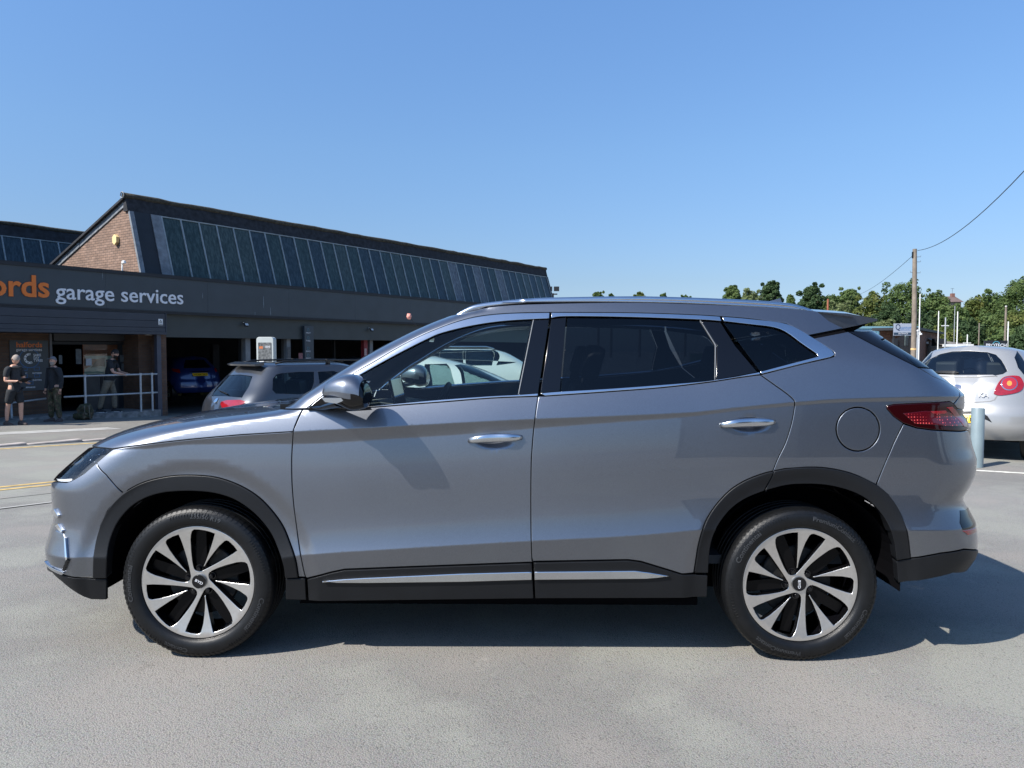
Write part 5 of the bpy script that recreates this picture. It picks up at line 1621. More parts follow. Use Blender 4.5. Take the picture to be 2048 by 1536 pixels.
# stained runs on the fascia
for px, py, hh, ww in ((527,605,0.42,0.02),(541,624,0.30,0.022),(510,628,0.14,0.012),(205,553,0.2,0.012),(405,592,0.18,0.012)):
    u_, z_ = plane_hit(px, py, 0)
    mb = MB(); mb.add([(u_-ww*.4,-0.004,z_+hh/2),(u_+ww*.4,-0.004,z_+hh/2),(u_+ww*.8,-0.004,z_-hh*0.2),(u_,-0.004,z_-hh/2),(u_-ww*.8,-0.004,z_-hh*0.1)], [(0,1,2,3,4)])
    mb.build('lime_streak', mat('lime_streak', (0.16,0.19,0.21), 0.8, var=0.5, vscale=30), garage)

# lettering on the fascia, each letter a piece of its own
def letters(word, base0, base1, hpx, material, ratio=1.0, name='sign_letter', spacing=1.0, right=None, bold=0.007):
    """base0/base1: pixels on the plane v=0 at the two ends of the base line"""
    u0, z0 = plane_hit(*base0, -0.01); u1, z1 = plane_hit(*base1, -0.01)
    me = text_mesh(word, 1.0, 0.0, bold)
    co = np.empty(len(me.vertices)*3); me.vertices.foreach_get('co', co); co = co.reshape(-1, 3)
    wn_ = co[:, 0].max()-co[:, 0].min(); 
    sx = (u1-u0)/wn_; sz = sx*ratio; co[:, 0] -= co[:, 0].min()
    # split into islands, merge islands that overlap in x
    nv = len(co); par = list(range(nv))
    def fnd(a):
        while par[a] != a: par[a] = par[par[a]]; a = par[a]
        return a
    for e in me.edges:
        a, b = fnd(e.vertices[0]), fnd(e.vertices[1]); par[a] = b
    isl = {}
    for i in range(nv): isl.setdefault(fnd(i), []).append(i)
    groups = []
    for idx in sorted(isl.values(), key=lambda q: co[q, 0].min()):
        lo, hi = co[idx, 0].min(), co[idx, 0].max()
        if groups and lo < groups[-1][1]-0.5*min(hi-lo, groups[-1][1]-groups[-1][0]): groups[-1] = (min(lo, groups[-1][0]), max(hi, groups[-1][1]), groups[-1][2]+list(idx))
        else: groups.append((lo, hi, list(idx)))
    for lo, hi, idx in groups:
        s = set(idx); mp = {i: k for k, i in enumerate(idx)}
        fs = [tuple(mp[v] for v in p.vertices) for p in me.polygons if p.vertices[0] in s]
        n = len(idx)
        front = [(u0+co[i, 0]*sx, -0.03, z0+(z1-z0)*(co[i, 0]/wn_)+co[i, 1]*sz) for i in idx]
        back = [(a, -0.002, c) for a, b, c in front]
        cnt = {}
        for f in fs:
            for a, b in zip(f, f[1:]+f[:1]): cnt[(a, b)] = 1
        sides = [(b, a, n+a, n+b) for (a, b) in cnt if (b, a) not in cnt]
        mb = MB(); mb.add(front+back, fs+sides); mb.build(name, material, garage)
    bpy.data.meshes.remove(me)
letters('garage services', (111,597.2), (366,608.5), 0, M['letter_white'], 1.0)
letters('halfords', (-128,586.0), (98.5,594.2), 0, M['orange'], 1.0, bold=0.02)

# roof lights ---------------------------------------------------------------------------
def pane_material(name, c, rough=0.35):
    m, nt, b = new_mat(name); b.inputs['Roughness'].default_value = rough; b.inputs['Specular IOR Level'].default_value = 0.25
    tc = N(nt, 'ShaderNodeTexCoord'); mp = N(nt, 'ShaderNodeMapping'); mp.inputs['Scale'].default_value = (14, 14, 0.8)
    nt.links.new(tc.outputs['Object'], mp.inputs[0])
    nz = N(nt, 'ShaderNodeTexNoise'); nz.inputs['Scale'].default_value = 1.2; nz.inputs['Detail'].default_value = 7; nz.inputs['Roughness'].default_value = 0.7
    nt.links.new(mp.outputs[0], nz.inputs['Vector'])
    cr = N(nt, 'ShaderNodeValToRGB'); cr.color_ramp.elements[0].position = 0.42; cr.color_ramp.elements[1].position = 0.80
    cr.color_ramp.elements[0].color = rgb(c); cr.color_ramp.elements[1].color = rgb([q*2.6+0.02 for q in c])
    nt.links.new(nz.outputs['Fac'], cr.inputs[0]); nt.links.new(cr.outputs[0], b.inputs['Base Color'])
    return m
M['pane'] = [pane_material('roof_pane_%s' % t, c) for t, c in (('teal', (0.024,0.041,0.041)), ('blue', (0.022,0.036,0.044)), ('murky', (0.032,0.048,0.046)))]
M['pane_pale'] = pane_material('replaced_pane', (0.085, 0.10, 0.115), 0.6)
M['bar'] = mat('glazing_bar', (0.24, 0.275, 0.285), 0.55, var=0.2, vscale=8)
uG, zG0 = plane_hit(285, 543, 0.5)
def monitor(v0, u0, u1, first, zr=5.86, zb=3.55, run=0.72, pw=0.62, depth=5.3):
    vb, vr = v0+0.5, v0+0.5+run
    zt = zr-0.42      # top of the glass
    vt = vb+(zt-zb)/(zr-zb)*run
    # ridge board, ridge roll
    mb = MB(); mb.add([(u0-0.06,vr-0.12,zt+0.0),(u1+0.06,vr-0.12,zt+0.0),(u1+0.06,vr-0.01,zr-0.02),(u0-0.06,vr-0.01,zr-0.02),(u0-0.06,vr+0.1,zr-0.02),(u1+0.06,vr+0.1,zr-0.02),(u0-0.06,vr+0.1,zt),(u1+0.06,vr+0.1,zt)],
                      [(0,1,2,3),(3,2,5,4),(4,5,7,6),(0,6,7,1),(0,3,4,6),(1,7,5,2)])
    mb.build('ridge_board', M['ridge'], garage)
    mb = MB(); n = int((u1-u0)/0.35)
    pts = [(u0-0.1+(u1-u0+0.2)*i/n, vr+0.02, zr+0.035+random.uniform(-0.012, 0.014)) for i in range(n+1)]
    mb.tube(pts, [0.075+random.uniform(-0.008, 0.016) for _ in pts], 9)
    mb.build('ridge_roll', M['moss'], garage, smooth=True)
    mb = MB(); n = 16; c = Vector((u0-0.13, vr+0.02, zr+0.04))
    ring = [c+Vector((0, 0.085*cos(2*pi*k/n), 0.085*sin(2*pi*k/n))) for k in range(n+1)]
    mb.tube(ring, 0.018, 6, cap=False); mb.build('ridge_end_ring', M['lead'], garage)
    # glass
    uu = u0+0.95 if first else u0; k = 0
    bars = [uu]
    while uu < u1-0.6:
        nx_ = uu+pw
        mid = (uu+nx_)/2
        pale = first and any(abs(mid-q) < pw*0.5 for q in pale_u)
        s = (vt-vb)/(zt-zb)
        mt = M['pane_pale'] if pale else M['pane'][random.randrange(3)]
        mb = MB(); mb.add([(uu+0.02,vb-0.0,zb),(nx_-0.02,vb,zb),(nx_-0.02,vt,zt),(uu+0.02,vt,zt),(uu+0.02,vb+0.02,zb),(nx_-0.02,vb+0.02,zb),(nx_-0.02,vt+0.02,zt),(uu+0.02,vt+0.02,zt)],
                          [(0,1,2,3),(7,6,5,4),(0,4,5,1),(1,5,6,2),(2,6,7,3),(3,7,4,0)])
        o = mb.build('roof_pane', mt, garage)
        if pale: o['label'] = 'pale grey replaced roof pane'
        uu = nx_; bars.append(uu); k += 1
    bm_ = None
    for bu in bars:
        mb = MB(); mb.add([(bu-0.022,vb-0.03,zb),(bu+0.022,vb-0.03,zb),(bu+0.022,vt-0.03,zt),(bu-0.022,vt-0.03,zt),(bu-0.022,vb+0.02,zb),(bu+0.022,vb+0.02,zb),(bu+0.022,vt+0.02,zt),(bu-0.022,vt+0.02,zt)],
                          [(0,1,2,3),(7,6,5,4),(0,4,5,1),(1,5,6,2),(2,6,7,3),(3,7,4,0)])
        mb.build('glazing_bar', M['bar'], garage)
    mb = MB(); mb.box(bars[0], bars[-1], vt-0.035, vt+0.03, zt-0.035, zt-0.002); mb.build('glazing_rail', M['bar'], garage)
    # cheek panels at both ends and the grey flashing strips
    def slab(a, b, material, nm, lift_=0.0):
        mb = MB(); mb.add([(a,vb-lift_,zb-0.1),(b,vb-lift_,zb-0.1),(b,vt-lift_,zt),(a,vt-lift_,zt),(a,vb+0.05,zb-0.1),(b,vb+0.05,zb-0.1),(b,vt+0.05,zt),(a,vt+0.05,zt)],
                          [(0,1,2,3),(7,6,5,4),(0,4,5,1),(1,5,6,2),(2,6,7,3),(3,7,4,0)])
        return mb.build(nm, material, garage)
    if first:
        slab(u0+0.10, u0+0.62, M['fascia_dark'], 'cheek_panel'); slab(u0+0.62, u0+0.93, M['lead'], 'lead_strip', 0.03); slab(u0-0.03, u0+0.10, M['lead'], 'corner_flashing', 0.03)
    slab(bars[-1]+0.03, u1-0.18, M['lead'], 'lead_strip', 0.02); slab(u1-0.18, u1+0.03, M['fascia_dark'], 'cheek_panel', 0.03)
    # back slope
    ve = vr+depth; ze = zr-depth*0.372
    mb = MB(); mb.add([(u0-0.12,vr,zr),(u1+0.12,vr,zr),(u1+0.12,ve,ze),(u0-0.12,ve,ze),(u0-0.12,vr,zr-0.07),(u1+0.12,vr,zr-0.07),(u1+0.12,ve,ze-0.07),(u0-0.12,ve,ze-0.07)],
                      [(0,1,2,3),(7,6,5,4),(0,4,5,1),(1,5,6,2),(2,6,7,3),(3,7,4,0)])
    mb.build('roof_slope', M['ridge'], garage)
    # gables with brick and a verge board
    for ug, sgn in ((u0, -1), (u1, 1)):
        zz = 3.3
        mb = MB()
        pl = [(vb+0.03, zz), (vb+(zz-zb)/(zr-zb)*run+0.03, zz), (vr-0.02, zr-0.06), (ve, ze-0.06), (ve, zz)]
        pl = [(vb+0.03, zz), (vr+0.0, zr-0.08), (ve, ze-0.08), (ve, zz)]
        mb.add([(ug, a, b) for a, b in pl]+[(ug-sgn*0.22, a, b) for a, b in pl], [(0,1,2,3),(7,6,5,4),(0,4,5,1),(1,5,6,2),(2,6,7,3),(3,7,4,0)])
        uv_box(mb.build('brick_gable', M['brick'], garage))
        mb = MB()
        nseg = 14
        for i in range(nseg):
            a0, a1 = i/nseg, (i+1)/nseg
            j = random.uniform(-0.004, 0.006)
            v_a, v_b = vr+0.05+(ve-vr)*a0, vr+0.05+(ve-vr)*a1-0.01
            z_a, z_b = zr-0.03-(ve-vr)*a0*0.372, zr-0.03-(ve-vr)*a1*0.372
            mb.add([(ug+sgn*(0.035+j),v_a,z_a),(ug+sgn*(0.035+j),v_b,z_b),(ug+sgn*(0.035+j),v_b,z_b-0.22),(ug+sgn*(0.035+j),v_a,z_a-0.22),(ug,v_a,z_a),(ug,v_b,z_b),(ug,v_b,z_b-0.22),(ug,v_a,z_a-0.22)],
                   [(0,1,2,3),(7,6,5,4),(0,4,5,1),(1,5,6,2),(2,6,7,3),(3,7,4,0)])
        mb.add([(ug+sgn*0.06,vr,zr+0.03),(ug+sgn*0.06,ve,ze+0.03),(ug+sgn*0.06,ve,ze-0.035),(ug+sgn*0.06,vr,zr-0.035),(ug,vr,zr+0.03),(ug,ve,ze+0.03),(ug,ve,ze-0.035),(ug,vr,zr-0.035)],
               [(0,1,2,3),(7,6,5,4),(0,4,5,1),(1,5,6,2),(2,6,7,3),(3,7,4,0)])
        mb.build('verge_board', M['lead'], garage)
pale_u = [plane_hit(px, 590, 0.8)[0] for px in (908, 968, 1004)]
u_rend = plane_hit(1091, 560, 1.2)[0]
monitor(0.0, uG, u_rend, True)
monitor(8.2, -14.0, u_rend, False)
# flat roof
mb = MB(); mb.box(-12, u_end, 0.12, 26, 3.25, 3.34); mb.build('flat_roof', M['ridge'], garage)
# alarm box and small lamp on the brick gable
def gable_hit(px, py):
    r = ray(px, py); o = GP+U*uG; t = (o-EYE_V).dot(U)/r.dot(U); p = EYE_V+r*t
    return (p-GP).dot(VV), p.z
v_, z_ = gable_hit(235, 480)
mb = MB(); mb.prism([(0.13*cos(a)*1.0, 0.16*sin(a)) for a in [pi/6+k*pi/3 for k in range(6)]], 0, 0.10, Matrix.Translation((uG-0.002, v_, z_)) @ Matrix.Rotation(-pi/2, 4, 'Y') @ Matrix.Rotation(pi/2, 4, 'Z') @ Matrix.Rotation(pi, 4, 'X') @ Matrix.Scale(-1, 4, (0, 0, 1)))
ab = mb.build('alarm_box', mat('alarm_box_yellow', (0.75, 0.58, 0.28), 0.4), garage, bevel=0.012)
u_, z_ = plane_hit(244, 527, 0.05)
mb = MB(); mb.tube([(u_,0.05,zFT+0.08),(u_,0.05,zFT+0.28),(u_-0.02,-0.06,zFT+0.32)], 0.02, 6); mb.lathe([(0,0.05),(0.05,0.03),(0.06,-0.03),(0,-0.05)], 10, Matrix.Translation((u_-0.02,-0.08,zFT+0.33)))
mb.build('roof_lamp', M['white'], garage, smooth=40)

# walls, pillars, entrance below the canopy ------------------------------------------------
vW = 1.3; zS = plane_hit(230, 826, -0.1)[1]; zg = zS-0.35
def wall_box(nm, ua, ub, va, vb_, za, zb_, m, **k):
    mb = MB(); mb.box(ua, ub, va, vb_, za, zb_); o = mb.build(nm, M[m] if isinstance(m, str) else m, garage, **k)
    if 'brick' in (m if isinstance(m, str) else ''): uv_box(o)
    return o
uE0 = plane_hit(99, 720, vW)[0]; uE1 = plane_hit(262, 720, vW)[0]
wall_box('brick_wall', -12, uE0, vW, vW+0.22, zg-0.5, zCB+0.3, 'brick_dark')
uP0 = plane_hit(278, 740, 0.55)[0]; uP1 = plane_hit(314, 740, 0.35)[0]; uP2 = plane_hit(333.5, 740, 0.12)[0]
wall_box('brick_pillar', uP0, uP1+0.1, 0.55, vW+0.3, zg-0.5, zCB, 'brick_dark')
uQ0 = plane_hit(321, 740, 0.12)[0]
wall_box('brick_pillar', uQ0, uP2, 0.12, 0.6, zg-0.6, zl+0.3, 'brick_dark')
uR0 = plane_hit(315, 740, 0.06)[0]
wall_box('steel_column', uR0, uQ0-0.002, 0.06, 0.2, zg-0.6, zCB, mat('blue_grey_steel', (0.05,0.055,0.08), 0.5, var=0.15, vscale=6))
# entrance: frame, header, glazing
eh = plane_hit(180, 682, vW-0.02)[1]
wall_box('entrance_header', uE0+0.12, uE1, vW-0.02, vW+0.15, eh, zCB-0.03, mat('roller_box', (0.055,0.055,0.06), 0.6, var=0.1, vscale=6))
wall_box('door_frame', uE0-0.0, uE0+0.06, vW-0.04, vW+0.1, zg-0.2, zCB, mat('frame_grey', (0.11,0.11,0.12), 0.5))
wall_box('transom', uE0+0.06, uE1, vW+0.03, vW+0.10, eh-0.10, eh-0.02, 'fascia_dark')
uD = plane_hit(236, 720, vW+0.1)[0]; uM = plane_hit(167, 720, vW+0.1)[0]
wall_box('entrance_door', uD, uE1+0.5, vW+0.1, vW+0.16, zS, eh-0.1, mat('dark_door', (0.02,0.028,0.035), 0.4))
wz0 = plane_hit(200, 748, vW+0.1)[1]
wall_box('lower_panel', uM, uD, vW+0.1, vW+0.16, zS, wz0-0.02, mat('lower_panel_grey', (0.045,0.05,0.055), 0.5, var=0.2, vscale=4))
wall_box('panel_post', (uM+uD)/2-0.03, (uM+uD)/2+0.03, vW+0.07, vW+0.1, zS, wz0-0.02, 'fascia_dark')
# window: reflected white car and terracotta wall, painted as flat shapes behind the glass
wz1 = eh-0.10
wall_box('window_reflection', uM, uD, vW+0.12, vW+0.14, wz0, wz1, mat('terracotta_reflection', (0.30,0.085,0.04), 0.6, var=0.2, vscale=5))
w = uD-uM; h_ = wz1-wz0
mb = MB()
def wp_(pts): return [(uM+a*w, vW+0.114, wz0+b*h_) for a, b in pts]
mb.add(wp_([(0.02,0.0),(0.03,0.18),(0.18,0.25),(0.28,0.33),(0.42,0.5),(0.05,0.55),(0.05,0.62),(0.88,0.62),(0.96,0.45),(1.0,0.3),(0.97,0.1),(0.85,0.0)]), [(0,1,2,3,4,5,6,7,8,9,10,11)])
mb.build('reflected_car', mat('reflected_white', (0.42,0.45,0.40), 0.6, var=0.15, vscale=8), garage)
mb = MB(); mb.add([(p[0], p[1]-0.003, p[2]) for p in wp_([(0.2,0.22),(0.34,0.42),(0.45,0.53),(0.62,0.55),(0.62,0.25),(0.4,0.26)])], [(0,1,2,3,4,5)]); mb.build('reflected_window', M['fascia_dark'], garage)
mb = MB(); mb.add([(uM,vW+0.095,wz0),(uD,vW+0.095,wz0),(uD,vW+0.095,wz1),(uM,vW+0.095,wz1)], [(0,1,2,3)]); mb.build('window_glass', M['clear_glass'], garage)
for (x0,y0,x1,y1) in ((172,717,183,731),(240,710,254,724),(243,727,252,741),(257,727,262,738),(267,714,271,723),(152,698,162,728),(118,710,124,728)):
    a = plane_hit(x0, y1, vW+0.05); b = plane_hit(x1, y0, vW+0.05)
    mb = MB(); mb.box(a[0], b[0], vW+0.045, vW+0.052, a[1], b[1]); mb.build('paper_notice', M['notice'] if x0 in (172, 267) else mat('dim_notice', (0.10,0.115,0.125), 0.5, var=0.4, vscale=12), garage)
# interior shell
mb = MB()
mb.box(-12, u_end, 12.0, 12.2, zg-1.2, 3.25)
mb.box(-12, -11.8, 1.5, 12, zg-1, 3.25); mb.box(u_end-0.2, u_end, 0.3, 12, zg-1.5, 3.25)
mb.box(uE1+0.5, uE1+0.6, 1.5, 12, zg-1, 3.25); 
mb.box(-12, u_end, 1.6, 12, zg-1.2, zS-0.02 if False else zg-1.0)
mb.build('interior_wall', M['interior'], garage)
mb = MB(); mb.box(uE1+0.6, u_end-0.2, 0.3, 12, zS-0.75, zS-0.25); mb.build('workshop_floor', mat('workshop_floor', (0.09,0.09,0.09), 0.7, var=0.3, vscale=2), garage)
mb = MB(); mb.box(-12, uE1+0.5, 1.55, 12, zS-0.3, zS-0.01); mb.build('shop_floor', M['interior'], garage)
# bay columns
def col(px0, px1, v, nm, m, ztop=None, zbot=None):
    a = plane_hit(px0, 720, v)[0]; b = plane_hit(px1, 720, v)[0]
    return wall_box(nm, a, b, v, v+0.16, zg-0.8 if zbot is None else zbot, zl if ztop is None else ztop, m)
col(491.5,501,0.35,'bay_column','column'); col(483,491,0.9,'door_track',mat('track', (0.035,0.04,0.045), 0.6)); col(574,581.5,0.35,'bay_column','column'); col(563,568,0.9,'door_track','fascia_dark')
col(728,735.5,0.45,'red_column',mat('red_column', (0.20,0.02,0.025), 0.6)); col(740,746,0.45,'bay_column','column'); col(669,671,1.5,'door_track','fascia_dark')
for (x0,y0,x1,y1,v,c) in ((597,706,605,720,0.9,(0.35,0.16,0.18)),(575,694,580,716,0.34,(0.10,0.10,0.10)),(728.5,697,733,711,0.44,(0.4,0.28,0.26))):
    a = plane_hit(x0, y1, v); b = plane_hit(x1, y0, v)
    mb = MB(); mb.box(a[0], b[0], v-0.012, v-0.002, a[1], b[1]); mb.build('paper_notice', mat('notice_tint', c, 0.7, var=0.5, vscale=30), garage)
# sign pillar with service symbols
a = plane_hit(609, 652, 0.05); b = plane_hit(627, 652, 0.05)
sp_top = plane_hit(615, 652, 0.05)[1]
pil = wall_box('service_sign', a[0], b[0], 0.05, 0.16, zg-0.6, sp_top, mat('sign_navy', (0.03,0.042,0.055), 0.4))
for py, word in ((662,'MOT'),(678,'TYRES'),(699,'SERVICE'),(713,'BRAKES')):
    u_, z_ = plane_hit(612, py+5, 0.045)
    text_obj('sign_lettering', word, 0.07, frame4((u_, 0.045, z_), (1,0,0), (0,0,1)), M['letter_white'], garage, width=0.20)
    mb = MB(); mb.lathe([(0.04,0.0),(0.05,0.0)], 12, frame4((u_+0.1, 0.044, z_+0.13), (1,0,0), (0,0,1))); mb.build('sign_symbol', mat('symbol_blue', (0.06,0.22,0.28), 0.5), garage)
# flood lamps under the fascia
for px, py in ((491, 650), (742, 660)):
    u_, z_ = plane_hit(px, py, vL-0.1)
    mb = MB(); mb.box(-0.06, 0.06, -0.03, 0.03, -0.045, 0.045, 0, Matrix.Translation((u_, vL-0.14, z_)) @ Matrix.Rotation(radians(-35), 4, 'X')); mb.tube([(u_-0.01, vL, z_+0.07),(u_-0.01, vL-0.1, z_+0.02)], 0.02, 6)
    mb.build('flood_lamp', M['fascia_dark'], garage)
    mb = MB(); mb.box(-0.055, 0.055, -0.034, -0.031, -0.04, 0.04, 0, Matrix.Translation((u_, vL-0.14, z_)) @ Matrix.Rotation(radians(-35), 4, 'X')); mb.box(u_-0.035, u_-0.005, vL-0.03, vL-0.01, z_+0.06, z_+0.09)
    mb.build('lamp_glass', mat('lamp_face', (0.55,0.57,0.58), 0.3), garage)
# sticker on the canopy corner, soffit lamp
a = plane_hit(317, 650, -0.04); b = plane_hit(325.5, 638, -0.04)
mb = MB(); mb.box(a[0], b[0], -0.042, -0.034, a[1]-0.0, b[1]); mb.build('warning_sticker', M['white'], garage)
mb = MB(); cu = (a[0]+b[0])/2; mb.add([(cu-0.045,-0.044,a[1]+0.07),(cu+0.045,-0.044,a[1]+0.07),(cu,-0.044,b[1]-0.02),(cu-0.022,-0.0445,a[1]+0.085),(cu+0.022,-0.0445,a[1]+0.085),(cu,-0.0445,b[1]-0.05)], [(0,1,4,3),(1,2,5,4),(2,0,3,5)]); mb.box(a[0]+0.012,b[0]-0.012,-0.0445,-0.044,a[1]+0.015,a[1]+0.035)
mb.build('sticker_print', M['fascia_dark'], garage)
u_, z_ = plane_hit(297, 668, 0.5)
mb = MB(); mb.box(u_-0.08, u_+0.08, 0.44, 0.56, z_-0.04, z_+0.03); mb.build('soffit_lamp', M['white'], garage, bevel=0.01)

# wall poster with printing
a = plane_hit(22, 783, vW-0.03); b = plane_hit(96, 681, vW-0.03)
pu0, pz0, pu1, pz1 = a[0], a[1], b[0], b[1]
poster = empty('wall_poster', gpt(pu0, vW-0.03, pz0), GROT, 'dark halfords garage services poster board with SAME DAY TYRES fixed on the brick wall', 'sign')
pw_, ph_ = pu1-pu0, pz1-pz0
mb = MB(); mb.box(0, pw_, 0, 0.02, 0, ph_); mb.build('board', mat('poster_board', (0.05,0.058,0.065), 0.5), poster)
def pt(name, s, x, z, wd, m, size=0.1, parent=poster, y=-0.003, bold=0.02):
    return text_obj(name, s, size, frame4((x, y, z), (1,0,0), (0,0,1)), m, parent, width=wd, bold=bold)
pt('print_lettering', 'halfords', 0.16*pw_, 0.865*ph_, 0.67*pw_, M['orange'], 0.19)
pt('print_lettering', 'garage services', 0.16*pw_, 0.79*ph_, 0.67*pw_, M['letter_white'], 0.105, bold=0.01)
for k, wd in enumerate(('SAME', 'DAY', 'TYRES')): pt('print_lettering', wd, 0.60*pw_, (0.685-0.055*k)*ph_, (0.2,0.15,0.24)[k]*pw_, M['letter_white'], 0.09)
mb = MB(); mb.lathe([(0.235,0),(0.25,0)], 40, frame4((0.50*pw_, -0.003, 0.64*ph_), (1,0,0), (0,0,1))); mb.build('print_ring', M['blue_print'], poster)
mb = MB(); ring = []
for k in range(25):
    a_ = radians(80+220*k/24); ring.append((0.14*cos(a_), 0.14*sin(a_)))
inner = [(0.085*cos(radians(80+220*k/24)), 0.085*sin(radians(80+220*k/24))) for k in range(25)]
mb.add([(0.50*pw_+x, -0.0035, 0.64*ph_+z) for x, z in ring+inner], [(k, k+1, 26+k, 25+k) for k in range(24)]); mb.build('print_tyre', M['letter_white'], poster)
mb = MB()
for k in range(6):
    a_ = radians(95+38*k); mb.lathe([(0,0),(0.015,0)], 8, frame4((0.50*pw_+0.115*cos(a_), -0.0045, 0.64*ph_+0.115*sin(a_)), (1,0,0), (0,0,1)))
mb.build('print_dot', M['fascia_dark'], poster)
for (x, z, wd) in ((0.36,0.335,'MOT'),(0.68,0.335,'BATTERIES'),(0.36,0.195,'SERVICE'),(0.68,0.195,'ELECTRIC'),(0.5,0.055,'BRAKES')):
    ww = (0.13 if len(wd) < 4 else 0.24)*pw_
    pt('print_lettering', wd, x*pw_-ww/2, z*ph_, ww, M['letter_white'], 0.05)
    mb = MB(); mb.box(x*pw_-0.07, x*pw_+0.07, -0.004, -0.0035, z*ph_+0.09, z*ph_+0.10); mb.box(x*pw_-0.07, x*pw_+0.07, -0.004, -0.0035, z*ph_+0.17, z*ph_+0.18); mb.box(x*pw_-0.07, x*pw_-0.06, -0.004, -0.0035, z*ph_+0.10, z*ph_+0.17); mb.box(x*pw_+0.06, x*pw_+0.07, -0.004, -0.0035, z*ph_+0.10, z*ph_+0.17)
    mb.build('print_symbol', M['blue_print'], poster)

# raised slab before the entrance
ub0 = plane_hit(128, 830, -0.25)[0]; ub1 = plane_hit(331, 826, -0.25)[0]
mb = MB(); mb.box(ub0, ub1, -0.02, vW+0.3, zS-0.5, zS)
mb.add([(ub0,0.45,zS),(ub0,vW,zS),(ub0-5.0,vW,zS-0.2),(ub0-5.0,0.45,zS-0.2),(ub0,0.45,zS-0.6),(ub0,vW,zS-0.6),(ub0-5,vW,zS-0.6),(ub0-5,0.45,zS-0.6)], [(0,1,2,3),(0,3,7,4),(1,5,6,2),(2,6,7,3)])
tag(mb.build('entrance_slab', mat('worn_concrete', (0.22,0.215,0.21), 0.9, var=0.45, vscale=7, bump=0.8, bscale=30), None, loc=GP, rz=GROT), kind='structure')
# handrail
rail_ = empty('handrail', gpt(0, -0.05, zS), GROT, 'galvanised two bar handrail in front of the garage entrance', 'railing')
zr1 = plane_hit(220, 750.5, -0.05)[1]-zS; zr2 = plane_hit(220, 789.5, -0.05)[1]-zS
ur0 = plane_hit(127, 753, -0.05)[0]; ur1 = plane_hit(314, 748, -0.05)[0]
for z in (zr1, zr2):
    mb = MB(); mb.tube([(ur0,0,z),(ur1,0,z)], 0.025, 10); mb.build('rail_bar', M['galv'], rail_, smooth=True)
for px in (170, 281, 304):
    u_ = plane_hit(px, 760, -0.05)[0]
    mb = MB(); mb.tube([(u_,0,-0.02),(u_,0,zr1+0.03)], 0.027, 10)
    for z in (zr1, zr2): mb.lathe([(0.036,-0.035),(0.036,0.035)], 10, Matrix.Translation((u_,0,z)))
    mb.build('rail_post', M['galv'], rail_, smooth=40)
# ramp rail further left
r2 = empty('ramp_rail', gpt(0, 0.9, zS), GROT, 'low sloping steel rail against the brick wall behind the men', 'railing')
a = plane_hit(22, 806, 0.9); b = plane_hit(92, 797, 0.9)
mb = MB(); mb.tube([(a[0],0,a[1]-zS),(b[0],0,b[1]-zS)], 0.024, 8); mb.build('rail_bar', M['galv'], r2, smooth=True)
mb = MB(); mb.tube([(a[0],0,a[1]-zS),(a[0]+0.02,0,-0.35)], 0.028, 8); mb.build('rail_post', M['galv'], r2, smooth=True)
# illuminated totem sign on the forecourt
tp = place(533, 17.6); tz = at(533, 674, 17.6).z
tot = empty('totem_sign', tp, -0.1, 'pale framed freestanding totem sign with rounded top, behind the grey estate car', 'sign')
wT = (550.5-515.5)/1490*17.6/2; tz -= tp.z
def rrect(w, z0, z1, r):
    out = [(-w, z0), (w, z0)]
    out += [(w-r+r*cos(a), z1-r+r*sin(a)) for a in [k*pi/2/6 for k in range(7)]]
    out += [(-w+r-r*sin(a), z1-r+r*cos(a)) for a in [k*pi/2/6 for k in range(7)]]
    return out
Mt = Matrix.Rotation(pi/2, 4, 'X')
mb = MB(); mb.prism(rrect(wT, 0.0, tz, 0.07), -0.09, 0.09, Mt); mb.build('frame', mat('totem_frame', (0.42,0.45,0.44), 0.5, var=0.1), tot, bevel=0.012)
mb = MB(); mb.prism(rrect(wT-0.045, 0.3, tz-0.13, 0.02), 0.091, 0.097, Mt); mb.build('face', mat('totem_face', (0.11,0.115,0.115), 0.5, var=0.7, vscale=18), tot)
text_obj('sign_lettering', 'ats', 0.1, frame4((-0.135, -0.0985, tz-0.27), (1,0,0), (0,0,1)), M['orange'], tot, width=0.09, bold=0.03)
text_obj('sign_lettering', 'halfords', 0.1, frame4((0.01, -0.0985, tz-0.26), (1,0,0), (0,0,1)), M['letter_white'], tot, width=0.12)
mb = MB(); mb.box(-0.14, -0.03, -0.0985, -0.0975, tz-0.66, tz-0.56); mb.build('white_label', M['white'], tot)

# blue car up on the lift, rear view, and the dark car in the next bay
b_loc = gpt(plane_hit(403, 740, 2.2)[0], 2.2, 0); 
bz = at(403, 740, b_loc.y).z
b_loc = Vector((b_loc.x, b_loc.y, bz-1.02))
b_head = HU+pi/2-0.12
bspec = dict(ka_spec); bspec['width'] = [(0.2,0.80),(0.4,0.87),(0.65,0.89),(0.85,0.87),(1.0,0.82),(1.2,0.73),(1.38,0.6),(1.5,0.55)]
blue, bsh = car('raised_hatchback', b_loc, None, bspec, M['blue_car'], 'blue hatchback with yellow number plate raised on the workshop lift inside the first bay', heading=b_head,
                windows=[[(0.30,1.02,-1),(0.30,1.02,1),(0.45,1.32,1),(0.45,1.32,-1)]] and [], wheels=(0.62, 2.9), wr=0.31)
def on(sh, Q, z, off): 
    p, n = sh.surf(Q, z, off); xa = Vector((0,0,1)).cross(n).normalized(); return frame4(p, xa, n.cross(xa))
mb = MB(); mb.box(-0.26,0.26,-0.055,0.055,0,0.006,0,on(bsh, 0.0, 0.86, 0.02)); mb.build('number_plate', M['plate_yellow'], blue)
text_obj('plate_lettering', 'HD66 SKF', 0.09, on(bsh, 0.0, 0.86, 0.03) @ Matrix.Translation((-0.22,-0.035,0)), M['dark'], blue, width=0.44)
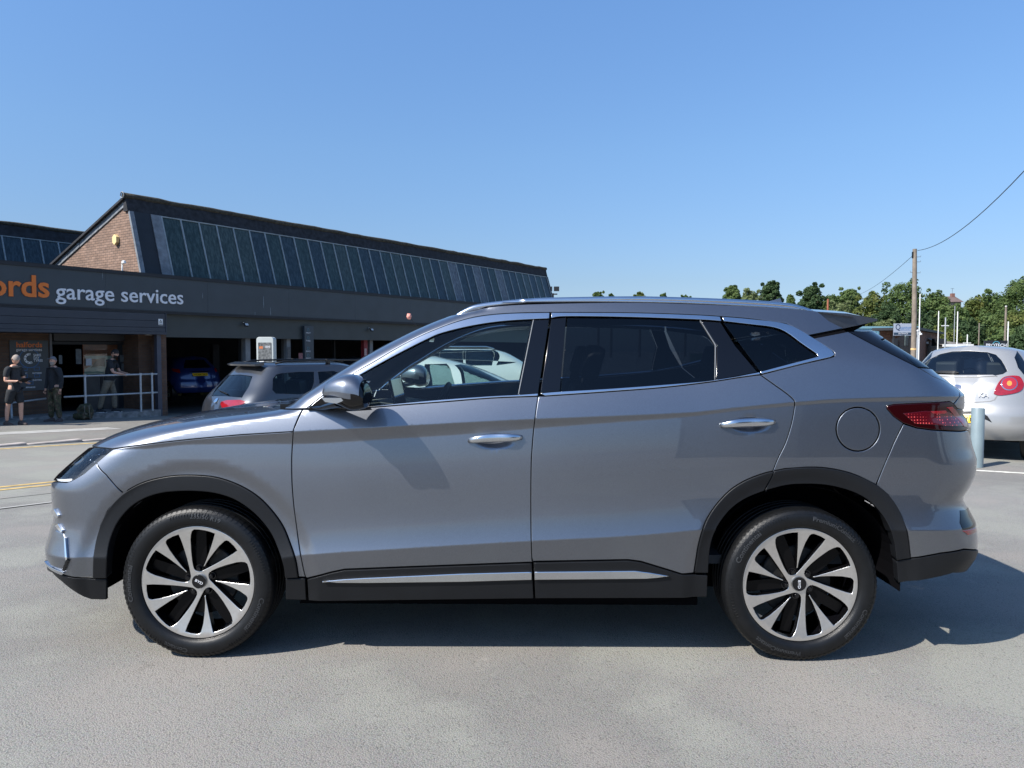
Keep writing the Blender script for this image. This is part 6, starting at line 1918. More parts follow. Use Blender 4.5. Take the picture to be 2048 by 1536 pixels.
mb = MB(); mb.box(-0.34,0.34,-0.014,0.014,0,0.012,0,on(bsh, 0.0, 0.95, 0.015)); mb.build('chrome_strip', M['chrome'], blue)
for sd in (-1, 1):
    bsh.panel('tail_lamp', [[Vector((sd*q, z)) for q, z in ((0.75,0.92),(1.12,0.98),(1.2,1.08),(0.8,1.05))]], M['red_lens'], blue, off=0.01)
bsh.panel('rear_window_glass', [[Vector((q, z)) for q, z in ((-0.62,1.08),(0.62,1.08),(0.5,1.36),(-0.5,1.36))]], M['gloss_black'], blue, off=0.006)
for sd in (-1, 1):
    c = b_loc+Matrix.Rotation(b_head, 3, 'Z') @ Vector((1.5, sd*1.25, 0))
    lp = empty('lift_post', (c.x, c.y, zS-0.3), b_head, 'dark steel lift post %s the raised blue hatchback' % ('left of' if sd > 0 else 'right of'), 'lift post', 'posts of the workshop lift')
    mb = MB(); mb.box(-0.12,0.12,-0.12,0.12,0,2.2); mb.build('post', M['interior'], lp)
    mb = MB(); mb.box(-0.7,0.7,-sd*0.9-0.03 if sd > 0 else 0.1,-0.1 if sd > 0 else 0.9,b_loc.z-zS+0.45,b_loc.z-zS+0.55); mb.build('lift_arm', mat('lift_arm', (0.12,0.12,0.05), 0.6), lp)
d_loc = gpt(plane_hit(650, 720, 2.0)[0], 2.0, 0); d_loc.z = at(690, 713, d_loc.y).z-1.49
dk, dsh = car('workshop_car', d_loc, None, hb_spec, M['grey_car'], 'dark hatchback standing in the shaded workshop bay beyond the estate roof', heading=HU-0.25,
              windows=[[(2.22,0.95,-1),(1.98,1.32,-1),(2.45,1.13,-1),(2.86,0.95,-1)], [(1.05,0.95,-1),(1.1,1.33,-1),(1.85,1.34,-1),(2.08,0.95,-1)]], wheels=(0.75, 3.25), wr=0.3)
# flood lights on the far corner
p = at(1106, 590, 43.0)
fl = empty('floodlight_mast', (p.x, p.y, 0), 0, 'twin floodlights on a short mast beside the far end of the garage roof', 'floodlight')
mb = MB(); mb.tube([(0,0,0),(0,0,p.z+0.1)], 0.05, 8); mb.tube([(-0.35,0,p.z+0.05),(0.25,0,p.z+0.05)], 0.04, 6); mb.build('mast', M['fascia_dark'], fl)
for dx in (-0.2, 0.2):
    mb = MB(); mb.box(dx-0.15,dx+0.15,-0.08,0.05,p.z+0.22,p.z+0.48); mb.build('lamp_head', M['fascia_dark'], fl)
# ====================================================================== trees
def leaf_mat(name, ca, cb, cc):
    m, nt, b = new_mat(name); b.inputs['Roughness'].default_value = 0.7; b.inputs['Specular IOR Level'].default_value = 0.25
    geo = N(nt, 'ShaderNodeNewGeometry'); nz = N(nt, 'ShaderNodeTexNoise'); nz.inputs['Scale'].default_value = 0.9; nz.inputs['Detail'].default_value = 6; nz.inputs['Roughness'].default_value = 0.75
    nt.links.new(geo.outputs['Position'], nz.inputs['Vector'])
    cr = N(nt, 'ShaderNodeValToRGB'); cr.color_ramp.elements[0].position = 0.33; cr.color_ramp.elements[1].position = 0.68
    cr.color_ramp.elements[0].color = rgb(ca); cr.color_ramp.elements[1].color = rgb(cc); e = cr.color_ramp.elements.new(0.5); e.color = rgb(cb)
    nt.links.new(nz.outputs['Fac'], cr.inputs[0]); nt.links.new(cr.outputs[0], b.inputs['Base Color'])
    tr = N(nt, 'ShaderNodeBsdfTranslucent'); nt.links.new(cr.outputs[0], tr.inputs[0])
    mx = N(nt, 'ShaderNodeMixShader'); mx.inputs[0].default_value = 0.3
    out = nt.nodes['Material Output']
    nt.links.new(b.outputs[0], mx.inputs[1]); nt.links.new(tr.outputs[0], mx.inputs[2]); nt.links.new(mx.outputs[0], out.inputs[0])
    return m
LM = {'mid': leaf_mat('leaf_mid_green', (0.045,0.08,0.027), (0.09,0.14,0.042), (0.155,0.20,0.07)),  # greens brightened: the distance haze is put into the leaf colours
      'dark': leaf_mat('leaf_dark_green', (0.028,0.055,0.022), (0.05,0.088,0.034), (0.085,0.125,0.048)),
      'olive': leaf_mat('leaf_olive_green', (0.08,0.11,0.045), (0.15,0.185,0.075), (0.24,0.27,0.13)),
      'warm': leaf_mat('leaf_warm_green', (0.05,0.08,0.02), (0.11,0.14,0.036), (0.20,0.20,0.06))}
M['bark'] = mat('bark', (0.09, 0.07, 0.055), 0.9, var=0.3, vscale=8, bump=0.6, bscale=20)
rng = np.random.default_rng(11)
def leaves(name, lobes, n, size, material, parent):
    """thousands of small leaf sprays spread through and over a cloud of lobes"""
    vol = np.array([l[3]**2 for l in lobes]); pick = rng.choice(len(lobes), n, p=vol/vol.sum())
    L_ = np.array(lobes)[pick]
    d = rng.normal(size=(n, 3)); d /= np.linalg.norm(d, axis=1)[:, None]
    rad = L_[:, 3]*(0.55+0.5*rng.random(n)**0.45)
    bump_ = 1+0.18*np.sin(d[:, 0]*5+L_[:, 0])*np.sin(d[:, 1]*6+L_[:, 1]*2)*np.sin(d[:, 2]*5)
    c = L_[:, :3]+d*(rad*bump_)[:, None]*np.array([1, 1, 0.86])
    a = rng.normal(size=(n, 3)); a /= np.linalg.norm(a, axis=1)[:, None]
    nn = d*0.8+a*0.6; nn /= np.linalg.norm(nn, axis=1)[:, None]
    t = np.cross(nn, rng.normal(size=(n, 3))); t /= np.linalg.norm(t, axis=1)[:, None]
    b = np.cross(nn, t)
    s = size*(0.5+1.0*rng.random(n))[:, None]
    V = np.empty((n, 4, 3))
    V[:, 0] = c-t*s; V[:, 1] = c-b*s*0.55; V[:, 2] = c+t*s*0.9; V[:, 3] = c+b*s*0.6+nn*s*0.25
    me = bpy.data.meshes.new(name)
    me.vertices.add(4*n); me.vertices.foreach_set('co', V.reshape(-1))
    me.loops.add(4*n); me.loops.foreach_set('vertex_index', np.arange(4*n))
    me.polygons.add(n); me.polygons.foreach_set('loop_start', np.arange(0, 4*n, 4)); me.polygons.foreach_set('loop_total', np.full(n, 4))
    me.materials.append(material); me.update(calc_edges=True)
    return link(bpy.data.objects.new(name, me), parent)
def tree(px, top, wpx, Y, kind, label, n=3800, base=None, shape='round', size=None, group='trees on the skyline'):
    c = at(px, 700, Y); zt = at(px, top, Y).z; w = wpx/F*Y/2
    root = empty('tree', (c.x, c.y, 0), 0, label, 'tree', group)
    h = zt
    low = max(0.6, h-2.3*w-1.0) if base is None else base
    lobes = []
    k = 15
    sx_ = random.uniform(0.85, 1.25)
    for i in range(k):
        a = i*2.399; u = (i+0.5)/k
        zc = low+(h-low)*(0.12+0.72*u)
        rr = w*(0.62 if shape == 'round' else 0.5)*(1-abs(2*u-0.85)**2.0*0.55)
        lobes.append((sx_*rr*cos(a)*random.uniform(0.55, 1.1), rr*sin(a)*random.uniform(0.5, 1.0), zc, w*random.uniform(0.30, 0.46)))
    lobes.append((0, 0, h-w*0.42, w*0.42))
    lobes += [(w*random.uniform(-0.85, 0.85), w*random.uniform(-0.4, 0.4), h-(h-low)*random.uniform(0.2, 0.7), w*0.2) for _ in range(8)]
    lobes += [(w*random.uniform(-0.75, 0.75), w*random.uniform(-0.4, 0.4), h-w*random.uniform(-0.03, 0.5), w*random.uniform(0.1, 0.17)) for _ in range(7)]
    leaves('crown', lobes, n, size or max(0.12, Y*0.00145), LM[kind], root)
    mb = MB(); mb.tube([(0,0,-0.5),(0.1,0,low*0.6),(0.0,0.1,low+(h-low)*0.6)], [0.04*h*0.6, 0.03*h*0.6, 0.012*h*0.6], 8)
    for i in range(5):
        a = i*1.3; z0 = low*0.9+(h-low)*0.1*i
        mb.tube([(0,0.05,z0),(w*0.35*cos(a), w*0.35*sin(a), z0+w*0.5),(w*0.6*cos(a), w*0.6*sin(a), z0+w*0.8)], [0.012*h*0.5, 0.008*h*0.5, 0.003*h*0.5], 6)
    mb.build('trunk', M['bark'], root)
    return root
TREES = [
 (1196,585,30,190,'mid','small rounded tree top showing just above the middle of the SUV roof rail'),
 (1222,588,14,190,'mid','tiny tree top right beside the small rounded one above the SUV roof'),
 (1279,585,34,190,'warm','low wide tree top above the SUV rear door roofline'),
 (1325,588,20,200,'mid','small sparse tree top left of the gap before the pine'),
 (1370,591,26,210,'mid','lowest distant tree top barely above the roof rail'),
 (1464,571,38,120,'mid','rounded green tree left of the pale willowy clump above the SUV'),
 (1500,580,62,110,'olive','pale silvery green bushy tree above the rear of the SUV roof'),
 (1540,561,46,125,'dark','dark pine with spiky crown behind the shark fin aerial'),
 (1579,591,26,120,'mid','small wispy tree between the dark pine and the dense trees'),
 (1621,569,60,115,'dark','dense dark green tree above the rear spoiler'),
 (1660,588,52,120,'mid','mid green tree right of the dense dark tree'),
 (1697,577,56,125,'mid','tall green tree with flat crown below the thin wire'),
 (1745,586,74,118,'warm','yellow green broad tree left of the biggest rounded tree'),
 (1680,604,58,96,'olive','pale feathery bush behind the rusty mast'),
 (1806,562,108,105,'mid','largest rounded tree immediately behind the telegraph pole'),
 (1868,582,74,112,'mid','green tree just left of the hilltop house'),
 (1775,606,60,92,'dark','dark lower tree under the largest rounded tree'),
 (1765,640,60,80,'olive','pale green bush above the light blue shed'),
 (1840,625,80,85,'dark','shaded tree behind the tallest white mast'),
 (1905,607,80,100,'mid','tree directly below the hilltop house'),
 (1950,592,78,108,'warm','yellowish tree right of the hilltop house'),
 (1990,583,84,106,'mid','tree between the yellowish tree and the frame edge'),
 (2040,556,96,100,'mid','tall tree rising at the right edge of the photograph'),
 (2092,552,100,100,'mid','tall tree partly outside the right edge of the view'),
 (1930,640,92,82,'dark','dark tree behind the brick workshop roof'),
 (1985,625,90,84,'mid','bushy tree behind the thick grey mast'),
 (2040,622,100,78,'warm','bright green tree low at the right edge'),
 (2010,658,90,62,'mid','low leafy tree behind the black sign board'),
 (2065,650,90,55,'dark','low dark tree beside the small hatchback roof'),
 (1890,655,70,75,'warm','low yellowish bush between the masts'),
]
for t in TREES:
    tree(*t, n=int(3000+t[2]*85))
# ====================================================================== right-hand background
def box_thing(name, label, cat, px0, px1, y0, y1, Y, depth, m, rz=0.0, group=None, zb=0.0):
    a = at(px0, 700, Y); b = at(px1, 700, Y); zt = at((px0+px1)/2, y0, Y).z
    z1 = zb if y1 is None else at((px0+px1)/2, y1, Y).z
    o = empty(name, (a.x, a.y, 0), rz, label, cat, group)
    mb = MB(); mb.box(0, b.x-a.x, 0, depth, z1, zt)
    return o, mb, b.x-a.x, z1, zt
# pale blue ribbed shed
sh_, mb, w_, z1, zt = box_thing('blue_shed', 'pale blue ribbed metal shed beyond the gate, left of the telegraph pole', 'shed', 1690, 1835, 657, None, 62, 12, None, rz=0.0)
M['shed_blue'] = mat('shed_blue', (0.22,0.40,0.46), 0.5, var=0.08, vscale=1)
mb.build('wall', M['shed_blue'], sh_)
mb = MB(); nrib = 26
for i in range(nrib):
    x = w_*(i+0.5)/nrib
    b = MB(); b.box(x-0.07, x+0.07, -0.07, -0.001, z1, zt-0.1); b.build('wall_rib', mat('rib_dark', (0.12,0.25,0.31), 0.5) if i == 0 else bpy.data.materials['rib_dark'], sh_)
b = MB(); b.box(-0.1, w_+0.1, -0.12, 12.1, zt, zt+0.18); b.build('roof_edge', mat('shed_roof', (0.16,0.30,0.36), 0.5), sh_)
a = at(1700, 678, 60); b2 = at(1793, 681, 60)
b = MB(); b.box(a.x-sh_.location.x, b2.x-sh_.location.x, -2.2, -0.2, a.z-0.12, a.z); b.build('canopy_ledge', M['concrete'], sh_)
# entrance sign
def sign_board(name, label, px0, px1, y0, y1, Y, m, posts=True, m2=None):
    a = at(px0, y1, Y); b = at(px1, y0, Y)
    o = empty(name, ((a.x+b.x)/2, a.y, 0), 0, label, 'sign')
    w = (b.x-a.x)/2
    mb = MB(); mb.box(-w, w, -0.02, 0.02, a.z, b.z); mb.build('board', m, o)
    if posts:
        for s in (-1, 1):
            mb = MB(); mb.box(s*w*0.9-0.04, s*w*0.9+0.04, 0.021, 0.10, 0, b.z); mb.build('post', M['fascia_dark'], o)
    return o, w, a.z, b.z
o, w, za, zb = sign_board('entrance_sign', 'pale grey Quantum entrance sign board beside the telegraph pole above the palisade gate', 1787, 1825, 647, 671, 40, mat('sign_grey_blue', (0.33,0.37,0.44), 0.6))
h = zb-za
text_obj('sign_lettering', 'Q', 0.44, frame4((-w+0.08, -0.0225, za+h*0.47), (1,0,0), (0,0,1)), mat('sign_navy_text', (0.02,0.035,0.09), 0.6), o, width=0.26, bold=0.01)
text_obj('sign_lettering', 'uantum', 0.30, frame4((-w+0.33, -0.0225, za+h*0.50), (1,0,0), (0,0,1)), M['blue_print'], o, width=0.62)
mb = MB(); mb.box(-w, w, -0.026, -0.0215, za+0.05*h, za+0.25*h); mb.build('sign_band', mat('band_navy', (0.02,0.045,0.08), 0.6), o)
text_obj('sign_lettering', 'ENTRANCE', 0.12, frame4((-w*0.5, -0.028, za+0.10*h), (1,0,0), (0,0,1)), M['letter_white'], o, width=w*1.0)
mb = MB(); mb.box(-w+0.3, w-0.08, -0.0235, -0.0215, za+h*0.42, za+h*0.44); mb.build('underline', M['blue_print'], o)
# palisade gate and fence
g0 = at(1787, 700, 38); g1 = at(1826, 700, 38)
gate = empty('palisade_gate', (g0.x, g0.y, 0), 0, 'dark steel palisade gate below the pale grey entrance sign', 'gate')
gw = g1.x-g0.x; ztp = at(1800, 675, 38).z
for x in (0.06, gw-0.12):
    mb = MB(); mb.box(x-0.1, x+0.1, -0.1, 0.1, 0, at(1800, 677, 38).z); mb.build('gate_post', M['fascia_dark'], gate)
npal = 9
for i in range(npal):
    x = 0.2+(gw-0.45)*i/(npal-1); zz = ztp+0.16*(1-abs(2*i/(npal-1)-1))
    mb = MB(); mb.box(x-0.022, x+0.022, -0.01, 0.01, 0.1, zz-0.04); mb.add([(x-0.022,-0.01,zz-0.04),(x+0.022,-0.01,zz-0.04),(x,-0.005,zz+0.03)], [(0,1,2)]); mb.build('pale', M['fascia_dark'], gate)
for z in (0.5, 1.6):
    mb = MB(); mb.box(0.1, gw-0.15, 0.011, 0.05, z, z+0.05); mb.build('gate_bar', M['fascia_dark'], gate)
# telegraph pole
pY = 36.0; pb = at(1827, 700, pY); pt_ = at(1829.5, 498, pY)
pole = empty('telegraph_pole', (pb.x, pb.y, 0), 0, 'tall weathered wooden telegraph pole with foot pegs and wires', 'pole')
M['pole_wood'] = mat('pole_wood', (0.20,0.165,0.13), 0.85, var=0.25, vscale=4, bump=0.3, bscale=18)
mb = MB(); mb.tube([(0,0,0),(0,0,pt_.z*0.5),(pt_.x-pb.x,0,pt_.z)], [0.125,0.115,0.095], 14); mb.build('shaft', M['pole_wood'], pole, smooth=50)
for k, (py, s) in enumerate(((545,-1),(546,1),(560,-1),(524,1),(514,1))):
    z = at(1828, py, pY).z
    mb = MB(); mb.tube([(0,0,z),(s*0.24,0,z+0.01),(s*0.24,0,z+0.07)], 0.012, 6); mb.build('foot_peg', M['steel'], pole)
z = at(1826, 512, pY).z
mb = MB(); mb.box(-0.17,-0.10,-0.05,0.05,z-0.1,z+0.2); mb.build('terminal_box', M['black_plastic'], pole)
z = at(1828, 698, pY).z
mb = MB(); mb.lathe([(0.128,-0.05),(0.128,0.04)], 14, Matrix.Translation((0,0,z))); mb.build('warning_band', mat('band_orange', (0.7,0.45,0.2), 0.6, var=0.3, vscale=10), pole)
p1 = at(1830, 512, pY); p2 = at(1836, 501, pY)
wire = MB(); q = at(2120, 262, 16.0); pts = []
A_ = Vector((p2.x-0.02, p2.y, p2.z)); 
for i in range(17):
    t = i/16; p = A_.lerp(q, t); p.z -= 0.55*4*t*(1-t); pts.append(p-Vector((pb.x, pb.y, 0)))
wire.tube(pts, 0.013, 5); wire.build('overhead_wire', M['black_plastic'], pole)
wire = MB(); q = at(1700, 592, 90.0); A_ = at(1826, 511, pY); pts = []
for i in range(13):
    t = i/12; p = A_.lerp(q, t); p.z -= 0.5*4*t*(1-t); pts.append(p-Vector((pb.x, pb.y, 0)))
wire.tube(pts, 0.012, 5); wire.build('overhead_wire', M['black_plastic'], pole)
# CCTV on a grey post
c = at(1835.5, 665, 37)
cc = empty('camera_post', (c.x, c.y, 0), 0, 'thin grey post carrying a white double camera right beside the telegraph pole', 'camera')
mb = MB(); mb.tube([(0,0,0),(0,0,c.z+0.1)], 0.045, 8); mb.build('post', M['galv'], cc)
for s in (-1, 1):
    mb = MB(); mb.tube([(0,0,c.z+0.12),(s*0.13,0,c.z+0.0)], 0.03, 6); mb.lathe([(0,0.05),(0.07,0.02),(0.08,-0.05),(0,-0.07)], 10, Matrix.Translation((s*0.14,0,c.z-0.06))); mb.build('camera_dome', M['white'], cc, smooth=50)
# brick workshop
bw0 = at(1829, 700, 46); bw1 = at(1879, 700, 58)
d = (bw1-bw0); L_ = d.length; rz = atan2(d.y, d.x)
bs = empty('brick_workshop', (bw0.x, bw0.y, 0), rz, 'low red brown brick workshop with flat dark roof edge right of the telegraph pole', 'building')
M['red_brick'] = brick_mat('red_brown_brick', (0.16,0.075,0.05), (0.22,0.11,0.075), (0.14,0.11,0.09))
ztw = at(1831, 660, 46).z
mb = MB(); mb.box(1.4, L_, 0, 2.2, 0, ztw); uv_box(mb.build('wall', M['red_brick'], bs))
mb = MB(); mb.box(-0.1, L_+0.2, -0.25, 2.4, ztw, ztw+0.16); mb.build('roof_edge', M['fascia_dark'], bs)
mb = MB(); mb.box(0, 1.38, 0.5, 0.6, ztw*0.62, ztw); mb.build('doorway_panel', mat('panel_pale_green', (0.2,0.27,0.25), 0.6), bs)
mb = MB(); mb.box(0, 1.38, 0.9, 1.0, 0, ztw*0.62); mb.build('open_doorway', M['interior'], bs)
for x, z in ((L_*0.42, ztw*0.72),(L_*0.7, ztw*0.8)):
    mb = MB(); mb.box(x-0.1, x+0.1, -0.12, -0.001, z-0.06, z+0.08); mb.build('wall_lamp', M['galv'], bs)
# tiled roof building with white fascia
g0 = at(1878, 700, 50); g1 = at(1948, 700, 50)
tb = empty('tiled_roof_building', (g0.x, g0.y, 0), 0, 'low building with grey tiled pitched roof and white fascia board behind the small hatchback', 'building')
wd = g1.x-g0.x; ze = at(1910, 692, 50).z; zr_ = at(1880, 666, 50).z; zr2 = at(1925, 684, 50).z
mb = MB(); mb.box(0, wd*0.9, 0.3, 5.5, 0, ze); mb.build('wall', M['concrete'], tb)
mb = MB(); mb.add([(0,-0.2,ze+0.08),(wd*0.92,-0.2,ze+0.08),(wd*0.62,3.0,zr2+0.2),(0,3.0,zr_+0.1),(0,6,ze),(wd*0.9,6,ze)], [(0,1,2,3),(3,2,5,4)])
mb.build('roof', mat('grey_tiles', (0.16,0.145,0.13), 0.9, var=0.3, vscale=3, bump=0.5, bscale=12), tb)
mb = MB(); mb.box(0.1, wd*0.92, -0.26, -0.2, ze-0.05, ze+0.12); mb.build('fascia_board', M['white'], tb)
mb = MB(); mb.box(0.05, 0.62, 0.2, 1.0, ze, at(1884, 677, 50).z); mb.build('dormer', M['fascia_dark'], tb)
# masts
for k, (px, y0, Y, r, lab, m) in enumerate((
    (1837.5,588,42,0.028,'tallest thin white mast, right beside the telegraph pole','white'),
    (1875.5,622,46,0.028,'white mast at the right corner of the brick workshop','white'),
    (1889.5,635,48,0.04,'short thick pale mast with small side bracket','galv'),
    (1907.5,612,55,0.022,'thin greenish mast left of the white mast pair','galv'),
    (1913.5,623,46,0.03,'white mast standing before the tiled roof','white'),
    (1957,646,50,0.035,'brownish wooden post before the trees','pole_wood'),
    (2009.5,613,52,0.065,'thick grey mast with white cap near the right edge','pole_wood'),
    (2015,643,50,0.035,'slender pale mast right of the thick grey mast','white'),
    (1654,598,70,0.09,'rusty red mast above the rear spoiler','rust'),
    (1934,669,46,0.03,'short pale post with camera beyond the tiled roof','white'),
    (1801,646,60,0.03,'tiny white finial above the entrance sign','white'))):
    if m == 'rust' and 'rust' not in M: M['rust'] = mat('rust', (0.28,0.09,0.05), 0.9, var=0.3, vscale=4)
    b = at(px, 700, Y); zt = at(px, y0, Y).z
    o = empty('mast', (b.x, b.y, 0), 0, lab, 'mast', 'masts and posts behind the car park')
    mb = MB(); mb.tube([(0,0,0),(0,0,zt)], [r*1.2, r], 8); mb.build('shaft', M[m], o)
    if k in (2, 9): mb = MB(); mb.box(-0.25, 0.22, -0.03, 0.03, zt-0.55, zt-0.5); mb.build('bracket', M['white'], o)
    if k == 6: mb = MB(); mb.lathe([(0,0.05),(r,0.05),(r,-0.15)], 8, Matrix.Translation((0,0,zt))); mb.build('cap', M['white'], o)
o, w, za, zb = sign_board('black_sign', 'black rectangular sign board with white PROTECH lettering and blue arc above the small hatchback', 1969, 2015, 681, 697, 34, M['fascia_dark'])
text_obj('sign_lettering', 'PROTECH', 0.2, frame4((-w*0.92, -0.0225, za+(zb-za)*0.22), (1,0,0), (0,0,1)), M['letter_white'], o, width=w*1.8, bold=0.02)
mb = MB(); mb.add([(0.17*cos(pi*k/12)*r_, -0.024, za+(zb-za)*0.55+0.13*sin(pi*k/12)*r_) for r_ in (1.0, 0.8) for k in range(13)], [(k, k+1, 14+k, 13+k) for k in range(12)]); mb.build('blue_arc', mat('arc_blue', (0.08,0.35,0.45), 0.5), o)
# hilltop house
hb = at(1890, 600, 170)
hh = empty('hilltop_house', (hb.x, hb.y, 0), 0, 'distant house roof with chimney and aerial peeping over the trees', 'house')
wz = 34/F*170; ztop = at(1905, 591, 170).z; zev = at(1905, 604, 170).z
mb = MB(); mb.box(0.2, wz-0.2, 0, 6, 0, zev); mb.build('wall', mat('house_wall', (0.3,0.22,0.18), 0.9), hh)
mb = MB(); mb.add([(-0.2,-0.4,zev),(wz+0.2,-0.4,zev),(wz+0.15,3,ztop),(-0.15,3,ztop),(-0.2,6.4,zev),(wz+0.2,6.4,zev)], [(0,1,2,3),(3,2,5,4),(0,3,4),(1,5,2)]); mb.build('roof', mat('house_tiles', (0.13,0.09,0.08), 0.9, var=0.2, vscale=1), hh)
mb = MB(); mb.box(wz-0.8, wz-0.1, 2.6, 3.4, ztop-0.3, at(1920, 588, 170).z+0.35); mb.build('chimney', mat('chimney', (0.2,0.1,0.08), 0.9), hh)
mb = MB(); mb.tube([(wz-0.5,3,ztop),(wz-0.5,3,ztop+1.9)], 0.03, 5); mb.tube([(wz-0.9,3,ztop+1.8),(wz-0.1,3,ztop+1.8)], 0.03, 5); mb.build('aerial', M['fascia_dark'], hh)
# green hill under the wood on the right
def hill():
    V = []; Fc = []; nx, ny = 30, 12
    for j in range(ny+1):
        Y = 66+(240-66)*j/ny
        for i in range(nx+1):
            px = 1380+ (2700-1380)*i/nx; c = at(px, 700, Y)
            hh_ = 0.35+ (7.5*sstep(1640, 2050, px))*sstep(66, 150, Y)
            V.append((c.x, c.y, -0.05+hh_*(1 if j else 0.0)))
    for j in range(ny):
        for i in range(nx):
            a = j*(nx+1)+i; Fc.append((a, a+1, a+nx+2, a+nx+1))
    mb = MB(); mb.add(V, Fc); tag(mb.build('hill', LM['dark'], smooth=True), kind='structure')
hill()
# bollard beside the SUV's tail
bp_ = ground_hit(1953, 934)
bo = MB(); zt = at(1953, 816, bp_.y).z; r = 11.3/F*bp_.y*1.05
bo.lathe([(0,zt),(r*0.93,zt),(r,zt-0.008),(r,0.0)], 28)
o = bo.build('steel_bollard', mat('bollard_grey_blue', (0.19,0.245,0.265), 0.45, var=0.08, vscale=6), smooth=40, loc=(bp_.x, bp_.y, 0))
tag(o, 'grey blue painted steel bollard between the SUV tail and the small hatchback', 'bollard')

# ====================================================================== behind the camera (seen only in reflections)
def back_building():
    o = empty('showroom', (6.5, -9.0, 0), radians(-8), 'dark clad car showroom with glass front facing the parked cars', 'building')
    mb = MB(); mb.box(-1.0, 17, -8, 0, 3.3, 4.4); mb.box(-1.0, -0.6, -8, 0.0, 0, 3.3); mb.box(16.5, 17, -8, 0, 0, 3.3); mb.box(-1, 17, -8, -7.6, 0, 3.3); mb.build('wall', M['fascia'], o)
    for i in range(6):
        x = -0.6+i*2.85
        mb = MB(); mb.box(x, x+0.08, -0.12, 0.0, 0, 3.3); mb.build('mullion', M['fascia_dark'], o)
        if i < 6:
            mb = MB(); mb.add([(x+0.08,-0.06,0.1),(x+2.85,-0.06,0.1),(x+2.85,-0.06,3.28),(x+0.08,-0.06,3.28)], [(0,1,2,3)]); mb.build('window_glass', M['privacy_glass'], o)
back_building()
# ====================================================================== people
M['skin'] = mat('skin', (0.56, 0.32, 0.23), 0.55, var=0.08, vscale=30)
M['black_cloth'] = mat('black_cloth', (0.018, 0.021, 0.026), 0.9, var=0.3, vscale=25, bump=0.3, bscale=60)
M['navy_cloth'] = mat('navy_cloth', (0.018, 0.024, 0.034), 0.9, var=0.3, vscale=25, bump=0.3, bscale=60)
M['khaki'] = mat('khaki_cloth', (0.15, 0.135, 0.105), 0.9, var=0.2, vscale=20, bump=0.3, bscale=60)
M['shoe'] = mat('shoe_brown', (0.07, 0.05, 0.045), 0.7, var=0.3, vscale=30)
M['sole'] = mat('sole_white', (0.6, 0.6, 0.6), 0.7)
M['hair_dark'] = mat('hair_dark', (0.02, 0.016, 0.014), 0.8)
M['hair_grey'] = mat('hair_grey', (0.28, 0.24, 0.21), 0.8, var=0.2, vscale=60)
def camo():
    m, nt, b = new_mat('camouflage_cloth'); b.inputs['Roughness'].default_value = 0.9
    tc = N(nt, 'ShaderNodeTexCoord'); nz = N(nt, 'ShaderNodeTexNoise'); nz.inputs['Scale'].default_value = 11; nz.inputs['Detail'].default_value = 3
    nt.links.new(tc.outputs['Object'], nz.inputs['Vector'])
    cr = N(nt, 'ShaderNodeValToRGB'); cr.color_ramp.interpolation = 'CONSTANT'
    cr.color_ramp.elements[0].color = (0.035,0.03,0.02,1); cr.color_ramp.elements[1].position = 0.62; cr.color_ramp.elements[1].color = (0.16,0.14,0.09,1)
    for p, c in ((0.43,(0.06,0.065,0.03,1)),(0.53,(0.09,0.06,0.04,1))): e = cr.color_ramp.elements.new(p); e.color = c
    nt.links.new(nz.outputs['Fac'], cr.inputs[0]); nt.links.new(cr.outputs[0], b.inputs['Base Color'])
    return m
M['camo'] = camo()
def skin_obj(name, chains, material, parent, root=0, sub=2):
    """chains: {key: (point, radius)} and edges -> one continuous smooth surface"""
    pts, edges = chains
    keys = list(pts); idx = {k: i for i, k in enumerate(keys)}
    me = bpy.data.meshes.new(name)
    me.from_pydata([tuple(pts[k][0]) for k in keys], [(idx[a], idx[b]) for a, b in edges], [])
    ob = bpy.data.objects.new(name, me); COL.objects.link(ob)
    sk = ob.modifiers.new('Skin', 'SKIN'); sk.use_smooth_shade = True; sk.branch_smoothing = 0.6
    for i, k in enumerate(keys):
        r = pts[k][1]; r = r if isinstance(r, tuple) else (r, r)
        me.skin_vertices[0].data[i].radius = r
        me.skin_vertices[0].data[i].use_root = (i == root)
    ss = ob.modifiers.new('Sub', 'SUBSURF'); ss.levels = sub; ss.render_levels = sub
    dg = bpy.context.evaluated_depsgraph_get(); dg.update()
    m2 = bpy.data.meshes.new_from_object(ob.evaluated_get(dg))
    bpy.data.objects.remove(ob); m2.materials.clear(); m2.materials.append(material); m2.name = name
    o = bpy.data.objects.new(name, m2)
    return link(o, parent)
def V3(*a): return Vector(a)
def hand(body_pts, edges, tag_, wrist, d, thumb_side, s=1.0):
    """palm, four unequal fingers and a thumb leaving the side of the palm"""
    d = d.normalized(); side = d.cross(V3(0, 0, 1)); side = side.normalized() if side.length > 0.1 else V3(0, 1, 0)
    palm = wrist+d*0.055*s
    body_pts[tag_+'p'] = (palm, 0.030*s); edges.append((tag_+'w', tag_+'p'))
    return palm, d, side
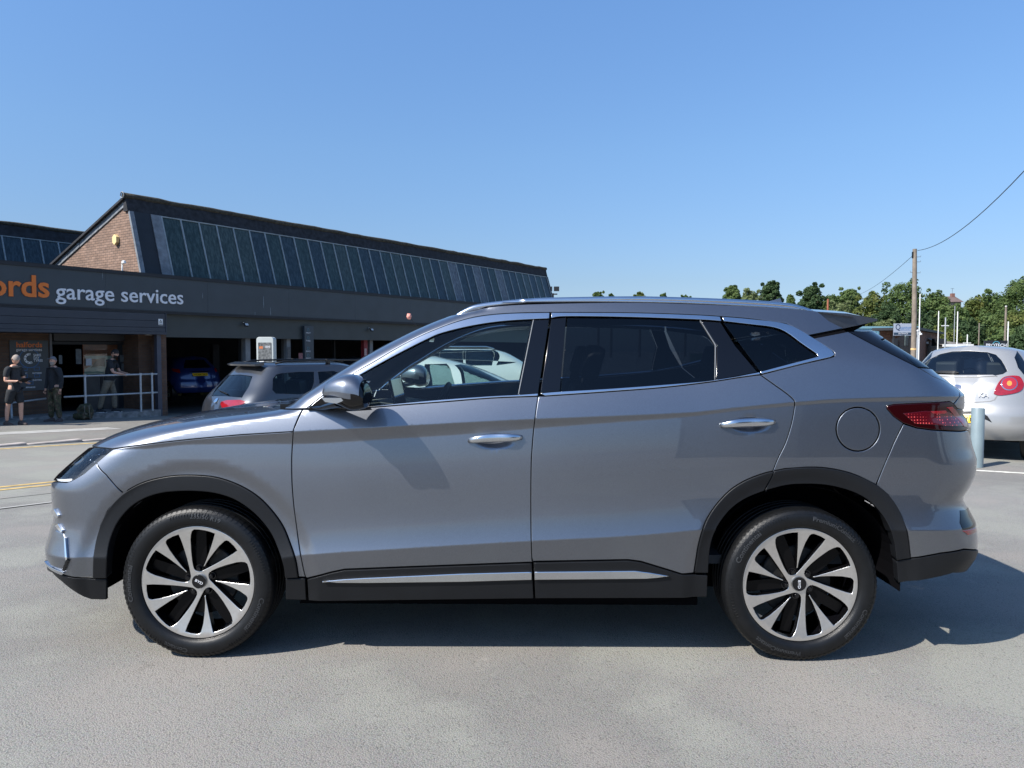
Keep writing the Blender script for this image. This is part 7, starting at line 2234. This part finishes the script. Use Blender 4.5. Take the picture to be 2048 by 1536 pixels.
def fingers(name, palm, d, side, s, material, parent, curl=0.3, thumb=1):
    dn = d.cross(side).normalized(); 
    if dn.z > 0: dn = -dn
    mb = MB()
    for i, (off, ln) in enumerate(((-0.028, 0.060), (-0.010, 0.070), (0.010, 0.066), (0.028, 0.052))):
        b = palm+d*0.018+side*off*s
        m_ = b+(d*(1-curl*0.3)+dn*curl*0.5).normalized()*ln*0.5*s
        e = m_+(d*(1-curl)+dn*curl).normalized()*ln*0.5*s
        mb.tube([b, m_, e], [0.0095*s, 0.0085*s, 0.006*s], 6)
    b = palm-d*0.02*s+side*0.028*thumb*s
    mb.tube([b, b+(d+side*thumb*0.8).normalized()*0.035*s, b+(d+side*thumb*0.3).normalized()*0.062*s], [0.012*s, 0.010*s, 0.007*s], 6)
    return mb.build(name, material, parent, smooth=60)
def head(parent, c, fwd, tilt, hair, style, beard=None):
    """ellipsoid skull with brow, nose, mouth, ears, turned to fwd (angle) and tilted"""
    R = Matrix.Translation(c) @ Matrix.Rotation(fwd, 4, 'Z') @ Matrix.Rotation(tilt, 4, 'Y')
    mb = MB(); n, m = 22, 16
    def P(a, b):      # a azimuth (0 = face), b polar from the top
        x = sin(b)*cos(a); y = sin(b)*sin(a); z = cos(b)
        X = x*0.098; Yy = y*0.076; Z = z*0.118
        if z < 0: X *= 1+0.10*z; Yy *= 1+0.28*z
        if x > 0:
            X += 0.016*math.exp(-((y/0.13)**2))*math.exp(-((z+0.12)/0.16)**2)      # nose
            X -= 0.006*math.exp(-((abs(y)-0.38)/0.16)**2)*math.exp(-((z-0.05)/0.12)**2)   # eye sockets
            X += 0.005*math.exp(-((z+0.42)/0.07)**2)*math.exp(-(y/0.35)**2)             # lips
            X += 0.008*math.exp(-((z+0.8)/0.15)**2)                                       # chin
        return R @ Vector((X, Yy, Z))
    vs = [P(2*pi*i/n, pi*j/m) for j in range(m+1) for i in range(n)]
    fs = [(j*n+i, j*n+(i+1) % n, (j+1)*n+(i+1) % n, (j+1)*n+i) for j in range(m) for i in range(n)]
    mb.add(vs, fs)
    for s in (-1, 1):
        mb.tube([R @ V3(-0.012, s*0.072, 0.022), R @ V3(-0.022, s*0.086, 0.004), R @ V3(-0.010, s*0.078, -0.028)], [0.010, 0.016, 0.008], 8)
    o = mb.build('head', M['skin'], parent, smooth=True)
    eb = MB()
    for s in (-1, 1): eb.lathe([(0,0.006),(0.009,0.002),(0.010,-0.004)], 8, R @ Matrix.Translation((0.090, s*0.030, 0.006)) @ Matrix.Rotation(pi/2, 4, 'Y'))
    eb.build('eyes', M['hair_dark'], parent)
    if style != 'none':
        hb = MB(); vs = []
        lim = {'short': 0.50, 'cap': 0.46}[style]
        for j in range(9):
            for i in range(n):
                a = 2*pi*i/n; back = 0.5-0.5*cos(a)
                b = pi*(lim-0.08+0.20*back)*j/8
                p = P(a, b); q = R.inverted() @ p; q *= 1.07; vs.append(R @ q)
        fs = [(j*n+i, j*n+(i+1) % n, (j+1)*n+(i+1) % n, (j+1)*n+i) for j in range(8) for i in range(n)]
        hb.add(vs, fs)
        if style == 'cap':
            hb.add([R @ V3(0.095, -0.055, 0.045), R @ V3(0.165, -0.04, 0.028), R @ V3(0.165, 0.04, 0.028), R @ V3(0.095, 0.055, 0.045), R @ V3(0.095, -0.055, 0.054), R @ V3(0.165, -0.04, 0.036), R @ V3(0.165, 0.04, 0.036), R @ V3(0.095, 0.055, 0.054)], [(0,1,2,3),(7,6,5,4),(0,4,5,1),(1,5,6,2),(2,6,7,3)])
        hb.build('cap' if style == 'cap' else 'hair', hair, parent, smooth=50)
    if beard:
        bb = MB(); vs = []; k = 0
        for j in range(6):
            for i in range(13):
                a = -1.5+3.0*i/12; b = pi*(0.60+0.30*j/5)
                p = P(a, b); q = R.inverted() @ p; q *= 1.07; q.z -= 0.02*j/5; vs.append(R @ q)
        bb.add(vs, [(j*13+i, j*13+i+1, (j+1)*13+i+1, (j+1)*13+i) for j in range(5) for i in range(12)])
        bb.build('beard', beard, parent, smooth=60)
    return R
def person(loc, rz, label, pose, h=1.75, shirt='black_cloth', legs='black_cloth', short=False, sleeves='short', shoes='shoe', hair=None, style='none', beard=None, head_turn=0.0, head_tilt=0.0, lean=0.0):
    """local frame: +x the way the body faces, y to its left"""
    root = empty('person', loc, rz, label, 'person', None)
    k = h/1.75
    root.scale = (k, k, k)
    P_ = pose
    hipz = 0.93
    lx = lean
    B = {}; Ed = []
    def put(key, p, r): B[key] = (V3(*p), r)
    put('pel', (0, 0, hipz), (0.13, 0.105)); put('wa', (lx*0.3, 0, 1.08), (0.135, 0.10)); put('ch', (lx*0.75, 0, 1.28), (0.16, 0.115)); put('ne', (lx, 0, 1.45), (0.075, 0.07)); put('nk', (lx*1.08+0.01, 0, 1.53), 0.052)
    Ed += [('pel','wa'),('wa','ch'),('ch','ne'),('ne','nk')]
    sh = {}
    for s, nm in ((1,'l'),(-1,'r')):
        put(nm+'s', (lx*0.95, s*0.175, 1.40), 0.062); Ed.append(('ne', nm+'s'))
        e, w = P_[nm+'e'], P_[nm+'w']
        put(nm+'e', e, 0.041); put(nm+'w', w, 0.027); Ed += [(nm+'s', nm+'e'), (nm+'e', nm+'w')]
        put(nm+'h', (0, s*0.09, hipz-0.07), 0.088); Ed.append(('pel', nm+'h'))
        kn, an = P_[nm+'k'], P_[nm+'a']
        put(nm+'k', kn, 0.058); put(nm+'c', tuple(V3(*kn).lerp(V3(*an), 0.35)+V3(-0.015,0,0)), 0.056); put(nm+'a', an, 0.038)
        Ed += [(nm+'h', nm+'k'), (nm+'k', nm+'c'), (nm+'c', nm+'a')]
        dirw = (V3(*w)-V3(*e))
        palm, d, side = hand(B, Ed, nm, V3(*w), V3(*P_.get(nm+'d', tuple(dirw))), s)
        sh[nm] = (palm, d, side)
    skin_obj('body', (B, Ed), M['skin'], root)
    for s, nm in ((1,'l'),(-1,'r')):
        fingers('fingers', sh[nm][0], sh[nm][1], sh[nm][2], 1.0, M['skin'], root, P_.get(nm+'curl', 0.4), thumb=P_.get(nm+'t', 1))
    # shirt
    S = {}; Es = []
    g = 0.018
    for key in ('wa','ch','ne'): S[key] = (B[key][0], tuple(q+g for q in B[key][1]))
    S['pl'] = (B['pel'][0]+V3(0,0,0.0), (0.155, 0.128)); S['bo'] = (B['pel'][0]+V3(0,0,-0.15), (0.165, 0.135))
    Es += [('ch','ne'),('wa','ch'),('pl','wa'),('bo','pl')]
    for nm in 'lr':
        S[nm+'s'] = (B[nm+'s'][0], 0.082); Es.append(('ne', nm+'s'))
        e = B[nm+'e'][0]; s0 = B[nm+'s'][0]
        if sleeves == 'short': S[nm+'m'] = (s0.lerp(e, 0.75), 0.064); Es.append((nm+'s', nm+'m'))
        else:
            S[nm+'e'] = (e, 0.058); S[nm+'w'] = (e.lerp(B[nm+'w'][0], 0.95), 0.045); Es += [(nm+'s', nm+'e'), (nm+'e', nm+'w')]
    skin_obj('shirt' if sleeves == 'short' else 'sweatshirt', (S, Es), M[shirt], root, root=1)
    T = {'pl': (V3(0,0,hipz+0.06), (0.145, 0.12))}; Et = []
    for nm in 'lr':
        hp = B[nm+'h'][0]; kn = B[nm+'k'][0]; an = B[nm+'a'][0]
        T[nm+'h'] = (hp+V3(0,0,-0.03), 0.112); T[nm+'k'] = (kn.lerp(hp, 0.05 if short else 0), 0.098 if short else 0.082); Et += [('pl', nm+'h'), (nm+'h', nm+'k')]
        if not short: T[nm+'a'] = (an+V3(0,0,0.0), 0.070); Et.append((nm+'k', nm+'a'))
    skin_obj('shorts' if short else 'trousers', (T, Et), M[legs], root)
    for nm in 'lr':
        an = B[nm+'a'][0]; ft = P_.get(nm+'f', (1, 0, 0)); f = V3(*ft).normalized()
        sd = V3(-f.y, f.x, 0)
        mb = MB(); rings = []
        for t, w, hh in ((-0.08,0.036,0.085),(-0.03,0.042,0.105),(0.04,0.045,0.085),(0.11,0.048,0.058),(0.165,0.042,0.042),(0.185,0.025,0.03)):
            c0 = V3(an.x, an.y, 0)+f*t
            rings.append([c0+sd*(w*q)+V3(0,0,z*hh) for q, z in ((-1,0.12),(-1,0.5),(-0.7,0.9),(0,1.0),(0.7,0.9),(1,0.5),(1,0.12))])
        vs = [p for r_ in rings for p in r_]; mm = 7
        mb.add(vs, [(j*mm+i, (j+1)*mm+i, (j+1)*mm+(i+1)%mm, j*mm+(i+1)%mm) for j in range(5) for i in range(mm)]+[tuple(range(mm)), tuple(5*mm+i for i in range(mm))])
        mb.build('shoe', M[shoes], root, smooth=60)
        mb = MB(); out = [V3(an.x, an.y, 0)+f*t+sd*q for t, q in ((-0.085,-0.03),(-0.085,0.03),(0.04,0.05),(0.12,0.052),(0.19,0.025),(0.19,-0.025),(0.12,-0.052),(0.04,-0.05))]
        mb.prism([(p.x, p.y) for p in out], 0.0, 0.018); mb.build('sole', M['sole' if shoes == 'black_cloth' else shoes], root)
    hc = B['nk'][0]+V3(0.03+0.09*sin(head_tilt), 0, 0.105)
    head(root, hc, head_turn, head_tilt, hair, style, beard)
    return root
def stand(px, py, z=None, up=0.0):
    """foot point: where the pixel ray meets the pavement"""
    r = ray(px, py); zz = -0.4
    for _ in range(30):
        t = (zz-EYE)/r.z; p = EYE_V+r*t; zz = 0.5*zz+0.5*((gz(p.x, p.y)+up) if z is None else z)
    return V3(p.x, p.y, zz)
PAV = 0.034
f1 = stand(31, 850, up=PAV); s1 = (849-712)/F*f1.y
pose1 = dict(le=(0.04,0.24,1.12), lw=(0.27,0.12,1.06), ld=(1,-0.3,0.12), re=(0.02,-0.25,1.10), rw=(0.25,-0.13,1.10), rd=(1,0.2,0.05), rcurl=0.7, lcurl=0.7,
             lk=(0.06,0.12,0.50), la=(0.04,0.13,0.09), rk=(-0.10,-0.10,0.50), ra=(-0.16,-0.10,0.09))
man1 = person(f1, radians(-18), 'grey cropped man in black T-shirt and shorts reading a clipboard at the left edge', pose1, h=max(1.6, min(1.82, s1)), short=True, hair=M['hair_grey'], style='short', head_turn=0.0, head_tilt=0.42)
w = man1.matrix_basis @ V3(0.40, -0.04, 1.13)
mb = MB(); mb.box(-0.11, 0.11, -0.13, 0.13, -0.005, 0.005); mb.box(-0.10, 0.10, -0.12, 0.12, 0.006, 0.009, 1)
cb = mb.build('clipboard', [M['black_plastic'], M['notice']], None); cb.matrix_world = Matrix.Translation(w) @ Matrix.Rotation(radians(-18), 4, 'Z') @ Matrix.Rotation(radians(-24), 4, 'Y')
tag(cb, 'clipboard with white papers held by the man in black shorts', 'clipboard')
f2 = stand(111, 843, up=PAV); s2 = (843-720)/F*f2.y
pose2 = dict(le=(0.0,0.27,1.12), lw=(0.05,0.27,0.86), re=(-0.02,-0.27,1.12), rw=(0.05,-0.27,0.86), lk=(0.02,0.12,0.50), la=(0,0.16,0.09), rk=(0.02,-0.12,0.50), ra=(0,-0.15,0.09), lf=(1,0.35,0), rf=(1,-0.35,0))
man2 = person(f2, radians(-90-20), 'bearded man in grey cap, black sweatshirt and camouflage trousers facing the camera beside the poster', pose2, h=max(1.6, min(1.8, s2)), legs='camo', sleeves='long', hair=mat('cap_grey', (0.16,0.15,0.16), 0.8), style='cap', beard=mat('beard_grey', (0.30,0.27,0.25), 0.9), head_tilt=-0.15, head_turn=0.2)
gl = MB(); 
f3 = stand(225, 822, z=zS); s3 = (822-711)/F*f3.y
pose3 = dict(le=(0.22,0.20,1.12), lw=(0.42,0.12,1.08), ld=(1,-0.3,-0.1), re=(0.20,-0.22,1.12), rw=(0.40,-0.14,1.07), rd=(1,0.2,-0.2), rcurl=0.8, lcurl=0.8,
             lk=(0.10,0.10,0.50), la=(0.10,0.11,0.09), rk=(-0.12,-0.10,0.52), ra=(-0.22,-0.10,0.09))
f3 = gpt(plane_hit(221, 815, 0.22)[0], 0.28, zS)
man3 = person(f3, radians(8), 'dark haired bearded man in black T-shirt and khaki trousers leaning on the handrail', pose3, h=1.72, legs='khaki', shoes='black_cloth', hair=M['hair_dark'], style='short', beard=M['hair_dark'], head_tilt=0.35, lean=0.10)
# rucksack on the ground below the handrail
fb = stand(172, 839, up=PAV)
bag = empty('rucksack', fb, radians(10), 'brown camouflage rucksack standing on the ground below the handrail post', 'bag')
def blob(rx, ry, rz, c, seed, n=16, m=12, amp=0.10):
    vs = []
    for j in range(m+1):
        for i in range(n):
            a = 2*pi*i/n; b = pi*j/m
            d = Vector((sin(b)*cos(a), sin(b)*sin(a), cos(b)))
            r = 1+amp*noise.noise(d*2.2+Vector((seed, 0, 0)))
            d = Vector([abs(q)**0.8*(1 if q >= 0 else -1) for q in d])
            vs.append((c[0]+rx*d.x*r, c[1]+ry*d.y*r, max(0.0, c[2]+rz*d.z*r)))
    return vs, [(j*n+i, j*n+(i+1)%n, (j+1)*n+(i+1)%n, (j+1)*n+i) for j in range(m) for i in range(n)]
mb = MB(); mb.add(*blob(0.18, 0.15, 0.21, (0, 0, 0.2), 1.0, amp=0.25)); mb.build('sack', M['camo'], bag, smooth=True)
mb = MB(); mb.add(*blob(0.14, 0.07, 0.10, (-0.02, -0.17, 0.11), 5.0, amp=0.3)); mb.add(*blob(0.10, 0.06, 0.09, (-0.19, -0.05, 0.09), 8.0, amp=0.3)); mb.build('pocket', M['camo'], bag, smooth=True)
for x in (0.02, 0.13):
    mb = MB(); mb.tube([(x,-0.13,0.37),(x+0.02,-0.185,0.24),(x+0.03,-0.16,0.03)], 0.014, 6, flat=(1.4, 0.5)); mb.build('strap', M['khaki'], bag)
